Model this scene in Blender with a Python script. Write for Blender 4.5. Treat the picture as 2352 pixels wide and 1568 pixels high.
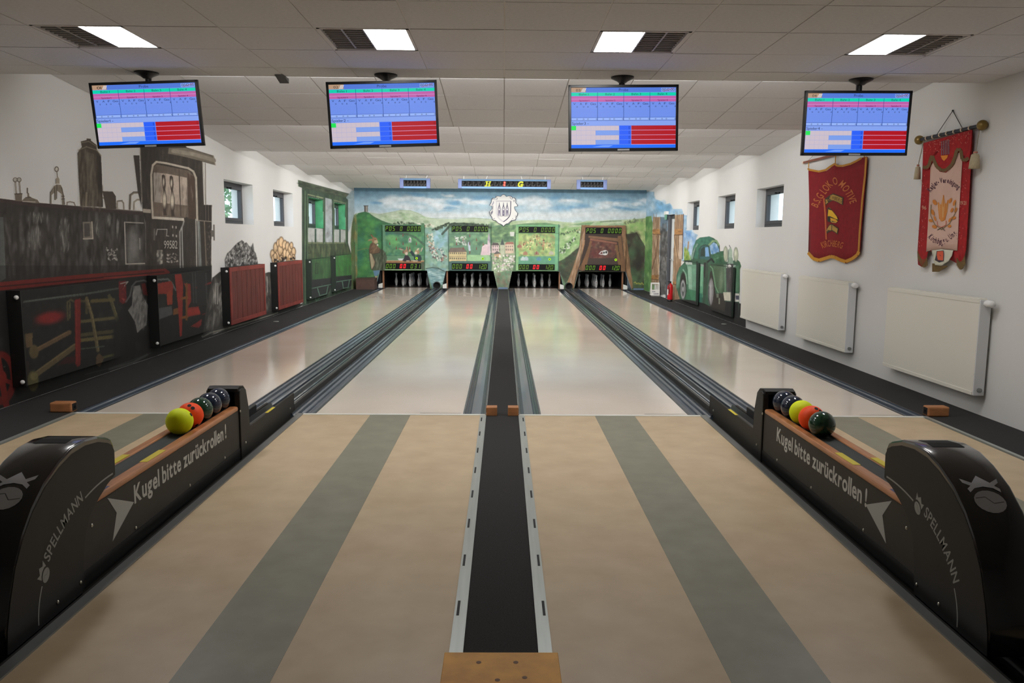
import bpy, bmesh, math, random
import numpy as np
from mathutils import Vector, Matrix
from mathutils.geometry import tessellate_polygon
for o in list(bpy.data.objects): bpy.data.objects.remove(o)
scene = bpy.context.scene
COL = scene.collection
random.seed(7); rng = np.random.RandomState(11)

# ---------------------------------------------------------------- camera
F_PX, CX0, CY0 = 1829.33, 1176.0, 784.0
YAW, PITCH, ROLL = 0.011388, -0.129236, 0.007250
CAM = np.array([0.0018, -6.853, 1.5407])
def basis():
    cy, sy, cp, sp = math.cos(YAW), math.sin(YAW), math.cos(PITCH), math.sin(PITCH)
    f = np.array([sy*cp, cy*cp, sp]); r = np.array([cy, -sy, 0.0]); u = np.cross(r, f)
    cr, sr = math.cos(ROLL), math.sin(ROLL)
    return f, cr*r + sr*u, -sr*r + cr*u
CF, CR, CU = basis()
cam_d = bpy.data.cameras.new('camera'); cam = bpy.data.objects.new('camera', cam_d); COL.objects.link(cam)
cam_d.sensor_width = 36.0; cam_d.lens = F_PX/2352*36.0; cam_d.clip_start = 0.05; cam_d.clip_end = 300
cam.matrix_world = Matrix(((CR[0], CU[0], -CF[0], CAM[0]), (CR[1], CU[1], -CF[1], CAM[1]), (CR[2], CU[2], -CF[2], CAM[2]), (0, 0, 0, 1)))
scene.camera = cam

# ---------------------------------------------------------------- world, lamps, exposure
w = bpy.data.worlds.new('overcast_sky'); scene.world = w; w.use_nodes = True
bg = w.node_tree.nodes['Background']; bg.inputs[0].default_value = (0.74, 0.87, 1.0, 1); bg.inputs[1].default_value = 3.6
scene.view_settings.view_transform = 'Standard'; scene.view_settings.look = 'None'
scene.view_settings.exposure = 0.0; scene.view_settings.gamma = 1.0
try: scene.view_settings.use_curve_mapping = False
except Exception: pass
Z_EDGE = 2.93
EDGES = [0.39, 3.50, 6.64, 9.12, 11.64, 13.98, 16.38]      # lower lips of the saw-tooth ceiling
RISE = 0.24
XL, XR = -4.46, 4.27                                       # side walls
YB, YF = -9.0, 17.30                                       # wall behind the camera, painted front wall
LAMP_W = [62, 112, 140, 140, 135, 90]
def area(name, loc, rot, sx, sy, watt, col):
    l = bpy.data.lights.new(name, 'AREA'); l.shape = 'RECTANGLE'; l.size = sx; l.size_y = sy
    l.energy = watt; l.color = col
    o = bpy.data.objects.new(name, l); COL.objects.link(o); o.location = loc; o.rotation_euler = rot
    return o
for i in range(6):                                         # battens concealed behind every ceiling step, shining down the hall
    area('ceiling_step_lamp', (-0.1, EDGES[i]+0.06, Z_EDGE+0.12), (math.radians(82), 0, 0), 6.2, 0.10, LAMP_W[i], (1.0, 0.99, 0.975))

# ---------------------------------------------------------------- helpers
def lin(c):
    c = np.asarray(c, dtype=float)/255.0
    return np.where(c <= 0.04045, c/12.92, ((c+0.055)/1.055)**2.4)
def pxdir(px, py):
    px = np.asarray(px, float); py = np.asarray(py, float)
    a = (px-CX0)/F_PX; b = (CY0-py)/F_PX
    return CF + a[..., None]*CR + b[..., None]*CU
def plane(ax, val):
    def f(px, py):
        d = pxdir(px, py); t = (val-CAM[ax])/d[..., ax]
        return CAM + d*t[..., None]
    return f
def pt(p, ax, val): return plane(ax, val)(np.array(p[0]), np.array(p[1]))
def project(X):
    d = np.asarray(X, float)-CAM; z = d@CF
    return CX0 + F_PX*(d@CR)/z, CY0 - F_PX*(d@CU)/z
def crop(x0, y0, s): return lambda pts: [(x0+x/s, y0+y/s) for x, y in pts]

MATS = {}
def mat(name, col, rough=0.5, metal=0.0, var=0.0, scale=20.0, bump=0.0, bscale=200.0, coat=0.0, emit=0.0, spec=0.5, stretch=None, col2=None):
    if name in MATS: return MATS[name]
    m = bpy.data.materials.new(name); m.use_nodes = True; nt = m.node_tree; b = nt.nodes['Principled BSDF']
    c = tuple(lin(col))+(1,)
    b.inputs['Base Color'].default_value = c; b.inputs['Roughness'].default_value = rough; b.inputs['Metallic'].default_value = metal
    b.inputs['Specular IOR Level'].default_value = spec
    if coat: b.inputs['Coat Weight'].default_value = coat; b.inputs['Coat Roughness'].default_value = 0.05
    if emit: b.inputs['Emission Color'].default_value = c; b.inputs['Emission Strength'].default_value = emit
    if var or bump:
        tc = nt.nodes.new('ShaderNodeTexCoord'); mp = nt.nodes.new('ShaderNodeMapping')
        nt.links.new(tc.outputs['Object'], mp.inputs['Vector'])
        if stretch: mp.inputs['Scale'].default_value = stretch
    if var:
        n = nt.nodes.new('ShaderNodeTexNoise'); n.inputs['Scale'].default_value = scale; n.inputs['Detail'].default_value = 5
        nt.links.new(mp.outputs[0], n.inputs['Vector'])
        r = nt.nodes.new('ShaderNodeValToRGB'); lo = lin(col2) if col2 is not None else lin(col)*(1-var); hi = np.minimum(lin(col)*(1+var*0.6), 1)
        r.color_ramp.elements[0].position = 0.3; r.color_ramp.elements[1].position = 0.7
        r.color_ramp.elements[0].color = tuple(lo)+(1,); r.color_ramp.elements[1].color = tuple(hi)+(1,)
        nt.links.new(n.outputs[0], r.inputs[0]); nt.links.new(r.outputs[0], b.inputs['Base Color'])
    if bump:
        n2 = nt.nodes.new('ShaderNodeTexNoise'); n2.inputs['Scale'].default_value = bscale; n2.inputs['Detail'].default_value = 3
        nt.links.new(mp.outputs[0], n2.inputs['Vector'])
        bp = nt.nodes.new('ShaderNodeBump'); bp.inputs['Strength'].default_value = bump; bp.inputs['Distance'].default_value = 0.01
        nt.links.new(n2.outputs[0], bp.inputs['Height']); nt.links.new(bp.outputs[0], b.inputs['Normal'])
    MATS[name] = m; return m
def paint_mat(name, rough=0.75, emit=0.0, grain=0.12, gscale=14.0):
    if name in MATS: return MATS[name]
    m = bpy.data.materials.new(name); m.use_nodes = True; nt = m.node_tree; b = nt.nodes['Principled BSDF']
    a = nt.nodes.new('ShaderNodeVertexColor'); a.layer_name = 'Col'; b.inputs['Roughness'].default_value = rough
    src = a.outputs[0]
    if grain:
        tc = nt.nodes.new('ShaderNodeTexCoord'); n = nt.nodes.new('ShaderNodeTexNoise'); n.inputs['Scale'].default_value = gscale; n.inputs['Detail'].default_value = 6
        nt.links.new(tc.outputs['Object'], n.inputs['Vector'])
        mr = nt.nodes.new('ShaderNodeMapRange'); mr.inputs[1].default_value = 0.3; mr.inputs[2].default_value = 0.7
        mr.inputs[3].default_value = 1-grain; mr.inputs[4].default_value = 1+grain
        nt.links.new(n.outputs[0], mr.inputs[0])
        vm = nt.nodes.new('ShaderNodeVectorMath'); vm.operation = 'SCALE'
        nt.links.new(src, vm.inputs[0]); nt.links.new(mr.outputs[0], vm.inputs['Scale']); src = vm.outputs[0]
    nt.links.new(src, b.inputs['Base Color'])
    if emit:
        b.inputs['Specular IOR Level'].default_value = 0.2; b.inputs['Roughness'].default_value = 0.5
        nt.links.new(a.outputs[0], b.inputs['Emission Color']); b.inputs['Emission Strength'].default_value = emit
        b.inputs['Base Color'].default_value = (0.01, 0.01, 0.01, 1)
        for l in list(b.inputs['Base Color'].links): nt.links.remove(l)
    MATS[name] = m; return m

def tag(o, label=None, cat=None, group=None, kind=None):
    if label: o['label'] = label
    if cat: o['category'] = cat
    if group: o['group'] = group
    if kind: o['kind'] = kind
    return o
def empty(name, loc=(0, 0, 0), label=None, cat=None, group=None, kind=None):
    o = bpy.data.objects.new(name, None); COL.objects.link(o); o.location = loc; o.empty_display_size = 0.1
    return tag(o, label, cat, group, kind)
def link(name, me, m, parent=None, loc=None):
    o = bpy.data.objects.new(name, me); COL.objects.link(o)
    if m is not None and not me.materials: me.materials.append(m)
    if parent is not None: o.parent = parent
    if loc is not None: o.location = loc
    return o
class B:
    """collects shapes into one mesh"""
    def __init__(s): s.v = []; s.f = []; s.sm = []
    def add(s, vs, fs, smooth=False):
        n = len(s.v); s.v += [tuple(map(float, p)) for p in vs]
        s.f += [tuple(i+n for i in f) for f in fs]; s.sm += [smooth]*len(fs); return s
    def box(s, x0, x1, y0, y1, z0, z1):
        v = [(x, y, z) for z in (z0, z1) for y in (y0, y1) for x in (x0, x1)]
        return s.add(v, [(0, 2, 3, 1), (4, 5, 7, 6), (0, 1, 5, 4), (2, 6, 7, 3), (0, 4, 6, 2), (1, 3, 7, 5)])
    def prism(s, prof, a0, a1, axis, smooth=False):
        """closed 2D profile extruded along an axis; profile given in the two other axes in order"""
        n = len(prof); vs = []
        for a in (a0, a1):
            for p in prof:
                q = list(p); q.insert(axis, a); vs.append(q)
        tri = tessellate_polygon([[Vector((p[0], p[1], 0)) for p in prof]])
        fs = [tuple(t) for t in tri] + [tuple(i+n for i in reversed(t)) for t in tri]
        s.add(vs, fs); m = len(s.v)-2*n
        for i in range(n):
            j = (i+1) % n; s.f.append((m+i, m+j, m+n+j, m+n+i)); s.sm.append(smooth)
        return s
    def tube(s, p0, p1, r, seg=12, r1=None, cap=True):
        p0 = Vector(p0); p1 = Vector(p1); d = (p1-p0).normalized()
        a = d.orthogonal().normalized(); b = d.cross(a); r1 = r if r1 is None else r1
        vs = [p0+(a*math.cos(t)+b*math.sin(t))*r for t in [2*math.pi*i/seg for i in range(seg)]]
        vs += [p1+(a*math.cos(t)+b*math.sin(t))*r1 for t in [2*math.pi*i/seg for i in range(seg)]]
        s.add(vs, [(i, (i+1) % seg, seg+(i+1) % seg, seg+i) for i in range(seg)], True)
        if cap: s.add(vs, [tuple(reversed(range(seg))), tuple(range(seg, 2*seg))])
        return s
    def path(s, pts, r, seg=8):
        for i in range(len(pts)-1): s.tube(pts[i], pts[i+1], r, seg)
        return s
    def lathe(s, prof, c=(0, 0, 0), seg=24, axis=2):
        vs = []
        for r, h in prof:
            for i in range(seg):
                t = 2*math.pi*i/seg; p = [r*math.cos(t), r*math.sin(t)]; p.insert(axis, h)
                vs.append((c[0]+p[0], c[1]+p[1], c[2]+p[2]))
        fs = [(k*seg+i, k*seg+(i+1) % seg, (k+1)*seg+(i+1) % seg, (k+1)*seg+i) for k in range(len(prof)-1) for i in range(seg)]
        return s.add(vs, fs, True)
    def ball(s, c, r, seg=20, rings=12, sc=(1, 1, 1)):
        vs = []; fs = []
        for k in range(rings+1):
            ph = math.pi*k/rings
            for i in range(seg):
                t = 2*math.pi*i/seg
                vs.append((c[0]+r*sc[0]*math.sin(ph)*math.cos(t), c[1]+r*sc[1]*math.sin(ph)*math.sin(t), c[2]+r*sc[2]*math.cos(ph)))
        for k in range(rings):
            for i in range(seg):
                fs.append((k*seg+i, (k+1)*seg+i, (k+1)*seg+(i+1) % seg, k*seg+(i+1) % seg))
        return s.add(vs, fs, True)
    def flat(s, pts3):
        """planar polygon, maybe concave"""
        P = [Vector(p) for p in pts3]
        tri = tessellate_polygon([P]); return s.add(P, [tuple(t) for t in tri])
    def mesh(s, name):
        me = bpy.data.meshes.new(name); me.from_pydata(s.v, [], s.f); me.validate(verbose=False)
        if len(me.polygons) == len(s.sm): me.polygons.foreach_set('use_smooth', s.sm)
        bm = bmesh.new(); bm.from_mesh(me); bmesh.ops.recalc_face_normals(bm, faces=bm.faces); bm.to_mesh(me); bm.free()
        me.update(); return me
    def obj(s, name, m, parent=None, bevel=0.0):
        o = link(name, s.mesh(name), m, parent)
        if bevel:
            md = o.modifiers.new('bevel', 'BEVEL'); md.width = bevel; md.segments = 2; md.limit_method = 'ANGLE'; md.angle_limit = math.radians(40)
        return o
def copy_tree(o, parent=None):
    c = o.copy(); COL.objects.link(c); c.parent = parent
    for ch in list(o.children): copy_tree(ch, c)
    return c

# coloured flat shapes collected into one vertex-coloured mesh (print on a surface)
class Print:
    def __init__(s, place): s.v = []; s.f = []; s.c = []; s.place = place; s.n = 0; s.step = 0.00012
    def poly(s, pts, col, lift=None):
        P = [Vector((x, y, 0)) for x, y in pts]; tri = tessellate_polygon([P]); n = len(s.v)
        s.n += 1; h = s.n*s.step if lift is None else lift
        s.v += [s.place(x, y, h) for x, y in pts]; s.f += [tuple(i+n for i in t) for t in tri]; s.c += [col]*len(pts)
    def rect(s, x0, y0, x1, y1, col, lift=None): s.poly([(x0, y0), (x1, y0), (x1, y1), (x0, y1)], col, lift)
    def tris(s, vs, fs, col, lift=None):
        n = len(s.v); s.n += 1; h = s.n*s.step if lift is None else lift
        s.v += [s.place(x, y, h) for x, y in vs]; s.f += [tuple(i+n for i in t) for t in fs]; s.c += [col]*len(vs)
    def line(s, pts, wd, col, lift=None):
        s.n += 1; h = s.n*s.step if lift is None else lift
        for (x0, y0), (x1, y1) in zip(pts, pts[1:]):
            d = math.hypot(x1-x0, y1-y0) or 1e-9; nx, ny = -(y1-y0)/d*wd/2, (x1-x0)/d*wd/2
            s.poly([(x0+nx, y0+ny), (x1+nx, y1+ny), (x1-nx, y1-ny), (x0-nx, y0-ny)], col, h); s.n -= 1
    def obj(s, name, m, parent=None, k=1.0):
        me = bpy.data.meshes.new(name); me.from_pydata([tuple(map(float, p)) for p in s.v], [], s.f)
        ca = me.color_attributes.new('Col', 'FLOAT_COLOR', 'POINT')
        cc = np.ones((len(s.v), 4)); cc[:, :3] = np.clip(lin(np.array(s.c, float))*k, 0, 1) if s.c else 0
        ca.data.foreach_set('color', cc.astype(np.float32).ravel()); me.update()
        return link(name, me, m, parent)
_glyph = {}
def glyph(ch, bold=0.0, shear=0.0):
    key = (ch, bold, shear)
    if key not in _glyph:
        cu = bpy.data.curves.new('t', 'FONT'); cu.body = ch; cu.offset = bold; cu.shear = shear; cu.resolution_u = 3; cu.size = 1.0
        o = bpy.data.objects.new('t', cu); COL.objects.link(o); dg = bpy.context.evaluated_depsgraph_get(); dg.update()
        me = o.evaluated_get(dg).to_mesh()
        vs = [(v.co.x, v.co.y) for v in me.vertices]; fs = [tuple(p.vertices) for p in me.polygons]
        o.evaluated_get(dg).to_mesh_clear(); bpy.data.objects.remove(o); bpy.data.curves.remove(cu)
        wd = (max(v[0] for v in vs) if vs else 0.3)
        _glyph[key] = (vs, fs, wd)
    return _glyph[key]
ADV = {' ': 0.28}
def text_layout(s, bold=0.0, shear=0.0, gap=0.06):
    x = 0; out = []
    for ch in s:
        if ch == ' ': x += 0.28; continue
        vs, fs, wd = glyph(ch, bold, shear); mn = min(v[0] for v in vs)
        out.append((ch, x-mn, vs, fs)); x += (wd-mn)+gap
    return out, x-gap
def put_text(pr, s, x0, y0, x1, h, col, bold=0.0, shear=0.0, up=1.0, lift=None):
    """text fitted between x0 and x1, baseline y0, capital height h (0.7 em)"""
    lay, W = text_layout(s, bold, shear); k = (x1-x0)/W; kh = h/0.70
    for ch, ox, vs, fs in lay:
        pr.tris([(x0+(ox+vx)*k, y0+up*vy*kh) for vx, vy in vs], fs, col, lift); pr.n -= 1
    pr.n += 1
def put_arc(pr, s, pts, h, col, bold=0.0, shear=0.0, squeeze=1.0, upsign=1.0):
    """text along a polyline given in print coordinates (y grows downward when upsign is -1)"""
    lay, W = text_layout(s, bold, shear, 0.08)
    P = np.array(pts, float); seg = np.hypot(*(P[1:]-P[:-1]).T); L = np.concatenate([[0], np.cumsum(seg)])
    k = L[-1]/W; kh = h/0.70
    for ch, ox, vs, fs in lay:
        wd = max(v[0] for v in vs); c = (ox+wd/2)*k
        cx = np.interp(c, L, P[:, 0]); cy = np.interp(c, L, P[:, 1]); e = 0.02*L[-1]
        tx = np.interp(c+e, L, P[:, 0])-np.interp(c-e, L, P[:, 0]); ty = np.interp(c+e, L, P[:, 1])-np.interp(c-e, L, P[:, 1])
        n = math.hypot(tx, ty); tx /= n; ty /= n; ux, uy = (-ty, tx) if upsign > 0 else (ty, -tx)
        pr.tris([(cx+(vx-wd/2)*k*tx*squeeze+vy*kh*ux, cy+(vx-wd/2)*k*ty*squeeze+vy*kh*uy) for vx, vy in vs], fs, col); pr.n -= 1
    pr.n += 1

# ---------------------------------------------------------------- painted murals: brush strokes laid down on a fine grid of points on the wall
class Canvas:
    def __init__(s, x0, y0, x1, y1, bg):
        s.x0, s.y0 = x0, y0; s.w = int(x1-x0)+1; s.h = int(y1-y0)+1
        s.C = np.zeros((s.h, s.w, 3))+np.array(bg, float); s.A = np.zeros((s.h, s.w))
        s.bg = np.array(bg, float)
    def _win(s, xa, ya, xb, yb):
        i0 = max(int(math.floor(xa-s.x0))-1, 0); i1 = min(int(math.ceil(xb-s.x0))+2, s.w)
        j0 = max(int(math.floor(ya-s.y0))-1, 0); j1 = min(int(math.ceil(yb-s.y0))+2, s.h)
        return i0, i1, j0, j1
    def _blend(s, i0, i1, j0, j1, m, col, keep=False):
        if i1 <= i0 or j1 <= j0: return
        c = s.C[j0:j1, i0:i1]; c += (np.asarray(col, float)-c)*m[..., None]
        if not keep: s.A[j0:j1, i0:i1] = np.maximum(s.A[j0:j1, i0:i1], m)
    def cover(s, pts):
        P = np.array(pts, float); i0, i1, j0, j1 = s._win(P[:, 0].min(), P[:, 1].min(), P[:, 0].max(), P[:, 1].max())
        if i1 <= i0 or j1 <= j0: return i0, i1, j0, j1, None
        acc = np.zeros((j1-j0, i1-i0))
        for oy in (-0.33, 0, 0.33):
            for ox in (-0.33, 0, 0.33):
                X = np.arange(i0, i1)[None, :]+s.x0+ox; Y = np.arange(j0, j1)[:, None]+s.y0+oy
                ins = np.zeros(acc.shape, bool)
                for a, b in zip(P, np.roll(P, -1, 0)):
                    if a[1] == b[1]: continue
                    cond = (a[1] > Y) != (b[1] > Y)
                    ins ^= cond & (X < (b[0]-a[0])*(Y-a[1])/(b[1]-a[1])+a[0])
                acc += ins
        return i0, i1, j0, j1, acc/9.0
    def poly(s, pts, col, a=1.0, col2=None, horiz=False, keep=False):
        i0, i1, j0, j1, m = s.cover(pts)
        if m is None: return
        if col2 is not None:
            P = np.array(pts, float); k = 0 if horiz else 1
            v = (np.arange(i0, i1)+s.x0)[None, :]+0*m if horiz else (np.arange(j0, j1)+s.y0)[:, None]+0*m
            t = np.clip((v-P[:, k].min())/max(P[:, k].max()-P[:, k].min(), 1e-6), 0, 1)[..., None]
            col = np.array(col, float)*(1-t)+np.array(col2, float)*t
        s._blend(i0, i1, j0, j1, m*a, col, keep)
    def line(s, pts, wd, col, a=1.0, keep=False):
        for (x0, y0), (x1, y1) in zip(pts, pts[1:]):
            r = wd/2+1; i0, i1, j0, j1 = s._win(min(x0, x1)-r, min(y0, y1)-r, max(x0, x1)+r, max(y0, y1)+r)
            if i1 <= i0 or j1 <= j0: continue
            X = np.arange(i0, i1)[None, :]+s.x0; Y = np.arange(j0, j1)[:, None]+s.y0
            dx, dy = x1-x0, y1-y0; L2 = dx*dx+dy*dy or 1e-9
            t = np.clip(((X-x0)*dx+(Y-y0)*dy)/L2, 0, 1); d = np.hypot(X-x0-t*dx, Y-y0-t*dy)
            full = min(1.0, wd/1.0)
            s._blend(i0, i1, j0, j1, np.clip(max(wd, 1)/2-d+0.5, 0, 1)*a*full, col, keep)
    def ell(s, cx, cy, rx, ry, col, a=1.0, ang=0.0, soft=0.25, keep=False):
        r = max(rx, ry)*1.1+1; i0, i1, j0, j1 = s._win(cx-r, cy-r, cx+r, cy+r)
        if i1 <= i0 or j1 <= j0: return
        X = np.arange(i0, i1)[None, :]+s.x0-cx; Y = np.arange(j0, j1)[:, None]+s.y0-cy
        c, sn = math.cos(ang), math.sin(ang); u = (X*c+Y*sn)/rx; v = (-X*sn+Y*c)/ry
        d = np.sqrt(u*u+v*v); sf = max(soft, 1.0/min(rx, ry)*0.7)
        s._blend(i0, i1, j0, j1, np.clip((1-d)/sf+0.5, 0, 1)*a, col, keep)
    def dabs(s, pts, cols, n, rx, ry, a=0.5, ang=0.0, jit=0.4, soft=0.8, keep=False):
        P = np.array(pts, float); i0, i1, j0, j1, m = s.cover(pts)
        if m is None: return
        tries = 0; done = 0
        while done < n and tries < n*8:
            tries += 1; x = rng.uniform(P[:, 0].min(), P[:, 0].max()); y = rng.uniform(P[:, 1].min(), P[:, 1].max())
            ii, jj = int(x-s.x0)-i0, int(y-s.y0)-j0
            if not (0 <= ii < m.shape[1] and 0 <= jj < m.shape[0]) or m[jj, ii] < 0.5: continue
            k = rng.uniform(0.5, 1.4); c = np.array(cols[rng.randint(len(cols))], float)*rng.uniform(0.9, 1.1)
            s.ell(x, y, rx*k, ry*k, c, a, ang+rng.uniform(-jit, jit), soft, keep); done += 1
    def dots(s, pts, cols, n, w0, w1, a=0.8):
        s.dabs(pts, cols, n, w0, w1, a, 0, 1.5, 0.4)
    def grain(s, amp):
        h, w2 = s.h, s.w; big = rng.rand(h//6+2, w2//6+2)
        yy = np.arange(h)/6.0; xx = np.arange(w2)/6.0; j = yy.astype(int); i = xx.astype(int); fy = (yy-j)[:, None]; fx = (xx-i)[None, :]
        n = (big[j][:, i]*(1-fy)*(1-fx)+big[j+1][:, i]*fy*(1-fx)+big[j][:, i+1]*(1-fy)*fx+big[j+1][:, i+1]*fy*fx)
        n = 0.6*n+0.4*rng.rand(h, w2)
        s.C *= 1+((n-0.5)*2*amp*s.A)[..., None]
    def muted(s, x0, x1, k, g):
        a, b = int(x0-s.x0), int(x1-s.x0); c = s.C[:, a:b]; l = c@np.array([0.3, 0.59, 0.11]); s.C[:, a:b] = (l[..., None]+(c-l[..., None])*k)*(1-(1-g)*(s.A[:, a:b, None] > 0.5))
    def albedo(s, gain):
        """photo colours to paint reflectance; gain may vary along the wall"""
        g = gain(np.arange(s.w)+s.x0)[None, :, None] if callable(gain) else gain
        return np.clip(lin(np.clip(s.C, 0, 255))*g, 0.004, 0.88)
    def sample(s, alb, px, py):
        i = np.clip(np.round(px-s.x0).astype(int), 0, s.w-1); j = np.clip(np.round(py-s.y0).astype(int), 0, s.h-1)
        return alb[j, i]
def color_mesh(name, V, quads, colors):
    me = bpy.data.meshes.new(name); me.vertices.add(len(V)); me.vertices.foreach_set('co', V.astype(np.float32).ravel())
    nq = len(quads); me.loops.add(nq*4); me.polygons.add(nq)
    me.loops.foreach_set('vertex_index', quads.astype(np.int32).ravel())
    me.polygons.foreach_set('loop_start', np.arange(0, nq*4, 4, dtype=np.int32))
    me.polygons.foreach_set('loop_total', np.full(nq, 4, np.int32))
    me.update(calc_edges=True); me.validate()
    ca = me.color_attributes.new('Col', 'FLOAT_COLOR', 'POINT'); c = np.ones((len(V), 4), np.float32); c[:, :3] = colors
    ca.data.foreach_set('color', c.ravel()); return me
def canvas_mesh(name, cv, alb, place, x0, x1, m, parent=None, skip=None, amin=0.03):
    """the painted part of a canvas between two columns, laid on the wall"""
    ia, ib = max(int(x0-cv.x0), 0), min(int(x1-cv.x0)+1, cv.w)
    X, Y = np.meshgrid(np.arange(ia, ib)+cv.x0, np.arange(cv.h)+cv.y0)
    V = place(X.ravel(), Y.ravel()).reshape(cv.h, ib-ia, 3); A = cv.A[:, ia:ib] > amin
    ok = A[:-1, :-1] | A[1:, :-1] | A[:-1, 1:] | A[1:, 1:]
    if skip is not None:
        ctr = (V[:-1, :-1]+V[1:, 1:])/2; ok &= ~skip(ctr)
    idx = np.arange(cv.h*(ib-ia)).reshape(cv.h, ib-ia)
    q = np.stack([idx[:-1, :-1][ok], idx[1:, :-1][ok], idx[1:, 1:][ok], idx[:-1, 1:][ok]], 1)
    used = np.unique(q); rem = np.full(idx.size, -1); rem[used] = np.arange(len(used))
    me = color_mesh(name, V.reshape(-1, 3)[used], rem[q], alb[:, ia:ib].reshape(-1, 3)[used])
    return link(name, me, m, parent)
def painted_face(name, cv, alb, O, U, W, nu, nv, m, parent=None):
    """a rectangular face (origin O, edges U and W) coloured with the stroke colours of a canvas"""
    O, U, W = map(lambda a: np.array(a, float), (O, U, W))
    a, b = np.meshgrid(np.linspace(0, 1, nu), np.linspace(0, 1, nv)); V = O+a.ravel()[:, None]*U+b.ravel()[:, None]*W
    px, py = project(V); col = cv.sample(alb, px, py)
    idx = np.arange(nu*nv).reshape(nv, nu); q = np.stack([idx[:-1, :-1].ravel(), idx[:-1, 1:].ravel(), idx[1:, 1:].ravel(), idx[1:, :-1].ravel()], 1)
    return link(name, color_mesh(name, V, q, col), m, parent)

WALLC = (203, 201, 197)
WALL_ALB = 0.70
def rel(wallpx):
    return WALL_ALB/lin(wallpx)
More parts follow.
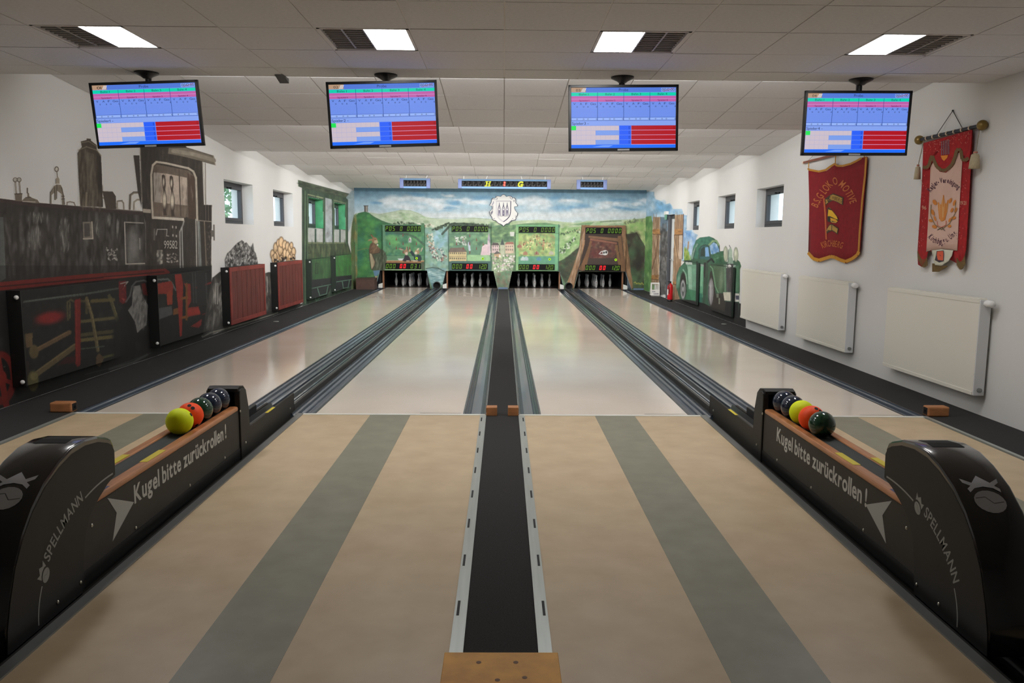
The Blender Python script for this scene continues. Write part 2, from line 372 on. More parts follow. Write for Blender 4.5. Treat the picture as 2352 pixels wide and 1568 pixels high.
# ================= left wall: locomotive, wagons, green carriage
cl = Canvas(-60, 300, 830, 960, WALLC)
A = crop(0, 150, 3.825); Bc = crop(0, 480, 3.267); D = crop(300, 320, 4.9); T = crop(450, 380, 3.92)
def A1(x, y): return A([(x, y)])[0]
def paint_left():
    c = cl
    dk = (50, 46, 43); blk = (24, 23, 22)
    # boiler
    c.poly([(-60, 449), (0, 458), (65, 466), (183, 477), (330, 488), (345, 622), (0, 648), (-60, 654)], dk)
    c.dabs([(8, 480), (325, 500), (330, 610), (8, 630)], [(88, 86, 84), (30, 27, 26), (64, 60, 58), (38, 34, 32), (105, 103, 100)], 420, 3.5, 17, 0.34, 0.0, 0.12)
    c.poly(Bc([(0, 60), (25, 60), (45, 520), (0, 545)]), (88, 92, 90), 0.8)
    c.poly([(-60, 470), (0, 480), (0, 645), (-60, 652)], (62, 64, 63), 0.7)
    for x, y, rx, ry, k in [(260, 215, 50, 75, 110), (480, 150, 35, 70, 84), (485, 250, 30, 70, 74), (730, 150, 14, 60, 96), (820, 90, 12, 40, 88), (885, 150, 12, 60, 90), (300, 60, 90, 30, 70)]:
        q = Bc([(x, y)])[0]; c.ell(q[0], q[1], rx/3.267, ry/3.267, (k, k-2, k-6), 0.55, 0.05, 1.0)
        c.dabs(Bc([(x-rx, y-ry), (x+rx, y-ry), (x+rx, y+ry), (x-rx, y+ry)]), [(150, 148, 142), (60, 58, 55), (120, 118, 114)], 30, 1.2, 7, 0.4, 0.05, 0.15)
    c.line([(-60, 452), (0, 460), (65, 468), (183, 478), (328, 490)], 9, (56, 46, 43))
    c.line([(183, 474), (328, 486)], 2.5, (92, 84, 78), 0.7)
    # fittings on the boiler
    c.poly(Bc([(620, 95), (690, 95), (697, 220), (625, 222)]), (112, 106, 98)); c.poly(Bc([(632, 108), (672, 106), (676, 205), (634, 208)]), (70, 66, 62))
    c.line(Bc([(690, 95), (697, 222), (625, 224)]), 2.2, (175, 165, 150))
    c.line(Bc([(935, 100), (945, 412), (1085, 408)]), 2.6, (160, 155, 146)); c.line(Bc([(935, 98), (1075, 105)]), 2.4, (150, 146, 138))
    c.ell(*Bc([(1000, 260)])[0], 14, 36, (128, 126, 123), 0.75, 0, 1.0); c.line(Bc([(1092, 110), (1098, 400)]), 1.4, (120, 116, 110)); c.line(Bc([(1048, 220), (1050, 300)]), 2, (160, 156, 150), 0.8)
    # chimney
    c.poly(A([(680, 770), (700, 738), (718, 718), (710, 668), (760, 655), (762, 642), (798, 645), (800, 662), (850, 700), (852, 742), (888, 800), (905, 1245), (705, 1235), (690, 1000)]), (66, 59, 51))
    c.poly(A([(760, 760), (830, 780), (850, 1240), (760, 1236)]), (104, 98, 87), 0.55)
    c.poly(A([(850, 790), (888, 805), (905, 1245), (865, 1243)]), (44, 38, 33), 0.8)
    c.dabs(A([(690, 780), (885, 800), (900, 1235), (706, 1230)]), [(120, 113, 100), (46, 41, 36), (82, 75, 66), (60, 52, 45)], 160, 2.0, 14, 0.35, 0.02, 0.1)
    c.line(A([(688, 745), (760, 715), (850, 745), (888, 792)]), 2.2, (125, 117, 100), 0.8); c.line(A([(714, 680), (780, 668), (850, 712)]), 1.6, (130, 121, 104), 0.8)
    c.line(A([(760, 1120), (756, 1230)]), 4, (128, 118, 100), 0.8); c.line(A([(905, 1165), (945, 1165), (958, 1250)]), 3, (120, 110, 95), 0.9)
    c.poly(A([(900, 1105), (990, 1108), (1018, 1150), (1022, 1262), (930, 1260)]), (68, 60, 53))
    c.line(A([(1030, 1255), (1030, 1195), (1070, 1190), (1085, 1210), (1088, 1262)]), 3.4, (128, 120, 108)); c.line(A([(1030, 1190), (1075, 1185)]), 1.2, (50, 45, 40))
    c.line(A([(1140, 1262), (1145, 1140), (1175, 1118), (1235, 1116)]), 5, (120, 111, 98)); c.line(A([(1175, 1265), (1178, 1200), (1205, 1180), (1235, 1180)]), 4, (135, 127, 113)); c.line(A([(1138, 1262), (1143, 1136), (1172, 1112), (1235, 1110)]), 1.2, (45, 40, 36))
    c.line(A([(588, 1225), (590, 1203), (615, 1198), (650, 1205), (660, 1230)]), 2.6, (110, 100, 88))
    # bells and whistles
    for bx in (133, 168):
        c.ell(*A1(bx, 1005), 5.5, 5.5, (60, 54, 48), 1); c.ell(*A1(bx, 1004), 4, 4, (160, 155, 146), 1)
        c.line(A([(bx+2, 1030), (bx+10, 1125)]), 3.8, (86, 78, 68)); c.line(A([(bx+3, 1030), (bx+10, 1120)]), 1.4, (170, 164, 152))
    c.poly(A([(128, 1125), (196, 1122), (192, 1195), (135, 1190)]), (98, 88, 76)); c.line(A([(128, 1130), (196, 1127)]), 1.5, (50, 44, 38))
    c.poly(A([(190, 1190), (215, 1165), (240, 1155), (240, 1120), (255, 1120), (258, 1150), (285, 1165), (330, 1180), (350, 1212), (300, 1212)]), (102, 92, 80)); c.line(A([(240, 1080), (240, 1120)]), 3, (70, 62, 54)); c.line(A([(225, 1160), (270, 1158)]), 1.4, (52, 46, 40)); c.line(A([(200, 1195), (310, 1200)]), 1.5, (180, 172, 160))
    c.ell(*A1(497, 912), 5.2, 6.5, (72, 64, 56), 1); c.ell(*A1(497, 912), 3.2, 4.2, (178, 173, 163), 1)
    c.line(A([(500, 935), (505, 985)]), 2, (86, 78, 68)); c.poly(A([(488, 1040), (492, 990), (510, 978), (524, 1000), (524, 1042)]), (140, 131, 116)); c.line(A([(490, 1000), (490, 1040)]), 1.2, (70, 62, 55))
    c.poly(A([(470, 1060), (500, 1045), (535, 1050), (550, 1085), (560, 1150), (568, 1225), (545, 1225), (540, 1130), (500, 1100), (495, 1180), (480, 1185), (475, 1120), (455, 1140), (455, 1215), (440, 1215), (440, 1120), (460, 1090)]), (112, 103, 90))
    for ln in ([(442, 1210), (442, 1115), (468, 1075)], [(540, 1070), (560, 1145), (568, 1220)], [(480, 1070), (480, 1180)], [(500, 1050), (498, 1170)], [(540, 1150), (565, 1150)], [(540, 1175), (568, 1172)]): c.line(A(ln), 1.4, (52, 46, 40))
    # cab
    c.poly(A([(1172, 790), (1225, 790), (1245, 1250), (1210, 1110)]), (56, 50, 45))
    c.poly(D([(105, 60), (118, 600), (135, 800), (170, 950), (178, 1500), (905, 1480), (915, 738), (820, 735), (805, 250), (955, 290), (930, 185), (640, 95), (600, 60)]), (50, 44, 39))
    c.dabs(D([(120, 110), (790, 200), (810, 1450), (190, 1480)]), [(34, 30, 27), (66, 60, 54), (84, 78, 71), (42, 36, 32)], 330, 2.0, 13, 0.32, 0.0, 0.1)
    c.poly(D([(430, 95), (640, 95), (930, 185), (955, 288), (830, 252), (560, 185), (420, 160)]), (108, 100, 88)); c.line(D([(480, 130), (700, 165), (940, 235)]), 9, (142, 134, 120), 0.7); c.line(D([(640, 98), (930, 188), (950, 250)]), 2.5, (82, 75, 67), 0.9); c.line(D([(930, 188), (955, 288)]), 2, (170, 160, 145), 0.7)
    c.line(D([(110, 100), (130, 700)]), 2.5, (132, 125, 115), 0.6)
    c.poly(D([(255, 350), (262, 280), (320, 285), (650, 350), (720, 420), (735, 560), (740, 900), (610, 870), (255, 870)]), (92, 80, 70))
    c.poly(D([(258, 372), (400, 385), (635, 432), (640, 745), (258, 705)]), (164, 150, 137)); c.poly(D([(258, 372), (340, 380), (340, 712), (258, 705)]), (138, 130, 122), 0.8); c.poly(D([(258, 705), (640, 745), (620, 880), (258, 868)]), (100, 87, 76)); c.poly(D([(640, 380), (718, 420), (735, 560), (740, 900), (650, 890)]), (70, 56, 47))
    c.dabs(D([(265, 290), (700, 380), (730, 880), (265, 860)]), [(70, 60, 52), (150, 138, 125), (110, 98, 87)], 80, 1.5, 9, 0.3, 0, 0.1)
    c.line(D([(545, 345), (565, 860)]), 2.6, (72, 62, 54)); c.line(D([(575, 430), (580, 745)]), 1.2, (120, 108, 97))
    for ox, oy in ((0, 0), (88, 12)):
        c.poly(D([(350+ox, 405+oy), (370+ox, 393+oy), (388+ox, 412+oy), (396+ox, 500+oy), (388+ox, 560+oy), (408+ox, 650+oy), (410+ox, 720+oy), (400+ox, 800+oy), (408+ox, 855+oy), (372+ox, 855+oy), (366+ox, 780+oy), (356+ox, 690+oy), (368+ox, 570+oy), (350+ox, 480+oy)]), (58, 48, 42))
        c.ell(*D([(371+ox, 480+oy)])[0], 2.2, 9, (176, 166, 150), 1, 0, 0.8); c.ell(*D([(381+ox, 680+oy)])[0], 4.2, 17, (182, 172, 155), 1, 0, 0.8)
    c.line(D([(250, 885), (240, 700), (232, 400), (250, 290), (290, 253), (400, 268), (650, 325), (705, 360), (735, 430), (745, 700), (750, 905)]), 4.6, (166, 157, 143)); c.line(D([(262, 700), (252, 400), (268, 300), (300, 272)]), 1.2, (60, 52, 46)); c.line(D([(650, 345), (700, 385), (722, 450), (735, 880)]), 1.4, (70, 60, 52))
    c.poly(D([(245, 865), (600, 885), (605, 918), (255, 893)]), (178, 170, 157)); c.poly(D([(140, 780), (228, 788), (228, 830), (140, 822)]), (156, 147, 134))
    c.line(D([(600, 920), (590, 960), (555, 1040), (560, 1480)]), 3, (140, 138, 133)); c.line(D([(578, 990), (590, 1470)]), 2.2, (150, 150, 147)); c.line(D([(735, 900), (745, 1450)]), 3, (150, 147, 140)); c.line(D([(768, 930), (790, 1460)]), 4.5, (112, 116, 113)); c.line(D([(755, 910), (770, 1450)]), 1.2, (170, 170, 165))
    c.line(D([(815, 260), (840, 730)]), 2.2, (176, 170, 160)); c.line(D([(840, 270), (845, 730)]), 2.0, (120, 112, 102)); c.line(D([(800, 250), (818, 740)]), 3, (60, 53, 47))
    for k in range(6): c.line(D([(828+16*k, 745), (830+16*k, 910)]), 1.3, (92, 84, 77) if k % 2 else (28, 25, 23))
    c.line(D([(760, 912), (910, 925)]), 1.8, (136, 128, 117)); c.line(D([(830, 930), (855, 1480)]), 2.4, (112, 102, 88)); c.dabs(D([(855, 940), (905, 940), (905, 1480), (862, 1480)]), [(120, 112, 103), (40, 36, 33), (70, 64, 58)], 60, 1.3, 3, 0.5)
    c.line(D([(938, 965), (940, 1130)]), 3.2, (92, 87, 82)); c.poly(D([(905, 1020), (938, 1025), (938, 1095), (905, 1095)]), (96, 91, 86))
    c.line(D([(288, 1075), (300, 1012), (410, 1012), (405, 1085), (430, 1088)]), 1.8, (150, 147, 141)); c.line(D([(268, 1010), (265, 1130)]), 3, (110, 108, 104), 0.7)
    for q in [(473, 985), (512, 990), (476, 1080), (515, 1088)]: c.ell(*D([q])[0], 1.3, 3.2, (165, 162, 155), 1)
    c.poly(D([(295, 1245), (358, 1243), (362, 1400), (300, 1400)]), (112, 108, 101)); c.dabs(D([(295, 1245), (370, 1245), (370, 1400), (295, 1400)]), [(160, 156, 148), (60, 57, 54)], 26, 2, 3, 0.6)
    for k in range(3): c.dots(D([(410, 1285+38*k), (530, 1280+38*k), (535, 1305+38*k), (412, 1308+38*k)]), [(165, 160, 152), (140, 132, 126)], 16, 1.3, 1.6, 0.7)
    for k in range(3): c.dots(Bc([(795, 290+34*k), (888, 294+34*k), (885, 318+34*k), (797, 314+34*k)]), [(170, 167, 160), (140, 137, 130)], 15, 1.2, 2.2, 0.75)
    # running plate and dark undercarriage
    c.poly([(-60, 655), (0, 648), (345, 620), (486, 610), (486, 640), (484, 760), (486, 790), (320, 840), (0, 945), (-60, 965)], blk)
    c.dabs([(-55, 660), (480, 640), (480, 740), (320, 810), (0, 910), (-55, 930)], [(36, 35, 34), (16, 15, 14), (46, 46, 45)], 260, 6, 9, 0.4)
    c.poly(Bc([(-200, 565), (0, 548), (600, 492), (1240, 446), (1275, 470), (1270, 492), (1100, 498), (0, 612), (-200, 632)]), (124, 36, 28)); c.line(Bc([(-200, 600), (0, 582), (1230, 470)]), 3.2, (64, 20, 17)); c.line(Bc([(780, 515), (1100, 495)]), 2, (170, 52, 40), 0.8)
    c.line(Bc([(180, 695), (620, 640), (885, 595)]), 4.2, (78, 84, 78)); c.line(Bc([(180, 690), (620, 636)]), 1.2, (110, 116, 110), 0.7)
    c.ell(*Bc([(375, 815)])[0], 33, 14, (142, 30, 30), 0.95, -0.18, 0.7)
    ol = (108, 98, 60); ol2 = (128, 112, 74)
    c.line(Bc([(510, 830), (505, 700), (530, 680), (550, 690)]), 4.5, (82, 74, 46)); c.line(Bc([(525, 820), (525, 700)]), 2, (110, 102, 66))
    c.line(Bc([(820, 650), (890, 860), (880, 1110)]), 7, (84, 80, 50)); c.line(Bc([(835, 660), (905, 880), (895, 1100)]), 1.6, (120, 112, 72))
    for y, cc in ((680, (104, 92, 52)), (835, (102, 94, 58)), (935, (88, 80, 50)), (975, (116, 104, 62))): c.line(Bc([(690 if y < 700 else 600, y+10), (850, y-18 if y > 700 else y)]), 8 if y != 835 else 7, cc, 0.9)
    c.line(Bc([(610, 690), (650, 690), (650, 780)]), 6, (74, 66, 42)); c.line(Bc([(650, 670), (690, 800), (735, 1060)]), 7.5, (100, 88, 58)); c.line(Bc([(660, 680), (700, 830), (742, 1060)]), 1.8, (142, 126, 86), 0.8)
    c.line(Bc([(600, 1050), (780, 1030)]), 2.4, (84, 92, 80)); c.line(Bc([(740, 1120), (890, 1085)]), 5.5, (84, 84, 48))
    c.line(Bc([(270, 1060), (520, 925)]), 10, (104, 82, 56)); c.line(Bc([(275, 1045), (500, 925)]), 2, (138, 112, 80), 0.8); c.line(Bc([(255, 1250), (560, 1030)]), 13, (98, 84, 56)); c.line(Bc([(265, 1225), (560, 1015)]), 2, (134, 116, 80), 0.8)
    c.ell(*Bc([(255, 1070)])[0], 11, 16, (96, 82, 50)); c.poly(Bc([(190, 935), (243, 930), (243, 1030), (195, 1040)]), (104, 84, 56)); c.poly(Bc([(130, 945), (190, 940), (195, 1130), (130, 1130)]), (58, 54, 34)); c.poly(Bc([(130, 1150), (215, 1140), (218, 1370), (140, 1360)]), (42, 32, 26)); c.ell(*Bc([(248, 1290)])[0], 13, 24, (92, 86, 50)); c.ell(*Bc([(255, 1255)])[0], 9, 9, (118, 108, 66))
    c.poly(Bc([(560, 680), (605, 670), (605, 1165), (582, 1185), (566, 1160)]), (118, 30, 24)); c.line(Bc([(572, 690), (578, 1150)]), 1.6, (158, 52, 42), 0.7)
    c.poly(Bc([(720, 1110), (745, 1080), (780, 1120), (750, 1185), (722, 1170)]), (92, 72, 48)); c.poly(Bc([(500, 1110), (570, 1105), (560, 1150), (430, 1170)]), (66, 18, 15), 0.8)
    # lamp, pipe and white steam
    c.poly(Bc([(890, 545), (945, 535), (950, 700), (920, 712), (895, 690)]), (112, 22, 24)); c.line(Bc([(905, 560), (960, 545), (930, 580)]), 2.2, (176, 172, 165)); c.dots(Bc([(915, 560), (940, 560), (935, 690), (915, 690)]), [(165, 80, 76), (80, 14, 16)], 18, 1.2, 2.5, 0.7)
    c.line(Bc([(945, 695), (975, 650), (990, 580), (1020, 545), (1080, 535), (1110, 545)]), 3.6, (96, 96, 96)); c.line(Bc([(1170, 530), (1260, 525), (1290, 555), (1320, 610)]), 3.8, (104, 106, 106))
    c.poly(Bc([(1000, 580), (1050, 570), (1070, 650), (1110, 720), (1100, 870), (1060, 900), (1030, 930), (1015, 850), (960, 760), (990, 720)]), (138, 136, 132)); c.dabs(Bc([(1000, 590), (1060, 590), (1100, 720), (1095, 870), (1035, 910), (985, 760)]), [(180, 178, 172), (80, 78, 76), (110, 108, 105)], 60, 1.6, 6, 0.5, 0.1, 0.3)
    c.ell(*Bc([(930, 1010)])[0], 26, 72, (16, 13, 12), 0.9)
    c.poly(Bc([(1060, 560), (1090, 555), (1110, 650), (1075, 640)]), (110, 28, 22), 0.8)
    # right part: cylinder, red frame, step
    rd = (150, 44, 30)
    c.poly(Bc([(1130, 600), (1165, 560), (1285, 540), (1300, 575), (1290, 715), (1255, 720), (1250, 635), (1130, 640)]), rd); c.poly(Bc([(1250, 630), (1290, 600), (1296, 715), (1258, 720)]), (160, 62, 32), 0.8)
    c.poly(Bc([(1185, 745), (1290, 725), (1295, 790), (1190, 830)]), (86, 88, 90)); c.poly(Bc([(1300, 750), (1360, 735), (1360, 780), (1300, 795)]), (128, 80, 34))
    c.poly(Bc([(1310, 490), (1360, 485), (1375, 560), (1365, 950), (1350, 960), (1335, 720)]), (150, 40, 30)); c.poly(Bc([(1360, 490), (1385, 560), (1430, 560), (1435, 690), (1410, 740), (1490, 730), (1505, 790), (1400, 810), (1395, 600)]), (140, 42, 30)); c.poly(Bc([(1400, 760), (1490, 740), (1505, 780), (1400, 800)]), (160, 48, 36))
    for y in (670, 815): c.line(Bc([(1365, y), (1405, y-8)]), 6, (140, 84, 34))
    c.line(Bc([(1400, 560), (1400, 830)]), 4, (120, 76, 30)); c.poly(Bc([(1430, 880), (1515, 825), (1510, 870), (1490, 890)]), (130, 36, 30)); c.line(Bc([(1470, 590), (1590, 550)]), 4, (124, 28, 26)); c.line(Bc([(1555, 680), (1555, 780), (1520, 790)]), 2, (110, 26, 24))
    for x in (1445, 1465, 1545): c.line(Bc([(x, 480), (x+8, 700)]), 3.0, (66, 68, 68), 0.8)
    c.poly(Bc([(1475, 470), (1535, 470), (1550, 720), (1480, 720)]), (34, 33, 33))
    # big wheel on the far left, rail and small red wheels
    c.ell(2, 868, 36, 62, (112, 26, 18), 1, 0, 0.08); c.ell(2, 866, 22, 44, (20, 17, 16), 1, 0, 0.1); c.line([(-12, 780), (20, 960)], 14, (120, 28, 18)); c.line([(-25, 860), (30, 880)], 10, (120, 28, 18)); c.ell(4, 868, 12, 18, (130, 32, 20))
    c.line(Bc([(640, 1240), (820, 1195), (1110, 1090), (1130, 1080)]), 2.5, (52, 52, 50)); c.line(Bc([(820, 1200), (1000, 1150), (1105, 1092)]), 5, (76, 78, 74), 0.9); c.line(Bc([(1520, 955), (1690, 895)]), 5, (120, 120, 114), 0.9)
    # coal and timber wagons
    c.poly(T([(150, 1010), (210, 960), (245, 945), (250, 1100), (650, 960), (690, 960), (690, 1300), (560, 1360), (370, 1430), (80, 1545), (60, 1545), (90, 1300), (125, 1110)]), (56, 54, 51)); c.poly([(455, 785), (560, 735), (690, 690), (690, 730), (455, 800)], (40, 39, 37))
    c.dabs(T([(130, 1100), (240, 980), (250, 1350), (90, 1510)]), [(120, 116, 110), (40, 38, 36), (80, 78, 74), (170, 166, 160)], 160, 2, 9, 0.4, 0.1, 0.3)
    c.dabs(T([(600, 980), (690, 970), (690, 1280), (600, 1320)]), [(90, 88, 82), (40, 38, 36), (130, 126, 116)], 60, 2, 7, 0.4)
    c.poly(T([(265, 930), (258, 850), (280, 790), (305, 770), (340, 730), (375, 695), (415, 670), (440, 700), (455, 690), (490, 740), (515, 695), (525, 770), (540, 790), (560, 890)]), (92, 91, 90))
    c.dabs(T([(270, 905), (268, 830), (300, 780), (370, 710), (415, 685), (500, 745), (530, 790), (552, 880)]), [(40, 39, 39), (58, 57, 57), (150, 148, 145), (110, 108, 107), (28, 27, 27), (190, 188, 184)], 430, 1.4, 3.2, 0.75, 0.2, 0.5, 0.5)
    logs = [(690, 800, 20), (700, 840, 18), (720, 740, 22), (735, 800, 18), (745, 700, 18), (760, 760, 24), (768, 690, 22), (785, 820, 18), (800, 720, 22), (805, 790, 22), (825, 730, 20), (830, 800, 20), (850, 750, 20), (860, 720, 14), (865, 810, 18), (880, 775, 18), (715, 820, 16), (880, 830, 14), (845, 830, 15), (770, 840, 16)]
    for x, y, r in logs:
        q = T([(x, y)])[0]; c.ell(q[0], q[1], r/3.92+0.6, r*2.1/3.92+0.8, (66, 48, 34), 1); k = rng.uniform(0.9, 1.1)
        c.ell(q[0], q[1], r/3.92-0.4, r*2.1/3.92-0.6, (204*k, 172*k, 132*k), 1, 0, 0.4); c.ell(q[0]-0.6, q[1]-2, r/3.92*0.5, r/3.92, (222, 196, 160), 0.7)
    c.dots(T([(700, 830), (890, 820), (890, 860), (700, 870)]), [(40, 30, 24), (190, 150, 110)], 26, 2.2, 2.6, 0.9)
    for x in (180, 198): c.line(T([(x, 1060), (x-4, 1245)]), 2.2, (150, 147, 140), 0.9)
    c.line(T([(640, 1000), (645, 1140)]), 1.8, (165, 162, 155), 0.9)
    c.line(T([(60, 1545), (130, 1505), (300, 1460), (540, 1390), (700, 1340), (735, 1325)]), 3, (135, 133, 120), 0.8); c.poly(T([(60, 1548), (740, 1330), (960, 1240), (960, 1260), (740, 1360), (60, 1590)]), (40, 39, 37))
    # green carriage
    g1 = (58, 82, 62); g2 = (44, 64, 50)
    c.poly(T([(955, 190), (1370, 290), (1370, 700), (1400, 800), (1405, 1120), (1360, 1150), (1010, 1250), (960, 1270), (955, 850)]), g1)
    c.dabs(T([(960, 220), (1360, 300), (1365, 1120), (965, 1230)]), [(70, 108, 72), (48, 72, 54), (96, 124, 82), (40, 58, 48), (112, 128, 84)], 380, 1.8, 11, 0.35, 0.0, 0.12)
    c.poly(T([(920, 130), (1395, 258), (1397, 302), (1340, 292), (955, 200), (922, 188)]), (62, 78, 58)); c.line(T([(925, 140), (1392, 268)]), 2, (96, 108, 82)); c.dabs(T([(925, 140), (1390, 270), (1390, 295), (930, 185)]), [(48, 58, 44), (90, 108, 76), (110, 110, 86)], 60, 5, 1.6, 0.5, 0.26, 0.1)
    c.poly(T([(1010, 560), (1143, 570), (1143, 690), (1010, 690)]), (186, 190, 186)); c.poly(T([(1245, 575), (1348, 580), (1348, 695), (1245, 690)]), (184, 188, 184)); c.poly(T([(1165, 290), (1222, 305), (1228, 690), (1165, 690)]), (180, 190, 194)); c.dabs(T([(1165, 300), (1222, 310), (1228, 690), (1165, 690)]), [(200, 205, 210), (150, 160, 168), (128, 120, 112)], 30, 3, 6, 0.35)
    for x0, x1 in ((1068, 1085), (1290, 1303)): c.poly(T([(x0, 570), (x1, 570), (x1, 700), (x0, 700)]), (62, 92, 76))
    c.poly(T([(1005, 690), (1350, 690), (1350, 705), (1005, 705)]), (128, 140, 96), 0.9)
    for ln in ([(1005, 262), (1005, 1000)], [(1150, 290), (1155, 1000)], [(1240, 310), (1240, 1130)], [(1352, 330), (1352, 800)], [(985, 230), (985, 1240)]): c.line(T(ln), 2.2, (92, 128, 86), 0.9)
    for ln in ([(998, 262), (998, 900)], [(1145, 290), (1148, 700)], [(1233, 310), (1234, 800)], [(968, 225), (970, 1000)]): c.line(T(ln), 1.4, (34, 46, 38), 0.9)
    c.line(T([(1010, 260), (1070, 275)]), 2.4, (150, 160, 112)); c.line(T([(1085, 278), (1142, 292)]), 2.4, (150, 160, 112)); c.line(T([(1245, 312), (1345, 340)]), 2.0, (130, 146, 100))
    c.poly(T([(1005, 705), (1350, 705), (1400, 800), (1250, 810), (1010, 840)]), (76, 92, 60), 0.8); c.dabs(T([(1005, 710), (1350, 710), (1380, 800), (1010, 840)]), [(98, 112, 70), (58, 76, 54), (120, 128, 84), (48, 56, 44)], 70, 1.6, 9, 0.5, 0, 0.1)
    gr = (44, 116, 50)
    c.poly(T([(1045, 835), (1205, 820), (1215, 1020), (1050, 1030)]), (52, 100, 56)); c.dabs(T([(1050, 840), (1205, 825), (1212, 1015), (1050, 1025)]), [(72, 128, 58), (44, 86, 50), (60, 70, 48), (52, 120, 52)], 80, 1.4, 10, 0.45, 0, 0.08)
    c.poly(T([(1258, 812), (1405, 800), (1405, 990), (1258, 1000)]), (52, 132, 52)); c.dabs(T([(1260, 815), (1402, 802), (1402, 985), (1260, 995)]), [(58, 150, 52), (50, 116, 54), (70, 100, 54)], 70, 1.4, 10, 0.4, 0, 0.08)
    c.poly(T([(1005, 850), (1045, 838), (1050, 1195), (1010, 1200)]), (34, 52, 44)); c.poly(T([(1025, 1030), (1225, 1010), (1230, 1080), (1180, 1170), (1040, 1200)]), (40, 44, 46)); c.poly(T([(1258, 1000), (1405, 985), (1405, 1080), (1330, 1115), (1260, 1125)]), (38, 42, 46))
    for ln in ([(1028, 1110), (1215, 1070)], [(1095, 1105), (1115, 1170), (1175, 1155), (1190, 1085)], [(1260, 1048), (1405, 1025)], [(1318, 1045), (1328, 1105), (1370, 1098), (1382, 1035)], [(1075, 1190), (1090, 1235), (1110, 1190)]): c.line(T(ln), 1.6, (98, 150, 118))
    c.line(T([(1078, 880), (1098, 878), (1098, 970), (1078, 972), (1078, 880)]), 1.6, (40, 60, 44)); c.line(T([(1012, 730), (1012, 790), (1028, 788), (1026, 728)]), 1.4, (40, 60, 44))
    # corner of the hill painted on the side wall, pale sky above it
    c.poly(T([(1350, 290), (1400, 230), (1445, 215), (1460, 215), (1460, 430), (1420, 460), (1390, 560), (1370, 600), (1370, 310)]), (168, 192, 200), 0.8)
    c.poly(T([(1460, 420), (1425, 440), (1405, 520), (1392, 700), (1405, 900), (1400, 1110), (1445, 1130), (1460, 1125)]), (104, 118, 66)); c.dabs(T([(1455, 440), (1420, 470), (1400, 600), (1405, 1100), (1455, 1110)]), [(120, 150, 92), (146, 112, 50), (92, 108, 60), (70, 130, 70)], 90, 2, 10, 0.5, 0, 0.2)
paint_left(); cl.grain(0.10)
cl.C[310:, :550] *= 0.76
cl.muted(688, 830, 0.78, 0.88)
alb_left = cl.albedo(lambda x: WALL_ALB/lin(np.interp(x, [-60, 100, 300, 480, 620, 830], [190, 192, 198, 204, 208, 212])))

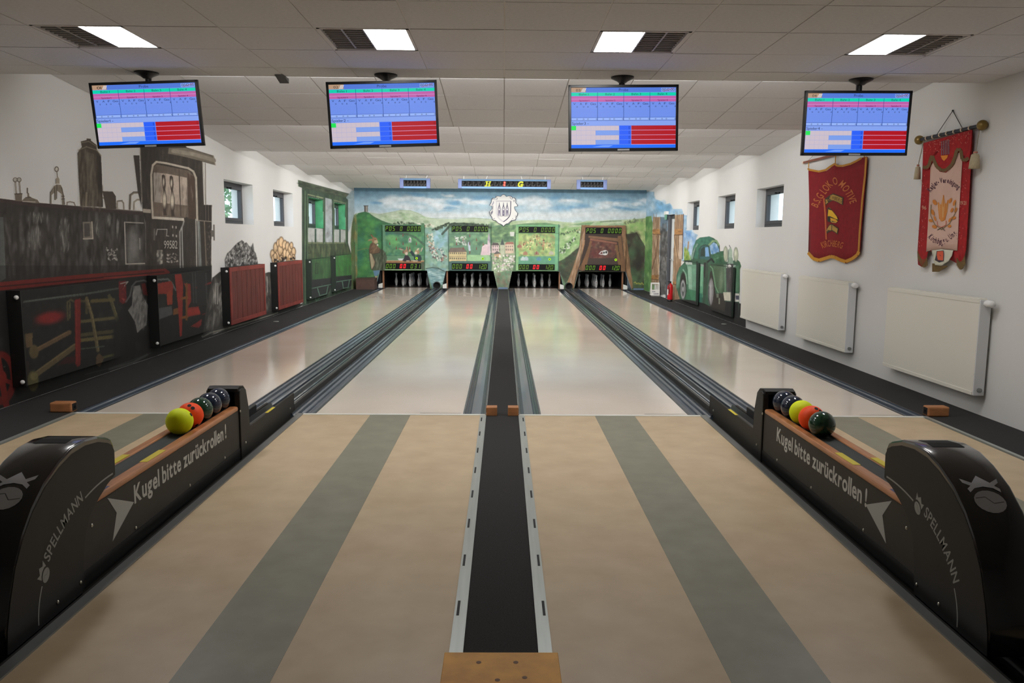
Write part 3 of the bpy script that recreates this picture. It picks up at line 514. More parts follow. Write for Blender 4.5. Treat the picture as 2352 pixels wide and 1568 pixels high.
# ================= front wall: valley with villages, hares, mine
cf = Canvas(800, 424, 1520, 676, (150, 180, 196))
E = crop(790, 390, 5.226); G = crop(1130, 390, 5.227)
def paint_front():
    c = cf; c.A[:] = 1
    ys = np.arange(c.h)+c.y0; t = np.clip((ys-436)/66, 0, 1)[:, None, None]
    c.C[:] = np.array((112, 162, 190.))*(1-t)+np.array((188, 203, 208.))*t
    c.C[98:] = np.array((88, 122, 84.))
    def cloud(x, y, n, rx, ry, col=(206, 212, 214), a=0.5, seed=0):
        for k in range(n): c.ell(x+rng.normal(0, rx*0.55), y+rng.normal(0, ry*0.45), rx*rng.uniform(0.25, 0.6), ry*rng.uniform(0.3, 0.6), col, a*rng.uniform(0.5, 1), rng.uniform(-0.2, 0.2), 1.0)
    for x, y, rx, ry in [(885, 462, 26, 9), (920, 458, 30, 11), (925, 475, 34, 8), (975, 458, 26, 8), (1000, 462, 20, 6), (1027, 450, 15, 4), (1020, 476, 30, 10), (1075, 462, 30, 8), (1100, 466, 26, 6), (1215, 460, 28, 9), (1245, 470, 34, 9), (1300, 462, 20, 6), (1390, 473, 26, 8), (1425, 474, 18, 6), (1405, 466, 14, 5), (1460, 468, 14, 5), (1478, 462, 14, 6), (1340, 480, 30, 6), (1190, 462, 12, 8)]:
        cloud(x, y, 16, rx, ry)
    for x, y, rx, ry in [(860, 466, 14, 5), (1045, 464, 22, 7), (1100, 454, 30, 7), (1275, 452, 22, 7), (1290, 476, 24, 7), (1330, 475, 26, 7), (1440, 480, 40, 6), (1410, 458, 30, 5), (1030, 478, 20, 5), (955, 446, 30, 4)]:
        cloud(x, y, 12, rx, ry, (92, 150, 190), 0.35)
    for x in range(820, 1505, 18): c.ell(x+rng.uniform(-6, 6), 493+rng.uniform(-4, 6), 22, 6, (206, 210, 208), 0.5, 0, 1.0)
    # far hills
    c.poly(E([(150, 640), (150, 520), (250, 500), (420, 530), (560, 505), (680, 480), (800, 485), (900, 520), (970, 560), (1100, 585), (1350, 590), (1560, 572), (1700, 585), (1990, 600), (1990, 800), (150, 800)]), (176, 192, 160))
    c.poly(G([(-20, 620), (300, 610), (560, 598), (760, 615), (1000, 635), (1200, 615), (1500, 600), (1700, 590), (1905, 570), (1920, 800), (-20, 800)]), (172, 190, 152))
    c.dabs(E([(400, 560), (700, 500), (960, 560), (1000, 640), (600, 640)]), [(196, 208, 180), (140, 170, 124), (120, 160, 110), (170, 190, 150)], 90, 5, 2.6, 0.4)
    c.line(E([(420, 540), (560, 512), (680, 486), (800, 490), (930, 540)]), 1.0, (130, 150, 120), 0.6); c.line(E([(1000, 585), (1200, 578), (1500, 578), (1740, 590)]), 0.9, (120, 140, 112), 0.7)
    c.dabs(E([(1180, 650), (1990, 600), (1990, 800), (1180, 800)]), [(160, 186, 120), (110, 150, 104), (190, 204, 150), (84, 122, 84)], 170, 6, 3, 0.4)
    c.dabs(G([(10, 640), (1900, 600), (1900, 760), (10, 780)]), [(150, 184, 112), (106, 152, 100), (186, 202, 150), (196, 206, 170)], 260, 8, 2.6, 0.42, -0.15, 0.2)
    c.poly(G([(240, 660), (420, 640), (640, 635), (820, 660), (820, 690), (250, 690)]), (76, 128, 84), 0.7); c.poly(G([(920, 660), (1080, 640), (1230, 625), (1180, 660)]), (96, 148, 92), 0.7); c.line(G([(1300, 625), (1420, 615), (1550, 612)]), 2.4, (88, 116, 84), 0.7)
    # big green hill on the left
    c.poly(E([(130, 560), (170, 520), (250, 500), (300, 515), (360, 560), (460, 610), (600, 660), (960, 640), (1000, 760), (960, 1260), (150, 1440), (130, 1440)]), (48, 112, 62))
    c.dabs(E([(160, 540), (250, 510), (330, 560), (460, 640), (470, 1250), (300, 1300), (160, 1280)]), [(58, 140, 62), (36, 104, 56), (72, 156, 62), (40, 112, 84), (86, 148, 70), (50, 124, 60)], 330, 5, 4, 0.42)
    for x, y in ((270, 880), (330, 650), (260, 1150), (390, 900)): c.ell(*E([(x, y)])[0], 12, 9, (82, 164, 62), 0.5, 0, 1.0)
    for x, y in ((190, 1000), (200, 850), (420, 760), (180, 1080)): c.ell(*E([(x, y)])[0], 10, 12, (32, 110, 92), 0.5, 0, 1.0)
    c.poly(E([(100, 560), (150, 520), (165, 700), (160, 1100), (150, 1440), (60, 1480), (70, 800)]), (112, 130, 74), 0.9); c.dabs(E([(100, 580), (150, 560), (150, 1430), (80, 1440), (80, 800)]), [(150, 118, 52), (88, 120, 76), (64, 132, 78), (140, 140, 84)], 90, 2.4, 9, 0.5, 0, 0.2)
    c.line(E([(160, 970), (260, 940), (320, 950)]), 1.5, (140, 120, 50), 0.6); c.line(E([(320, 540), (470, 630), (640, 660)]), 2.2, (76, 110, 74), 0.7)
    c.poly(E([(243, 430), (287, 432), (287, 505), (246, 505)]), (120, 112, 100)); c.line(E([(250, 435), (250, 500)]), 2, (70, 64, 58)); c.line(E([(270, 435), (270, 500)]), 2, (170, 160, 145)); c.line(E([(240, 432), (290, 432)]), 1.6, (60, 54, 50))
    c.poly(E([(150, 1295), (380, 1285), (375, 1440), (150, 1450)]), (62, 44, 38)); c.dots(E([(160, 1300), (370, 1295), (370, 1430), (160, 1435)]), [(78, 56, 46), (48, 34, 30)], 60, 3, 3, 0.5)
    # rows of trees and small houses on the slope
    c.dots(E([(590, 620), (850, 635), (850, 660), (600, 650)]), [(64, 84, 60), (120, 140, 104), (48, 66, 50)], 46, 1.6, 2.2, 0.7)
    c.dots(E([(850, 640), (1060, 650), (1100, 690), (870, 690)]), [(200, 190, 172), (188, 150, 128), (110, 130, 96), (214, 206, 190)], 36, 2.2, 1.8, 0.85)
    # village with lake in the middle left
    c.poly(E([(975, 690), (1110, 700), (1240, 640), (1260, 1250), (1100, 1330), (1060, 1250), (975, 1200)]), (128, 164, 140))
    c.ell(*E([(1150, 850)])[0], 20, 26, (142, 184, 206), 0.9, 0.5, 0.9); c.ell(*E([(1130, 760)])[0], 12, 10, (150, 190, 208), 0.7, 0.5, 0.9)
    c.dabs(E([(975, 700), (1250, 660), (1250, 1180), (980, 1180)]), [(96, 150, 122), (150, 186, 158), (86, 140, 104), (128, 176, 184)], 120, 4, 4, 0.4)
    c.dots(E([(985, 760), (1060, 760), (1080, 900), (1010, 930), (985, 880)]), [(206, 198, 172), (190, 150, 112), (90, 110, 84), (220, 216, 200)], 60, 1.7, 1.5, 0.8)
    c.dots(E([(1000, 900), (1200, 960), (1235, 1060), (1160, 1110), (1060, 1040)]), [(212, 206, 196), (168, 110, 92), (84, 90, 92), (196, 196, 186), (120, 92, 82), (96, 120, 120)], 110, 1.9, 1.5, 0.85)
    c.line(E([(1060, 720), (1140, 690), (1260, 635)]), 3.2, (50, 64, 48), 0.85); c.dots(E([(1080, 700), (1250, 630), (1260, 660), (1100, 730)]), [(44, 56, 40), (84, 104, 74)], 50, 1.8, 1.8, 0.8)
    c.poly(E([(990, 1180), (1230, 1180), (1220, 1240), (1190, 1330), (1150, 1420), (1060, 1420), (1000, 1240)]), (112, 158, 160)); c.dabs(E([(1000, 1190), (1225, 1190), (1180, 1380), (1060, 1380)]), [(170, 196, 194), (88, 134, 140), (120, 168, 170), (210, 224, 220)], 90, 5, 1.2, 0.5, 0, 0.15)
    c.line(E([(985, 1185), (1060, 1172), (1130, 1180), (1230, 1230)]), 2, (52, 72, 64), 0.8)
    for k in range(12): c.line(E([(1070+14*k, 1130+9*k), (1070+14*k, 1180+7*k)]), 0.9, (70, 96, 84), 0.8)
    # village with the castle and church
    c.poly(E([(1260, 650), (1440, 640), (1760, 680), (1990, 640), (1990, 1420), (1900, 1420), (1840, 1420), (1760, 1220), (1260, 1220)]), (92, 136, 104)); 
    c.dabs(E([(1270, 660), (1990, 650), (1990, 900), (1270, 900)]), [(96, 140, 88), (60, 96, 72), (150, 186, 116), (76, 118, 92), (116, 160, 112)], 200, 4.5, 3.6, 0.45)
    c.line(E([(1180, 770), (1290, 650), (1440, 645), (1600, 660), (1760, 690)]), 5, (48, 62, 48), 0.8); c.dots(E([(1260, 640), (1740, 650), (1740, 680), (1260, 690)]), [(40, 52, 40), (70, 90, 64)], 60, 3, 2.2, 0.6)
    c.dots(E([(1320, 800), (1450, 790), (1480, 860), (1500, 900), (1360, 900)]), [(214, 212, 204), (190, 196, 186), (120, 120, 116), (80, 110, 84)], 60, 2.0, 1.6, 0.85)
    c.poly(E([(1255, 985), (1470, 985), (1472, 1095), (1258, 1095)]), (200, 178, 122)); c.poly(E([(1250, 990), (1280, 935), (1440, 930), (1476, 985)]), (112, 96, 84)); c.line(E([(1258, 1040), (1470, 1040)]), 1.2, (150, 128, 88))
    for r_ in range(2):
        for k in range(8): c.poly(E([(1270+25*k, 992+62*r_), (1283+25*k, 992+62*r_), (1283+25*k, 1012+62*r_), (1270+25*k, 1012+62*r_)]), (74, 74, 68), 0.9)
    c.poly(E([(1480, 1020), (1750, 1020), (1755, 1105), (1480, 1100)]), (140, 186, 128)); c.poly(E([(1260, 1095), (1760, 1095), (1760, 1215), (1260, 1215)]), (66, 104, 96)); c.line(E([(1500, 880), (1510, 960)]), 5, (176, 186, 200)); c.line(E([(1508, 855), (1508, 890)]), 2.5, (90, 104, 112))
    c.poly(E([(1640, 1010), (1660, 920), (1700, 890), (1730, 900), (1755, 1000), (1755, 1020), (1640, 1022)]), (214, 186, 190)); c.poly(E([(1722, 1000), (1725, 850), (1740, 745), (1758, 850), (1762, 1000)]), (204, 180, 188)); c.poly(E([(1724, 850), (1741, 740), (1759, 850)]), (160, 150, 164))
    for k in range(5): c.line(E([(1655+20*k, 930), (1655+20*k, 1015)]), 0.9, (176, 140, 150), 0.7)
    c.poly(E([(1768, 905), (1875, 895), (1880, 1000), (1770, 1005)]), (208, 180, 172)); c.poly(E([(1765, 905), (1785, 875), (1860, 870), (1878, 900)]), (88, 76, 74)); c.poly(E([(1890, 900), (1925, 900), (1925, 1040), (1892, 1040)]), (170, 178, 150)); c.poly(E([(1888, 900), (1905, 830), (1925, 900)]), (70, 82, 80)); c.poly(E([(1930, 890), (1990, 880), (1990, 1000), (1930, 1000)]), (206, 178, 150)); c.poly(E([(1925, 895), (1945, 868), (1990, 862), (1990, 890)]), (156, 96, 80)); c.poly(E([(1805, 1010), (1880, 1000), (1880, 1060), (1810, 1060)]), (196, 160, 118)); c.poly(E([(1800, 1010), (1840, 970), (1885, 1005)]), (92, 88, 86))
    for x0, y0 in ((1780, 920), (1780, 955), (1940, 910), (1940, 945)):
        for k in range(4): c.poly(E([(x0+22*k if x0 < 1900 else x0+13*k, y0), (x0+10+22*k if x0 < 1900 else x0+7+13*k, y0), (x0+10+22*k if x0 < 1900 else x0+7+13*k, y0+22), (x0+22*k if x0 < 1900 else x0+13*k, y0+22)]), (92, 84, 84), 0.8)
    c.dots(E([(1770, 1030), (1990, 1000), (1990, 1180), (1800, 1200)]), [(220, 212, 206), (196, 168, 160), (130, 170, 110), (90, 110, 84), (206, 186, 190), (150, 108, 96), (176, 200, 150)], 190, 2.2, 1.8, 0.85)
    c.poly(E([(1840, 1240), (1990, 1180), (1990, 1425), (1860, 1425)]), (108, 132, 100), 0.9); c.dabs(E([(1830, 1230), (1990, 1190), (1990, 1420), (1860, 1420)]), [(92, 128, 88), (140, 150, 112), (120, 104, 84), (104, 148, 110)], 60, 4, 5, 0.45)
    # same village right of centre, orchard panel
    c.poly(G([(0, 860), (260, 860), (280, 1000), (250, 1200), (200, 1420), (60, 1420), (0, 1230)]), (140, 162, 122)); c.poly(G([(0, 690), (270, 660), (290, 860), (0, 870)]), (96, 136, 92)); c.dabs(G([(0, 690), (275, 660), (285, 850), (0, 860)]), [(70, 106, 78), (150, 186, 112), (110, 150, 100), (60, 92, 70)], 80, 5, 3.4, 0.5)
    c.poly(G([(0, 900), (80, 890), (85, 990), (0, 1000)]), (208, 180, 176)); c.poly(G([(0, 905), (10, 872), (70, 876), (88, 905)]), (84, 74, 74)); c.poly(G([(100, 900), (150, 895), (150, 1040), (105, 1040)]), (176, 180, 150)); c.poly(G([(100, 900), (124, 820), (150, 900)]), (72, 84, 82)); c.poly(G([(155, 890), (262, 880), (262, 1000), (160, 1005)]), (206, 180, 152)); c.poly(G([(150, 895), (175, 868), (250, 864), (266, 890)]), (158, 98, 82)); c.poly(G([(25, 1010), (105, 1000), (105, 1070), (30, 1070)]), (198, 160, 116)); c.poly(G([(20, 1012), (60, 970), (108, 1005)]), (94, 90, 88)); c.poly(G([(215, 745), (270, 745), (265, 795), (220, 795)]), (206, 204, 196))
    for x0 in (10, 165):
        for k in range(4):
            for r_ in range(2): c.poly(G([(x0+24*k, 908+38*r_), (x0+12+24*k, 908+38*r_), (x0+12+24*k, 930+38*r_), (x0+24*k, 930+38*r_)]), (96, 86, 86), 0.8)
    c.dots(G([(0, 1030), (275, 1010), (260, 1180), (200, 1220), (30, 1210)]), [(220, 212, 206), (196, 168, 160), (130, 170, 110), (90, 110, 84), (206, 186, 190), (176, 200, 150)], 160, 2.2, 1.8, 0.85)
    c.poly(G([(30, 1240), (240, 1200), (200, 1425), (62, 1425)]), (112, 134, 100), 0.9); c.dabs(G([(60, 1240), (230, 1210), (190, 1420), (70, 1420)]), [(92, 136, 96), (140, 140, 110), (118, 96, 80), (100, 156, 116)], 60, 4, 5, 0.45)
    # meadow between orchard and mine
    c.poly(G([(790, 700), (1090, 680), (1060, 900), (1000, 960), (880, 1060), (790, 1110)]), (138, 180, 108)); c.dabs(G([(795, 710), (1085, 690), (1050, 900), (880, 1050), (795, 1090)]), [(164, 196, 124), (108, 160, 88), (186, 204, 150), (120, 176, 92)], 120, 6, 3, 0.45, -0.5, 0.3)
    c.dots(G([(800, 960), (960, 830), (1040, 720), (1060, 740), (960, 900), (830, 1030)]), [(60, 86, 56), (210, 214, 200), (84, 110, 72)], 70, 1.8, 1.6, 0.8); c.dots(G([(800, 770), (1050, 700), (1060, 720), (820, 790)]), [(84, 110, 74), (190, 170, 130), (60, 90, 60)], 40, 2, 1.3, 0.7)
    c.poly(G([(785, 1105), (880, 1065), (1000, 960), (1060, 920), (1000, 1150), (930, 1300), (880, 1360), (840, 1280), (800, 1215), (785, 1215)]), (66, 78, 52)); c.dabs(G([(790, 1110), (880, 1070), (1040, 940), (990, 1150), (900, 1330), (810, 1210)]), [(52, 72, 48), (88, 76, 54), (64, 104, 62), (44, 52, 38)], 70, 5, 4, 0.5)
    # right meadow and the cave hill
    c.poly(G([(1590, 620), (1900, 575), (1900, 900), (1870, 960), (1600, 760)]), (150, 180, 100)); c.dabs(G([(1600, 620), (1895, 580), (1895, 940), (1780, 800), (1620, 750)]), [(170, 190, 112), (112, 160, 80), (190, 186, 130), (130, 176, 88)], 110, 5, 4, 0.45)
    c.dots(G([(1580, 620), (1700, 590), (1880, 575), (1880, 600), (1600, 650)]), [(96, 112, 78), (150, 160, 120)], 40, 3, 1.6, 0.6)
    c.poly(G([(1610, 770), (1680, 765), (1740, 748), (1760, 790), (1800, 850), (1840, 920), (1880, 975), (1872, 1430), (1680, 1430), (1640, 1200), (1612, 900)]), (70, 66, 46)); c.dabs(G([(1620, 780), (1740, 760), (1800, 860), (1870, 980), (1865, 1420), (1690, 1420)]), [(56, 48, 34), (86, 84, 56), (60, 92, 56), (44, 40, 30), (74, 108, 66)], 170, 5, 7, 0.45)
    for x, y in ((1740, 1000), (1790, 1080), (1720, 1150)): c.ell(*G([(x, y)])[0], 9, 13, (40, 34, 26), 0.6, 0.4, 1.0)
    for x, y in ((1680, 1000), (1740, 1350), (1830, 1250), (1690, 1250)): c.ell(*G([(x, y)])[0], 9, 12, (66, 112, 66), 0.5, 0, 1.0)
    c.line(G([(1705, 1355), (1720, 1345), (1735, 1365), (1760, 1358), (1785, 1370), (1800, 1355), (1820, 1378), (1850, 1368)]), 1.6, (168, 166, 56)); c.line(G([(1710, 1370), (1850, 1380)]), 1.0, (150, 150, 50), 0.7)
    c.poly(G([(1870, 570), (1905, 560), (1905, 1450), (1868, 1450)]), (84, 138, 84)); c.dabs(G([(1872, 580), (1902, 580), (1902, 1440), (1872, 1440)]), [(120, 160, 110), (60, 110, 70), (104, 150, 84)], 60, 2, 8, 0.5)
    c.poly(G([(1905, 250), (1960, 250), (1960, 1450), (1905, 1450)]), (146, 178, 186)); c.dabs(G([(1905, 560), (1935, 560), (1935, 1450), (1905, 1450)]), [(96, 146, 92), (140, 180, 150), (70, 120, 76)], 50, 3, 9, 0.5)
    # panels of the four lanes
    c.poly(E([(462, 660), (968, 660), (965, 1200), (470, 1200)]), (66, 124, 78)); c.dabs(E([(500, 770), (960, 770), (955, 1030), (500, 1030)]), [(74, 144, 78), (56, 116, 76), (92, 158, 92), (48, 112, 92), (110, 160, 110)], 230, 5, 4, 0.42); c.poly(E([(466, 662), (500, 662), (500, 1195), (472, 1195)]), (92, 146, 110), 0.7); c.poly(E([(498, 748), (720, 748), (700, 780), (498, 778)]), (40, 96, 96), 0.6)
    c.line(E([(610, 755), (760, 770), (860, 810), (930, 870), (962, 900)]), 5, (62, 92, 72), 0.75); c.ell(*E([(600, 850)])[0], 12, 12, (96, 178, 84), 0.6, 0, 1.0); c.poly(E([(500, 1030), (960, 1030), (950, 1090), (500, 1090)]), (92, 142, 104), 0.8); c.line(E([(500, 1030), (960, 1028)]), 1, (50, 84, 58), 0.8)
    c.poly(E([(775, 870), (775, 830), (790, 808), (808, 830), (808, 872)]), (168, 176, 172)); c.poly(E([(772, 832), (790, 802), (812, 832)]), (210, 214, 208))
    c.line(E([(462, 660), (462, 1200)]), 1.4, (40, 84, 56), 0.8); c.line(E([(968, 660), (968, 1200)]), 1.4, (48, 90, 62), 0.8); c.line(E([(462, 660), (968, 660)]), 1.2, (110, 160, 116), 0.7)
    c.poly(E([(498, 1090), (965, 1086), (962, 1104), (940, 1104), (930, 1118), (498, 1120)]), (150, 98, 58)); c.line(E([(500, 1092), (960, 1089)]), 1.6, (206, 166, 120), 0.8); c.poly(E([(930, 1105), (965, 1102), (962, 1200), (930, 1200)]), (74, 84, 62)); c.poly(E([(470, 1190), (930, 1190), (930, 1204), (470, 1204)]), (150, 186, 130)); c.poly(E([(645, 1062), (730, 1062), (715, 1085), (660, 1085)]), (196, 202, 200))
    c.line(E([(1258, 650), (1258, 1200)]), 1.4, (60, 100, 84), 0.7); c.line(E([(1765, 660), (1768, 1205)]), 1.4, (54, 92, 74), 0.7); c.line(E([(1258, 775), (1730, 778)]), 1, (60, 96, 72), 0.6)
    c.poly(G([(285, 660), (800, 660), (795, 1210), (285, 1210)]), (104, 160, 100)); c.poly(G([(320, 760), (785, 760), (785, 1040), (320, 1040)]), (146, 176, 96)); c.dabs(G([(325, 765), (780, 765), (780, 1040), (325, 1040)]), [(170, 192, 104), (112, 162, 92), (186, 196, 120), (96, 146, 92), (150, 130, 84)], 230, 4, 3.6, 0.45)
    c.poly(G([(290, 1040), (785, 1035), (785, 1130), (290, 1130)]), (84, 152, 120), 0.9); c.poly(G([(288, 662), (318, 662), (318, 1205), (290, 1205)]), (136, 186, 118), 0.8); c.poly(G([(755, 662), (798, 662), (795, 1205), (755, 1205)]), (104, 176, 126), 0.8); c.poly(G([(288, 662), (798, 660), (798, 684), (290, 684)]), (108, 178, 116), 0.8)
    for x, y in ((460, 880), (530, 810), (600, 870), (400, 900), (690, 900)): c.dots(G([(x-40, y-30), (x+40, y-30), (x+40, y+40), (x-40, y+40)]), [(210, 190, 120), (84, 112, 70), (180, 120, 90), (196, 206, 140)], 24, 1.6, 1.6, 0.8)
    for x, y, cc in ((400, 1000, (170, 110, 90)), (330, 915, (160, 92, 80)), (540, 1000, (150, 110, 96)), (370, 1065, (190, 200, 200)), (410, 1065, (170, 180, 190)), (560, 1070, (80, 130, 170)), (710, 995, (176, 170, 160))): c.poly(G([(x-28, y+22), (x-28, y-5), (x, y-26), (x+28, y-5), (x+28, y+22)]), cc, 0.85)
    c.line(G([(285, 760), (800, 762)]), 1, (70, 110, 66), 0.7); c.line(G([(800, 655), (806, 690), (798, 1210)]), 1.6, (70, 130, 120), 0.8)
    # timbered mine entrance
    wd, wd2, wdk = (138, 96, 60), (160, 116, 76), (82, 56, 38)
    c.poly(G([(1075, 665), (1605, 668), (1610, 760), (1640, 1000), (1690, 1430), (1560, 1430), (1540, 1220), (1040, 1220), (980, 1430), (900, 1370), (1000, 1150), (1050, 900)]), (58, 40, 30))
    c.poly(G([(1180, 840), (1500, 880), (1480, 1060), (1150, 1060)]), (98, 56, 44)); c.dabs(G([(1190, 860), (1490, 890), (1475, 1050), (1160, 1050)]), [(128, 88, 68), (84, 38, 34), (112, 46, 40), (70, 48, 40), (150, 116, 90)], 110, 3.5, 3, 0.5); c.ell(*G([(1260, 1010)])[0], 16, 10, (104, 36, 34), 0.6, 0, 1)
    c.poly(G([(1110, 1060), (1500, 1058), (1540, 1130), (1090, 1130)]), (66, 48, 40))
    c.poly(G([(1075, 665), (1600, 668), (1602, 692), (1075, 690)]), (146, 98, 60)); c.poly(G([(1078, 690), (1120, 690), (1120, 760), (1110, 900), (1060, 1100), (1000, 1300), (985, 1420), (960, 1420), (900, 1360), (980, 1150), (1050, 930), (1070, 760)]), wd2); c.poly(G([(1130, 1200), (1190, 900), (1205, 860), (1180, 850), (1100, 1080), (1040, 1190), (1080, 1215)]), (128, 84, 46), 0.9)
    c.poly(G([(1550, 690), (1605, 690), (1606, 780), (1640, 1000), (1692, 1420), (1650, 1430), (1600, 1150), (1560, 800)]), wd); c.poly(G([(1505, 790), (1550, 790), (1575, 1000), (1610, 1220), (1555, 1225), (1540, 1050)]), (120, 80, 46)); c.poly(G([(1480, 900), (1510, 900), (1530, 1040), (1570, 1200), (1540, 1210), (1500, 1080)]), (130, 88, 46), 0.9)
    c.poly(G([(1160, 790), (1520, 820), (1515, 860), (1160, 815)]), (126, 86, 56)); c.poly(G([(1180, 820), (1505, 870), (1500, 890), (1175, 845)]), (142, 84, 62)); c.dabs(G([(1080, 700), (1110, 700), (1060, 1100), (960, 1400), (920, 1360), (1050, 960)]), [(184, 146, 108), (110, 74, 46), (196, 176, 160), (140, 98, 60)], 70, 1.4, 10, 0.45, 0.25, 0.1); c.dabs(G([(1560, 700), (1600, 700), (1640, 1020), (1685, 1400), (1655, 1420), (1600, 1100)]), [(170, 128, 84), (104, 70, 44), (150, 106, 66)], 60, 1.4, 9, 0.45, -0.12, 0.1)
    c.line(G([(1290, 1010), (1310, 985), (1340, 975), (1360, 990), (1350, 1020), (1300, 1015)]), 1.6, (214, 214, 210)); c.ell(*G([(1360, 995)])[0], 6, 6, (220, 220, 216)); c.ell(*G([(1372, 990)])[0], 2.2, 3, (40, 36, 36)); c.ell(*G([(1345, 995)])[0], 2, 2.6, (60, 54, 54))
    # a big hare in coat and two hares at a bar table (plain painted animals)
    H = crop(840, 510, 12.06)
    c.poly(H([(120, 620), (175, 560), (230, 560), (300, 650), (400, 740), (480, 760), (540, 850), (590, 1000), (560, 1150), (530, 1320), (420, 1345), (200, 1340), (150, 1300), (110, 1000), (90, 760)]), (72, 84, 58)); c.poly(H([(170, 570), (120, 620), (95, 760), (110, 850), (200, 880), (380, 840), (400, 740), (300, 640), (230, 565)]), (104, 76, 50)); c.dabs(H([(130, 620), (230, 590), (380, 740), (370, 830), (200, 870), (110, 800)]), [(140, 106, 74), (78, 54, 36), (120, 88, 58)], 50, 1.2, 3.5, 0.5, 0.5, 0.4)
    c.poly(H([(110, 860), (180, 890), (260, 1100), (240, 1200), (180, 1310), (150, 1290), (110, 1000)]), (156, 136, 104)); c.poly(H([(115, 870), (150, 880), (215, 1100), (190, 1250), (160, 1270), (130, 1050)]), (176, 164, 124), 0.8); c.line(H([(180, 890), (262, 1100), (240, 1210), (175, 1320)]), 1.4, (70, 44, 34)); c.line(H([(95, 760), (110, 1000), (150, 1300)]), 1.2, (60, 40, 30)); c.line(H([(200, 885), (390, 845), (420, 760)]), 1.6, (60, 46, 34), 0.8)
    c.dabs(H([(260, 900), (540, 860), (570, 1020), (520, 1300), (230, 1320), (280, 1100)]), [(56, 68, 46), (92, 102, 74), (120, 126, 100), (64, 76, 54)], 60, 1.4, 6, 0.45, 0.1, 0.3)
    c.ell(*H([(245, 500)])[0], 6.6, 6.8, (150, 110, 72)); c.ell(*H([(285, 545)])[0], 4.6, 4.2, (186, 162, 120)); c.poly(H([(130, 345), (180, 350), (220, 400), (240, 450), (200, 450)]), (150, 104, 68)); c.poly(H([(50, 525), (90, 480), (170, 460), (180, 500), (100, 515)]), (166, 128, 86)); c.line(H([(130, 350), (160, 345), (200, 400)]), 1.2, (88, 50, 36)); c.line(H([(290, 605), (365, 600)]), 1.2, (40, 40, 50)); c.ell(*H([(330, 630)])[0], 1.6, 2.2, (206, 200, 186)); c.ell(*H([(262, 492)])[0], 1.0, 1.0, (50, 34, 26))
    c.poly(H([(205, 1345), (380, 1330), (370, 1420), (300, 1500), (240, 1490)]), (84, 128, 160)); c.poly(H([(250, 1490), (330, 1490), (320, 1568), (270, 1568)]), (156, 140, 100))
    c.poly(H([(1005, 1060), (1060, 1000), (1075, 930), (1110, 900), (1180, 920), (1230, 990), (1260, 1080), (1060, 1085)]), (44, 36, 46)); c.ell(*H([(1120, 830)])[0], 5.2, 6, (156, 116, 84)); c.ell(*H([(1130, 870)])[0], 3, 3, (196, 176, 156)); c.poly(H([(900, 725), (960, 715), (1030, 750), (1060, 790), (940, 765)]), (190, 166, 138)); c.line(H([(905, 722), (1035, 752)]), 1.4, (92, 52, 42)); c.poly(H([(1120, 760), (1125, 690), (1150, 675), (1170, 720), (1160, 790)]), (170, 140, 104)); c.line(H([(1160, 690), (1172, 780)]), 1.6, (60, 44, 36))
    c.poly(H([(1215, 830), (1280, 790), (1340, 880), (1370, 960), (1440, 900), (1520, 920), (1555, 1010), (1520, 1085), (1400, 1070), (1340, 1040), (1330, 960)]), (28, 56, 58)); c.ell(*H([(1425, 830)])[0], 5.6, 5.6, (160, 126, 88)); c.ell(*H([(1385, 860)])[0], 3.2, 3.2, (200, 186, 160)); c.poly(H([(1410, 780), (1430, 730), (1490, 715), (1470, 760), (1430, 790)]), (196, 180, 150)); c.poly(H([(1510, 820), (1540, 740), (1580, 690), (1585, 730), (1540, 820)]), (190, 172, 146)); c.line(H([(1545, 740), (1520, 815)]), 1.0, (110, 84, 62)); c.ell(*H([(1225, 790)])[0], 2.2, 3.2, (186, 156, 118))
    c.poly(H([(1120, 1060), (1220, 1058), (1215, 1085), (1125, 1085)]), (206, 180, 150)); c.poly(H([(1310, 1060), (1440, 1056), (1430, 1082), (1320, 1084)]), (206, 190, 162))
paint_front(); cf.grain(0.09); cf.muted(800, 1521, 0.80, 0.90)
alb_front = cf.albedo(WALL_ALB/lin(212))

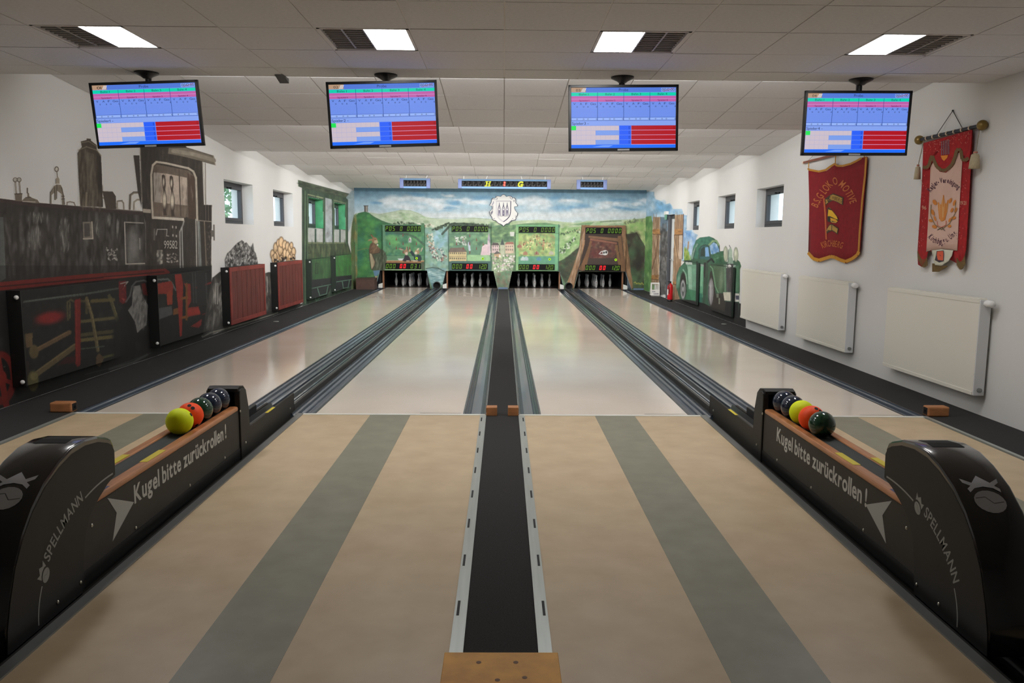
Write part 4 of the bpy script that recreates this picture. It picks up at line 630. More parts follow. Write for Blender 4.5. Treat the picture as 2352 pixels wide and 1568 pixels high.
# ================= right wall: sky, shutters round the door, old green car
cr = Canvas(1474, 440, 1724, 790, WALLC)
R = crop(1470, 420, 4.3556); K = crop(1550, 530, 7.84); S = crop(1485, 470, 6.82)
def paint_right():
    c = cr
    c.poly([(1470, 440), (1503, 440), (1503, 510), (1470, 510)], (146, 178, 196)); c.poly([(1470, 500), (1503, 495), (1503, 690), (1470, 690)], (96, 140, 84)); c.dabs([(1474, 500), (1503, 498), (1503, 680), (1474, 680)], [(120, 160, 110), (60, 110, 70), (150, 180, 112)], 40, 3, 8, 0.5)
    c.poly(R([(60, 110), (130, 90), (150, 160), (200, 175), (240, 220), (300, 200), (330, 260), (420, 260), (440, 320), (520, 330), (520, 490), (580, 520), (560, 560), (540, 780), (440, 780), (330, 760), (60, 760)]), (150, 184, 208))
    c.dabs(R([(80, 130), (150, 170), (300, 220), (430, 330), (520, 480), (540, 620), (440, 740), (80, 330)]), [(120, 168, 204), (184, 202, 214), (96, 152, 200), (200, 210, 214), (150, 188, 212)], 160, 5, 6, 0.4)
    c.dabs(R([(150, 190), (220, 200), (290, 240), (290, 290), (160, 290)]), [(100, 158, 200)], 26, 5, 5, 0.5)
    c.poly(R([(435, 490), (520, 490), (560, 520), (540, 700), (435, 700)]), (122, 164, 210), 0.8); c.dabs(R([(440, 500), (540, 520), (530, 700), (440, 680)]), [(84, 140, 206), (150, 186, 220), (200, 208, 214)], 50, 4, 9, 0.45)
    c.poly(R([(-20, 350), (110, 330), (128, 400), (115, 1060), (60, 1090), (-20, 1090)]), (90, 140, 70)); c.dabs(R([(0, 350), (110, 350), (110, 1050), (0, 1080)]), [(120, 168, 92), (70, 124, 66), (150, 180, 110), (60, 110, 60)], 70, 3, 9, 0.5)
    c.poly(R([(440, 660), (470, 690), (500, 770), (440, 780)]), (110, 140, 52)); c.dabs(R([(440, 650), (490, 690), (505, 775), (440, 775)]), [(96, 140, 40), (130, 160, 60), (190, 190, 90), (70, 120, 40)], 50, 1.6, 6, 0.6, 0.0, 0.2); c.line(R([(485, 590), (480, 660)]), 3, (170, 128, 84))
    # stone jamb
    c.poly(S([(215, 190), (330, 205), (325, 1400), (190, 1420), (210, 700)]), (84, 84, 84)); c.poly(S([(225, 195), (328, 205), (325, 420), (215, 420)]), (92, 122, 146), 0.8); c.dabs(S([(215, 300), (325, 300), (322, 1400), (200, 1400)]), [(60, 58, 56), (112, 112, 110), (84, 80, 76), (44, 44, 46), (134, 132, 128)], 150, 2.4, 5, 0.5)
    # shutters
    def shutter(p0, p1, p2, p3):
        c.poly([p0, p1, p2, p3], (158, 126, 94)); n = 5
        for k in range(1, n):
            t = k/n; a = (p0[0]+(p1[0]-p0[0])*t, p0[1]+(p1[1]-p0[1])*t); b = (p3[0]+(p2[0]-p3[0])*t, p3[1]+(p2[1]-p3[1])*t); c.line([a, b], 1.0, (92, 66, 46), 0.8)
        c.dabs([p0, p1, p2, p3], [(184, 154, 118), (128, 94, 64), (200, 176, 144), (110, 80, 54)], 90, 1.0, 9, 0.45, 0, 0.06)
    shutter(*S([(100, 195), (213, 195), (190, 1250), (75, 1250)])); shutter(*S([(415, 165), (580, 150), (515, 1525), (385, 1480)]))
    for p in ([(98, 385), (210, 380), (210, 470), (95, 458)], [(78, 1100), (185, 1105), (183, 1175), (76, 1165)], [(418, 385), (575, 378), (572, 470), (418, 475)], [(390, 1200), (500, 1215), (500, 1260), (388, 1240)]): c.poly(S(p), (164, 112, 58)); c.dabs(S(p), [(130, 86, 44), (190, 140, 80)], 14, 3, 1.5, 0.5); c.line(S([p[3], p[2]]), 1.2, (70, 46, 30))
    c.line(S([(185, 480), (140, 800), (85, 1000)]), 3.0, (140, 104, 74)); c.line(S([(190, 480), (148, 800), (90, 1005)]), 1.0, (84, 58, 42)); c.line(S([(425, 500), (480, 850)]), 3, (176, 142, 104)); c.line(S([(440, 500), (492, 850)]), 1.0, (88, 62, 44)); c.poly(S([(510, 480), (572, 478), (565, 850), (505, 850)]), (198, 178, 158), 0.8); c.line(S([(578, 150), (560, 850)]), 1.8, (84, 60, 60))
    # car body
    gd, gm, gl = (46, 86, 68), (62, 116, 88), (118, 166, 138)
    c.poly(K([(290, 530), (330, 300), (380, 170), (450, 120), (620, 100), (700, 130), (770, 190), (800, 270), (805, 370), (880, 360), (930, 560), (1130, 520), (1170, 560), (1195, 640), (1170, 700), (1168, 1110), (1160, 1280), (1145, 1560), (1040, 1500), (900, 1450), (640, 1370), (540, 1310), (300, 1250), (200, 1240), (90, 1230), (20, 1000), (30, 800), (80, 660), (160, 580), (180, 530)]), (52, 92, 68))
    c.poly(K([(320, 480), (340, 300), (380, 180), (450, 125), (620, 103), (690, 150), (640, 200), (620, 260), (560, 240), (480, 260), (430, 330), (410, 510)]), (48, 110, 88)); c.dabs(K([(340, 300), (400, 160), (640, 110), (640, 220), (440, 280), (410, 470)]), [(60, 128, 102), (40, 92, 74), (70, 136, 104)], 60, 3, 3, 0.4); c.line(K([(405, 240), (340, 370), (310, 500)]), 3.2, (128, 150, 136), 0.9); c.line(K([(380, 300), (330, 520)]), 1.4, (44, 60, 52))
    c.poly(K([(445, 500), (440, 350), (480, 280), (560, 260), (615, 300), (632, 520), (560, 520)]), (50, 96, 96)); c.poly(K([(455, 460), (470, 330), (520, 285), (545, 300), (545, 460)]), (40, 62, 54)); c.poly(K([(545, 300), (600, 290), (622, 460), (548, 465)]), (116, 164, 212)); c.line(K([(440, 500), (436, 350), (478, 275), (560, 252), (620, 295), (640, 500)]), 1.8, (40, 64, 56)); c.poly(K([(625, 270), (700, 205), (760, 240), (795, 330), (800, 375), (720, 400), (650, 420)]), (146, 182, 216)); c.dabs(K([(640, 300), (700, 230), (780, 300), (790, 370), (660, 410)]), [(100, 150, 206), (196, 208, 218), (60, 118, 180)], 34, 2, 6, 0.5); c.line(K([(620, 250), (680, 185), (750, 180), (795, 260)]), 4, (128, 162, 112)); c.line(K([(800, 270), (806, 370)]), 1.8, (40, 56, 52))
    c.poly(K([(660, 430), (800, 385), (880, 362), (890, 560), (720, 580), (660, 520)]), (44, 96, 66)); c.line(K([(720, 505), (870, 455)]), 2.2, (176, 196, 176)); c.dabs(K([(700, 430), (870, 390), (880, 560), (720, 560)]), [(36, 80, 50), (70, 128, 88)], 30, 3, 5, 0.4); c.line(K([(590, 560), (660, 505), (700, 560)]), 4, (30, 30, 32))
    # headlamps and grille
    for x, y, rx, ry in ((915, 420, 4.6, 17), (1100, 430, 4.6, 16)): c.ell(*K([(x, y)])[0], rx+0.8, ry+0.8, (70, 84, 70)); c.ell(*K([(x, y)])[0], rx, ry, (170, 176, 148)); c.ell(*K([(x-12, y-30)])[0], 2, 7, (206, 208, 190), 0.8, 0, 0.8)
    c.ell(*K([(1000, 420)])[0], 4.6, 15, (150, 172, 152)); c.poly(K([(960, 480), (1040, 480), (1060, 640), (940, 640)]), (130, 158, 138)); c.line(K([(1000, 300), (980, 260)]), 1.6, (90, 84, 100)); c.line(K([(965, 340), (960, 560)]), 1.2, (70, 90, 78))
    c.poly(K([(925, 600), (1060, 590), (1065, 1090), (930, 1090)]), (66, 64, 66)); c.dabs(K([(935, 680), (1015, 680), (1010, 1070), (935, 1070)]), [(54, 52, 54), (84, 82, 84)], 40, 1, 10, 0.5, 0, 0.05); c.poly(K([(1012, 640), (1060, 640), (1060, 1110), (1010, 1110)]), (32, 34, 32)); c.ell(*K([(985, 635)])[0], 4, 3.4, (226, 224, 218)); c.poly(K([(1050, 620), (1100, 620), (1100, 700), (1060, 700)]), (176, 190, 180)); c.poly(K([(915, 610), (945, 610), (945, 670), (915, 670)]), (150, 160, 150))
    c.poly(K([(1070, 640), (1165, 620), (1160, 1080), (1080, 1110)]), (70, 116, 84)); c.poly(K([(1075, 690), (1110, 690), (1110, 1080), (1080, 1090)]), (104, 142, 116), 0.8); c.poly(K([(1130, 530), (1170, 560), (1195, 640), (1165, 650)]), (46, 98, 60)); c.line(K([(1165, 650), (1160, 1100)]), 2.4, (40, 84, 52))
    # front wing, wheel, bumper
    c.poly(K([(600, 640), (650, 600), (720, 590), (880, 600), (920, 640), (915, 1100), (760, 1110), (710, 960), (690, 780), (660, 700), (620, 720)]), (58, 88, 60)); c.poly(K([(700, 640), (850, 640), (860, 1000), (770, 1060), (720, 900)]), (74, 100, 70), 0.8); c.ell(*K([(840, 880)])[0], 5, 26, (116, 138, 110), 0.7, 0.1, 1.0); c.line(K([(640, 640), (680, 680), (700, 800), (730, 1000), (780, 1110)]), 2.6, (98, 142, 104)); c.poly(K([(880, 600), (920, 600), (925, 1090), (890, 1090)]), (104, 138, 108), 0.8)
    c.poly(K([(600, 1240), (610, 950), (640, 730), (665, 720), (700, 900), (735, 1130), (900, 1120), (920, 1460), (640, 1370)]), (52, 46, 40)); c.ell(*K([(648, 1100)])[0], 6.4, 31, (126, 124, 126), 1, 0.03, 0.2); c.ell(*K([(640, 1110)])[0], 3, 22, (170, 170, 170), 0.8, 0.03, 0.8); c.line(K([(615, 1000), (612, 1240), (640, 1360)]), 1.4, (52, 52, 52))
    c.poly(K([(870, 1105), (1005, 1105), (1005, 1265), (890, 1250)]), (196, 190, 172)); c.poly(K([(1010, 1110), (1050, 1110), (1050, 1270), (1010, 1265)]), (70, 62, 66)); c.poly(K([(1050, 1120), (1160, 1130), (1158, 1275), (1055, 1275)]), (200, 198, 190)); c.poly(K([(1095, 1165), (1155, 1165), (1155, 1240), (1100, 1235)]), (66, 70, 92)); c.poly(K([(745, 1130), (790, 1130), (790, 1200), (750, 1200)]), (110, 118, 100)); c.line(K([(800, 1220), (800, 1310)]), 3, (130, 136, 116)); c.poly(K([(915, 1270), (1145, 1290), (1145, 1550), (900, 1450)]), (28, 27, 30)); c.line(K([(820, 1130), (860, 1180)]), 3, (60, 58, 50))
    # door panels, rear wing and wheel
    c.poly(K([(210, 600), (390, 610), (380, 1250), (300, 1250), (250, 1060), (230, 700)]), (98, 150, 120)); c.poly(K([(230, 640), (300, 640), (310, 1050), (250, 1040)]), (138, 178, 150), 0.8); c.poly(K([(420, 600), (520, 610), (505, 1200), (420, 1190)]), (92, 160, 120)); c.poly(K([(430, 640), (500, 640), (495, 1000), (430, 1000)]), (128, 184, 146), 0.7); c.poly(K([(230, 1050), (390, 1080), (380, 1260), (190, 1230)]), (48, 116, 76), 0.8); c.poly(K([(420, 1120), (500, 1130), (490, 1290), (410, 1280)]), (40, 110, 90), 0.8)
    c.line(K([(400, 560), (390, 1270)]), 3.4, (26, 40, 34)); c.poly(K([(520, 570), (600, 570), (600, 800), (540, 1300), (500, 1310), (515, 900)]), (50, 74, 56)); c.poly(K([(525, 570), (560, 570), (540, 840), (520, 840)]), (42, 34, 38)); c.poly(K([(185, 560), (310, 565), (315, 610), (200, 605)]), (166, 178, 170)); c.line(K([(160, 545), (300, 545)]), 2.2, (40, 46, 44)); c.poly(K([(430, 590), (515, 605), (515, 640), (435, 630)]), (140, 154, 146))
    c.poly(K([(25, 1020), (30, 850), (80, 680), (150, 600), (200, 620), (235, 800), (240, 1060), (200, 1050), (180, 850), (150, 780), (120, 830), (100, 1000), (60, 1030)]), (58, 110, 82)); c.line(K([(150, 700), (195, 780), (220, 950)]), 3, (120, 164, 136)); c.ell(*K([(60, 900)])[0], 3, 16, (120, 160, 140), 0.7, 0.2, 1.0)
    c.ell(*K([(150, 980)])[0], 7.2, 30, (38, 34, 32)); c.ell(*K([(147, 1055)])[0], 5.6, 22, (150, 152, 152), 1, 0, 0.2); c.ell(*K([(147, 1055)])[0], 3.6, 16, (84, 88, 88)); c.ell(*K([(147, 1050)])[0], 2, 6, (160, 162, 162)); c.poly(K([(90, 1230), (540, 1310), (650, 1370), (1145, 1560), (1145, 1600), (0, 1290), (0, 1240)]), (36, 34, 33))
cr.poly([(1545, 655), (1713, 700), (1713, 775), (1545, 720)], (36, 34, 33)); paint_right(); cr.grain(0.10); cr.muted(1474, 1725, 0.86, 0.94)
alb_right = cr.albedo(WALL_ALB/lin(WALLC[1]))

# ================================================================ the hall
m_wall = mat('white_plaster', (228, 226, 222), 0.85, var=0.03, scale=1.5, bump=0.05, bscale=120)
_w = WALL_ALB
for m_, c_ in ((m_wall, (0.70, 0.695, 0.68)),):
    r_ = [n for n in m_.node_tree.nodes if n.type == 'VALTORGB'][0]
    r_.color_ramp.elements[0].color = (c_[0]*0.97, c_[1]*0.97, c_[2]*0.97, 1); r_.color_ramp.elements[1].color = (*c_, 1)
m_tile = mat('mineral_fibre_tile', (216, 215, 214), 0.9, var=0.05, scale=40, bump=0.15, bscale=350)
m_grid = mat('ceiling_grid_white', (220, 217, 212), 0.7)
m_carpet = mat('black_carpet', (62, 61, 61), 0.95, var=0.35, scale=180, bump=0.5, bscale=500, spec=0.15)
m_appr = mat('beige_linoleum', (196, 175, 143), 0.42, var=0.10, scale=5, bump=0.02, bscale=300, col2=(186, 163, 130))
m_strip = mat('grey_linoleum', (134, 132, 115), 0.42, var=0.10, scale=6, col2=(124, 122, 105))
m_lane = mat('pale_lane_plates', (225, 213, 199), 0.13, var=0.05, scale=1.2, coat=0.25, spec=0.32, col2=(220, 206, 191))
m_alu = mat('brushed_aluminium', (176, 182, 178), 0.38, 0.6, var=0.08, scale=60, stretch=(1, 0.05, 1))
m_alud = mat('grey_aluminium_edge', (140, 143, 142), 0.4, 0.7)
m_white = mat('white_edge_strip', (220, 220, 214), 0.5)
m_gut = mat('dark_gutter_plastic', (82, 92, 104), 0.2, var=0.3, scale=3, stretch=(8, 0.2, 8), coat=0.2)
m_gut2 = mat('black_track_plastic', (52, 53, 56), 0.3, var=0.2, scale=3, stretch=(8, 0.2, 8))
m_dark = mat('black_board', (24, 23, 23), 0.6)
m_slot = mat('painted_slot_shadow', (40, 42, 44), 0.8)
m_paint = paint_mat('mural_paint', 0.75, grain=0.07, gscale=9.0)
m_conc = mat('dark_screed', (60, 58, 56), 0.9, var=0.1)
m_frame = mat('anthracite_window_frame', (62, 62, 66), 0.45, var=0.05, scale=30)
m_glass = bpy.data.materials.new('window_glass'); m_glass.use_nodes = True
_nt = m_glass.node_tree; _nt.nodes.clear(); _o = _nt.nodes.new('ShaderNodeOutputMaterial'); _t = _nt.nodes.new('ShaderNodeBsdfTransparent'); _g = _nt.nodes.new('ShaderNodeBsdfGlossy'); _m = _nt.nodes.new('ShaderNodeMixShader'); _m.inputs[0].default_value = 0.06
_g.inputs['Roughness'].default_value = 0.02; _t.inputs[0].default_value = (0.93, 0.96, 0.97, 1)
_nt.links.new(_t.outputs[0], _m.inputs[1]); _nt.links.new(_g.outputs[0], _m.inputs[2]); _nt.links.new(_m.outputs[0], _o.inputs[0])

YEND = 20.6
fl = B().box(XL-0.4, XR+0.4, YB, YEND, -0.30, -0.14).obj('floor', m_conc); tag(fl, 'dark floor slab with black carpet runners beside the lanes', kind='structure')
for n_, x0, x1, y0 in (('carpet', XL, -3.745, YB), ('carpet', 3.745, XR, YB), ('carpet', -0.141, 0.141, -4.9)):
    B().box(x0, x1, y0, YF, -0.139, 0.0).obj(n_, m_carpet, fl)
tag(B().box(-0.205, 0.205, YB, -4.905, -0.139, 0.0).obj('carpet', m_carpet, fl))

# walls with window openings
WZ0, WZ1 = 1.74, 2.44
LW = [(6.10, 7.57), (8.83, 10.28), (11.64, 13.12), (14.46, 15.90)]
RW = [(5.45, 6.74), (8.01, 9.20), (10.72, 11.88)]
RZ0, RZ1 = 1.745, 2.385
DOOR = (13.20, 14.02, 2.16)
def side_wall(name, xa, xb, wins, z0, z1, door=None, label=''):
    b = B(); top = 3.35; cuts = sorted([(a, c, 'w') for a, c in wins]+([(door[0], door[1], 'd')] if door else [])); y = YB
    for a, c, k in cuts:
        b.box(xa, xb, y, a, -0.14, top)
        if k == 'w': b.box(xa, xb, a, c, -0.14, z0); b.box(xa, xb, a, c, z1, top)
        else: b.box(xa, xb, a, c, door[2], top)
        y = c
    b.box(xa, xb, y, YEND, -0.14, top)
    return tag(b.obj(name, m_wall), label, kind='structure')
wl = side_wall('wall_left', XL-0.38, XL, LW, WZ0, WZ1, label='white plastered wall with small windows and a painted train')
wr = side_wall('wall_right', XR, XR+0.38, RW, RZ0, RZ1, DOOR, 'white plastered wall with three small windows and a door')
tag(B().box(XL-0.38, XR+0.38, YB-0.2, YB, -0.14, 3.35).obj('wall_rear', m_wall), 'plain white wall behind the approach', kind='structure')
# painted front wall with four pin openings
OP = []
for (a, b_, c, d_) in ((872, 981, 862, 988.5), (1023.8, 1133.7, 1014.5, 1143), (1176, 1286, 1167.5, 1295.5), (1329, 1437, 1318, 1451)):
    OP.append([pt((a, 622), 1, YF)[0], pt((b_, 622), 1, YF)[0], pt((c, 663), 1, YF)[0], pt((d_, 663), 1, YF)[0]])
ZOP = 0.545
fb = B().box(XL, XR, YF, YF+0.10, ZOP, 3.35)
xs_t = [XL]+[v for o in OP for v in o[:2]]+[XR]; xs_b = [XL]+[v for o in OP for v in o[2:]]+[XR]
for k in range(0, 10, 2):
    fb.prism([(xs_b[k], 0.0), (xs_b[k+1], 0.0), (xs_t[k+1], ZOP), (xs_t[k], ZOP)], YF, YF+0.10, 1)
wf = fb.obj('wall_front', mat('blue_grey_base_paint', (150, 178, 190), 0.8)); tag(wf, 'front wall painted with sky, hills and villages above the pins', kind='structure')
def skip_front(ctr):
    x = ctr[..., 0]; z = ctr[..., 2]; bad = (z < 0.003) | (x < XL) | (x > XR)
    for o in OP:
        t = np.clip(z/ZOP, 0, 1); bad |= (z < ZOP) & (x > o[2]+(o[0]-o[2])*t) & (x < o[3]+(o[1]-o[3])*t)
    return bad
for x0_, x1_ in ((OP[1][3]+0.02, OP[2][2]-0.02), (OP[3][3]+0.05, XR-0.01)): B().box(x0_, x1_, YF-0.03, YF-0.006, 0.002, 0.055).obj('baseboard', mat('blue_grey_skirting', (92, 112, 138), 0.6), wf)
mf = canvas_mesh('landscape_mural', cf, alb_front, plane(1, YF-0.004), 800, 1520, m_paint, wf, skip_front)
tag(B().box(XL-0.38, XR+0.38, YEND, YEND+0.15, -0.3, 3.35).obj('wall_pit', m_dark), 'dark wall closing the pin pits', kind='structure')

# murals on the side walls
def skip_left(ctr):
    y = ctr[..., 1]; z = ctr[..., 2]; bad = (z < 0.004) | (y > YF-0.01)
    for a, c in LW: bad |= (y > a) & (y < c) & (z > WZ0) & (z < WZ1)
    return bad
def skip_right(ctr):
    y = ctr[..., 1]; z = ctr[..., 2]; bad = (z < 0.004) | (y > YF-0.01) | ((y > DOOR[0]) & (y < DOOR[1]) & (z < DOOR[2]))
    for a, c in RW: bad |= (y > a) & (y < c) & (z > RZ0) & (z < RZ1)
    return bad
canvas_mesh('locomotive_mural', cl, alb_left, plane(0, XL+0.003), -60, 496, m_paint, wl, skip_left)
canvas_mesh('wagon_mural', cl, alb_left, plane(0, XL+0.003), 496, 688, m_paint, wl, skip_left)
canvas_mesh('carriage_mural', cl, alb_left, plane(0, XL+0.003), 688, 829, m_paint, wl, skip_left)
canvas_mesh('car_mural', cr, alb_right, plane(0, XR-0.003), 1474, 1724, m_paint, wr, skip_right)
# lettering on the engine's cab
pr = Print(lambda x, y, h: tuple(plane(0, XL+0.004+h)(np.array(x), np.array(y))))
put_text(pr, '99582', 300+375/4.9, 320+1228/4.9, 300+527/4.9, 18.5, (176, 172, 164), up=-1.0)
pr.obj('engine_number', m_paint, wl)

# ceiling: flat front field and six sloping fields, all with lay-in tiles
G_ = 0.64
_tile = {}
def tile_mesh(w_, d_):
    k = (round(w_, 3), round(d_, 3))
    if k not in _tile:
        me = B().box(-w_/2, w_/2, -d_/2, d_/2, 0, 0.0026).mesh('ceiling_tile'); me.materials.append(m_tile); _tile[k] = me
    return _tile[k]
LIGHTS = [(s*x, -0.94) for s in (-1, 1) for x in (0.96, 2.88)]
def ceiling_field(name, y0, z0, y1, z1, label, lights=()):
    L = math.hypot(y1-y0, z1-z0); ang = math.atan2(z1-z0, y1-y0)
    o = B()
    if lights:
        cut = sorted(set([XL-0.02, XR+0.02]+[a+d for a, b in lights for d in (-0.312, 0.312)])); ya, yb = lights[0][1]-0.312-y0, lights[0][1]+0.312-y0
        o.box(XL-0.02, XR+0.02, 0, ya, 0.004, 0.05); o.box(XL-0.02, XR+0.02, yb, L, 0.004, 0.05)
        for k in range(0, len(cut), 2): o.box(cut[k], cut[k+1], ya, yb, 0.004, 0.05)
    else: o.box(XL-0.02, XR+0.02, 0, L, 0.004, 0.05)
    if z0 > z1+0.01: o.box(XL-0.02, XR+0.02, -0.012, 0.008, -RISE-0.0, 0.05)
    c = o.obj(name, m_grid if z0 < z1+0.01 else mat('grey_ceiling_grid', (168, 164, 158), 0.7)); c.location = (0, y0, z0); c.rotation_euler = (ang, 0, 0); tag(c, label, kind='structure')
    xs = [XL]+[k*G_ for k in range(-6, 7)]+[XR]
    k0 = math.floor((y0-0.02)/G_); ys = [y0]
    while True:
        k0 += 1; yy = 0.02+k0*G_
        if yy >= y1-0.05: break
        if yy > y0+0.05: ys.append(yy)
    ys.append(y1); f = L/(y1-y0)
    for i in range(len(xs)-1):
        for j in range(len(ys)-1):
            cx, cy = (xs[i]+xs[i+1])/2, (ys[j]+ys[j+1])/2
            if any(abs(cx-a) < 0.2 and abs(cy-b) < 0.2 for a, b in lights): continue
            wx = xs[i+1]-xs[i]; wy = (ys[j+1]-ys[j])*f
            if wx < 0.06 or wy < 0.06: continue
            t = bpy.data.objects.new('ceiling_tile', tile_mesh(wx-0.010, wy-0.010)); COL.objects.link(t); t.parent = c
            t.location = (cx, (cy-y0)*f, random.uniform(-0.001, 0.001))
    return c
ceiling_field('ceiling', -4.46-0.0, Z_EDGE, EDGES[0], Z_EDGE, 'flat tiled ceiling above the approaches with four light panels', LIGHTS)
B().box(XL, XR, YB, -4.46, Z_EDGE+0.0, Z_EDGE+0.05).obj('ceiling_panel', m_tile, bpy.data.objects['ceiling']).matrix_parent_inverse = Matrix.Translation((0, 4.46, -Z_EDGE))
for i in range(6):
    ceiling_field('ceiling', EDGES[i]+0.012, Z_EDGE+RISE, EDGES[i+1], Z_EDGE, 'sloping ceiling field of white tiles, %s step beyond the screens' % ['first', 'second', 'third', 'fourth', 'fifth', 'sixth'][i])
ceiling_field('ceiling', EDGES[6]+0.012, 3.02, YF, 3.02, 'narrow tiled ceiling strip against the painted front wall')

# approaches
def approach(x0, x1, sx, label, mirror):
    """x0 nearer the hall's middle axis"""
    r = empty('approach_board', ((x0+x1)/2, -4.0, 0), label, 'approach floor', 'approach floors')
    inv = Matrix.Translation((-(x0+x1)/2, 4.0, 0))
    def P(b, n, m, bv=0): o = b.obj(n, m, r, bv); o.matrix_parent_inverse = inv; return o
    lo, hi = min(x0, x1), max(x0, x1)
    P(B().box(lo+0.045, sx-0.175, YB, -0.03, -0.139, 0.0), 'floor_covering', m_appr); P(B().box(sx+0.175, hi-0.045, YB, -0.03, -0.139, 0.0), 'floor_covering', m_appr)
    P(B().box(sx-0.175, sx+0.175, YB, -0.03, -0.139, 0.001), 'bowling_plate', m_strip)
    P(B().box(lo, hi, -0.03, 0.012, -0.139, 0.004), 'foul_strip', m_white)
    return r, P
ap = []
for s in (-1, 1):
    r, P_ = approach(s*0.148, s*1.785, s*0.985 if s > 0 else -0.978, 'beige approach floor %s, grey plate down its middle' % ('left of the black centre runner' if s < 0 else 'right of the black centre runner'), s)
    a, b_ = sorted((s*0.141, s*0.193)); P_(B().box(a, b_, -4.9, -0.03, -0.13, 0.006), 'slotted_edge_strip', m_alu)
    for k in range(9):
        yc = -0.203-0.4985*k; x_ = s*0.178; P_(B().box(x_-0.0055, x_+0.0055, yc-0.066, yc+0.066, 0.0, 0.0072), 'slot', m_slot)  # dark bar on the strip, painting the shade inside a slot
    a, b_ = sorted((s*1.740, s*1.790)); P_(B().box(a, b_, YB, -0.0, -0.13, 0.008), 'edge_rail', m_alud)
    P_(B().box(*sorted((s*1.791, s*1.834)), YB, 0.0, -0.13, -0.02), 'edge_gap', m_dark)
    r, P_ = approach(s*2.095, s*3.745, s*2.948, 'beige approach floor between the %s ball return and the %s' % (('left', 'painted train wall') if s < 0 else ('right', 'white radiators')), s)
    a, b_ = sorted((s*3.715, s*3.748)); P_(B().box(a, b_, YB, 0, -0.13, 0.008), 'edge_rail', m_alu); a, b_ = sorted((s*2.095, s*2.13)); P_(B().box(a, b_, YB, 0, -0.13, 0.006), 'edge_rail', m_alud)

# lanes with their gutters
LANES = [(-3.571, -2.325), (-1.637, -0.348), (0.342, 1.640), (2.335, 3.562)]
GUT = [((-3.745, -3.571), (-2.325, -2.10)), ((-1.86, -1.637), (-0.348, -0.141)), ((0.141, 0.342), (1.640, 1.86)), ((2.10, 2.335), (3.562, 3.745))]
def gutter_prof(x0, x1):
    w_ = x1-x0; pr_ = [(x0, -0.135), (x0, 0.0), (x0+0.018*1, 0.0)]
    for t, d in ((0, 0.012), (0.07, 0.022), (0.10, 0.045), (0.20, 0.058), (0.24, 0.075), (0.5, 0.080), (0.76, 0.075), (0.80, 0.058), (0.90, 0.045), (0.93, 0.022), (1, 0.012)):
        pr_.append((x0+0.02+(w_-0.04)*t, -d))
    pr_ += [(x1-0.018, 0.0), (x1, 0.0), (x1, -0.135)]
    return pr_
names_l = ['first lane beside the painted train wall', 'second lane left of the black centre runner', 'third lane right of the black centre runner', 'fourth lane beside the radiators and green car']
for i, (x0, x1) in enumerate(LANES):
    r = empty('bowling_lane', ((x0+x1)/2, 8.0, 0), 'glossy pale bowling lane with dark gutters, '+names_l[i], 'bowling lane', 'bowling lanes'); inv = Matrix.Translation((-(x0+x1)/2, -8.0, 0))
    o = B().box(x0, x1, 0.012, 17.78, -0.12, 0.0).obj('lane_surface', m_lane, r); o.matrix_parent_inverse = inv
    for a, b_ in GUT[i]:
        o = B().prism(gutter_prof(a, b_), 0.012, YF+0.28, 1).obj('gutter', m_gut, r); o.matrix_parent_inverse = inv
        for xx in (a+0.012, b_-0.012):
            o = B().box(xx-0.006, xx+0.006, 0.012, YF+0.28, -0.01, 0.003).obj('gutter_lip', m_gut2, r); o.matrix_parent_inverse = inv
    if i > 0:
        o = B().box(x1-0.38, x1-0.02, 0.055, 0.068, 0, 0.001).obj('light_barrier_mark', mat('grey_mark', (150, 146, 140), 0.5), r); o.matrix_parent_inverse = inv
# windows
def window(n, xin, s, y0, y1, z0, z1, label, green=None):
    """s: outward direction of the wall"""
    r = empty('window_%d' % n, (xin+s*0.2, (y0+y1)/2, z0), label, kind='structure'); inv = Matrix.Translation((-(xin+s*0.2), -(y0+y1)/2, -z0)); xa = xin+s*(0.19 if s < 0 else 0.15)
    def P(b, nm, m, bv=0): o = b.obj(nm, m, r, bv); o.matrix_parent_inverse = inv; return o
    t = 0.065; xs = sorted((xa, xa+s*0.07))
    b = B(); b.box(*xs, y0, y1, z0, z0+t); b.box(*xs, y0, y1, z1-t, z1); b.box(*xs, y0, y0+t, z0+t, z1-t); b.box(*xs, y1-t, y1, z0+t, z1-t); P(b, 'window_frame', m_frame, 0.004)
    xs2 = sorted((xa-s*0.012, xa+s*0.05)); u = 0.055; a0, a1, c0, c1 = y0+t-0.012, y1-t+0.012, z0+t-0.012, z1-t+0.012
    b = B(); b.box(*xs2, a0, a1, c0, c0+u); b.box(*xs2, a0, a1, c1-u, c1); b.box(*xs2, a0, a0+u, c0+u, c1-u); b.box(*xs2, a1-u, a1, c0+u, c1-u); P(b, 'window_sash', m_frame, 0.004)
    P(B().box(*sorted((xa+s*0.018, xa+s*0.024)), a0+u, a1-u, c0+u, c1-u), 'window_pane', m_glass)
    ym = (y0+y1)/2; P(B().box(*sorted((xa-s*0.035, xa-s*0.012)), ym-0.09, ym+0.09, z1-t-0.05, z1-t-0.02).tube((xa-s*0.02, ym, z1-t-0.035), (xa-s*0.07, ym, z1-t-0.035), 0.012), 'window_handle', mat('black_handle', (20, 20, 22), 0.4))
    if green:
        b = B(); e = 0.004; xg = sorted((xin-s*0.001, xa)); b.box(*xg, y0, y1, z0, z0+e); b.box(*xg, y0, y1, z1-e, z1); b.box(*xg, y0, y0+e, z0, z1); b.box(*xg, y1-e, y1, z0, z1); P(b, 'window_reveal', green)
m_gr = mat('green_reveal_paint', (70, 150, 104), 0.7, var=0.25, scale=6)
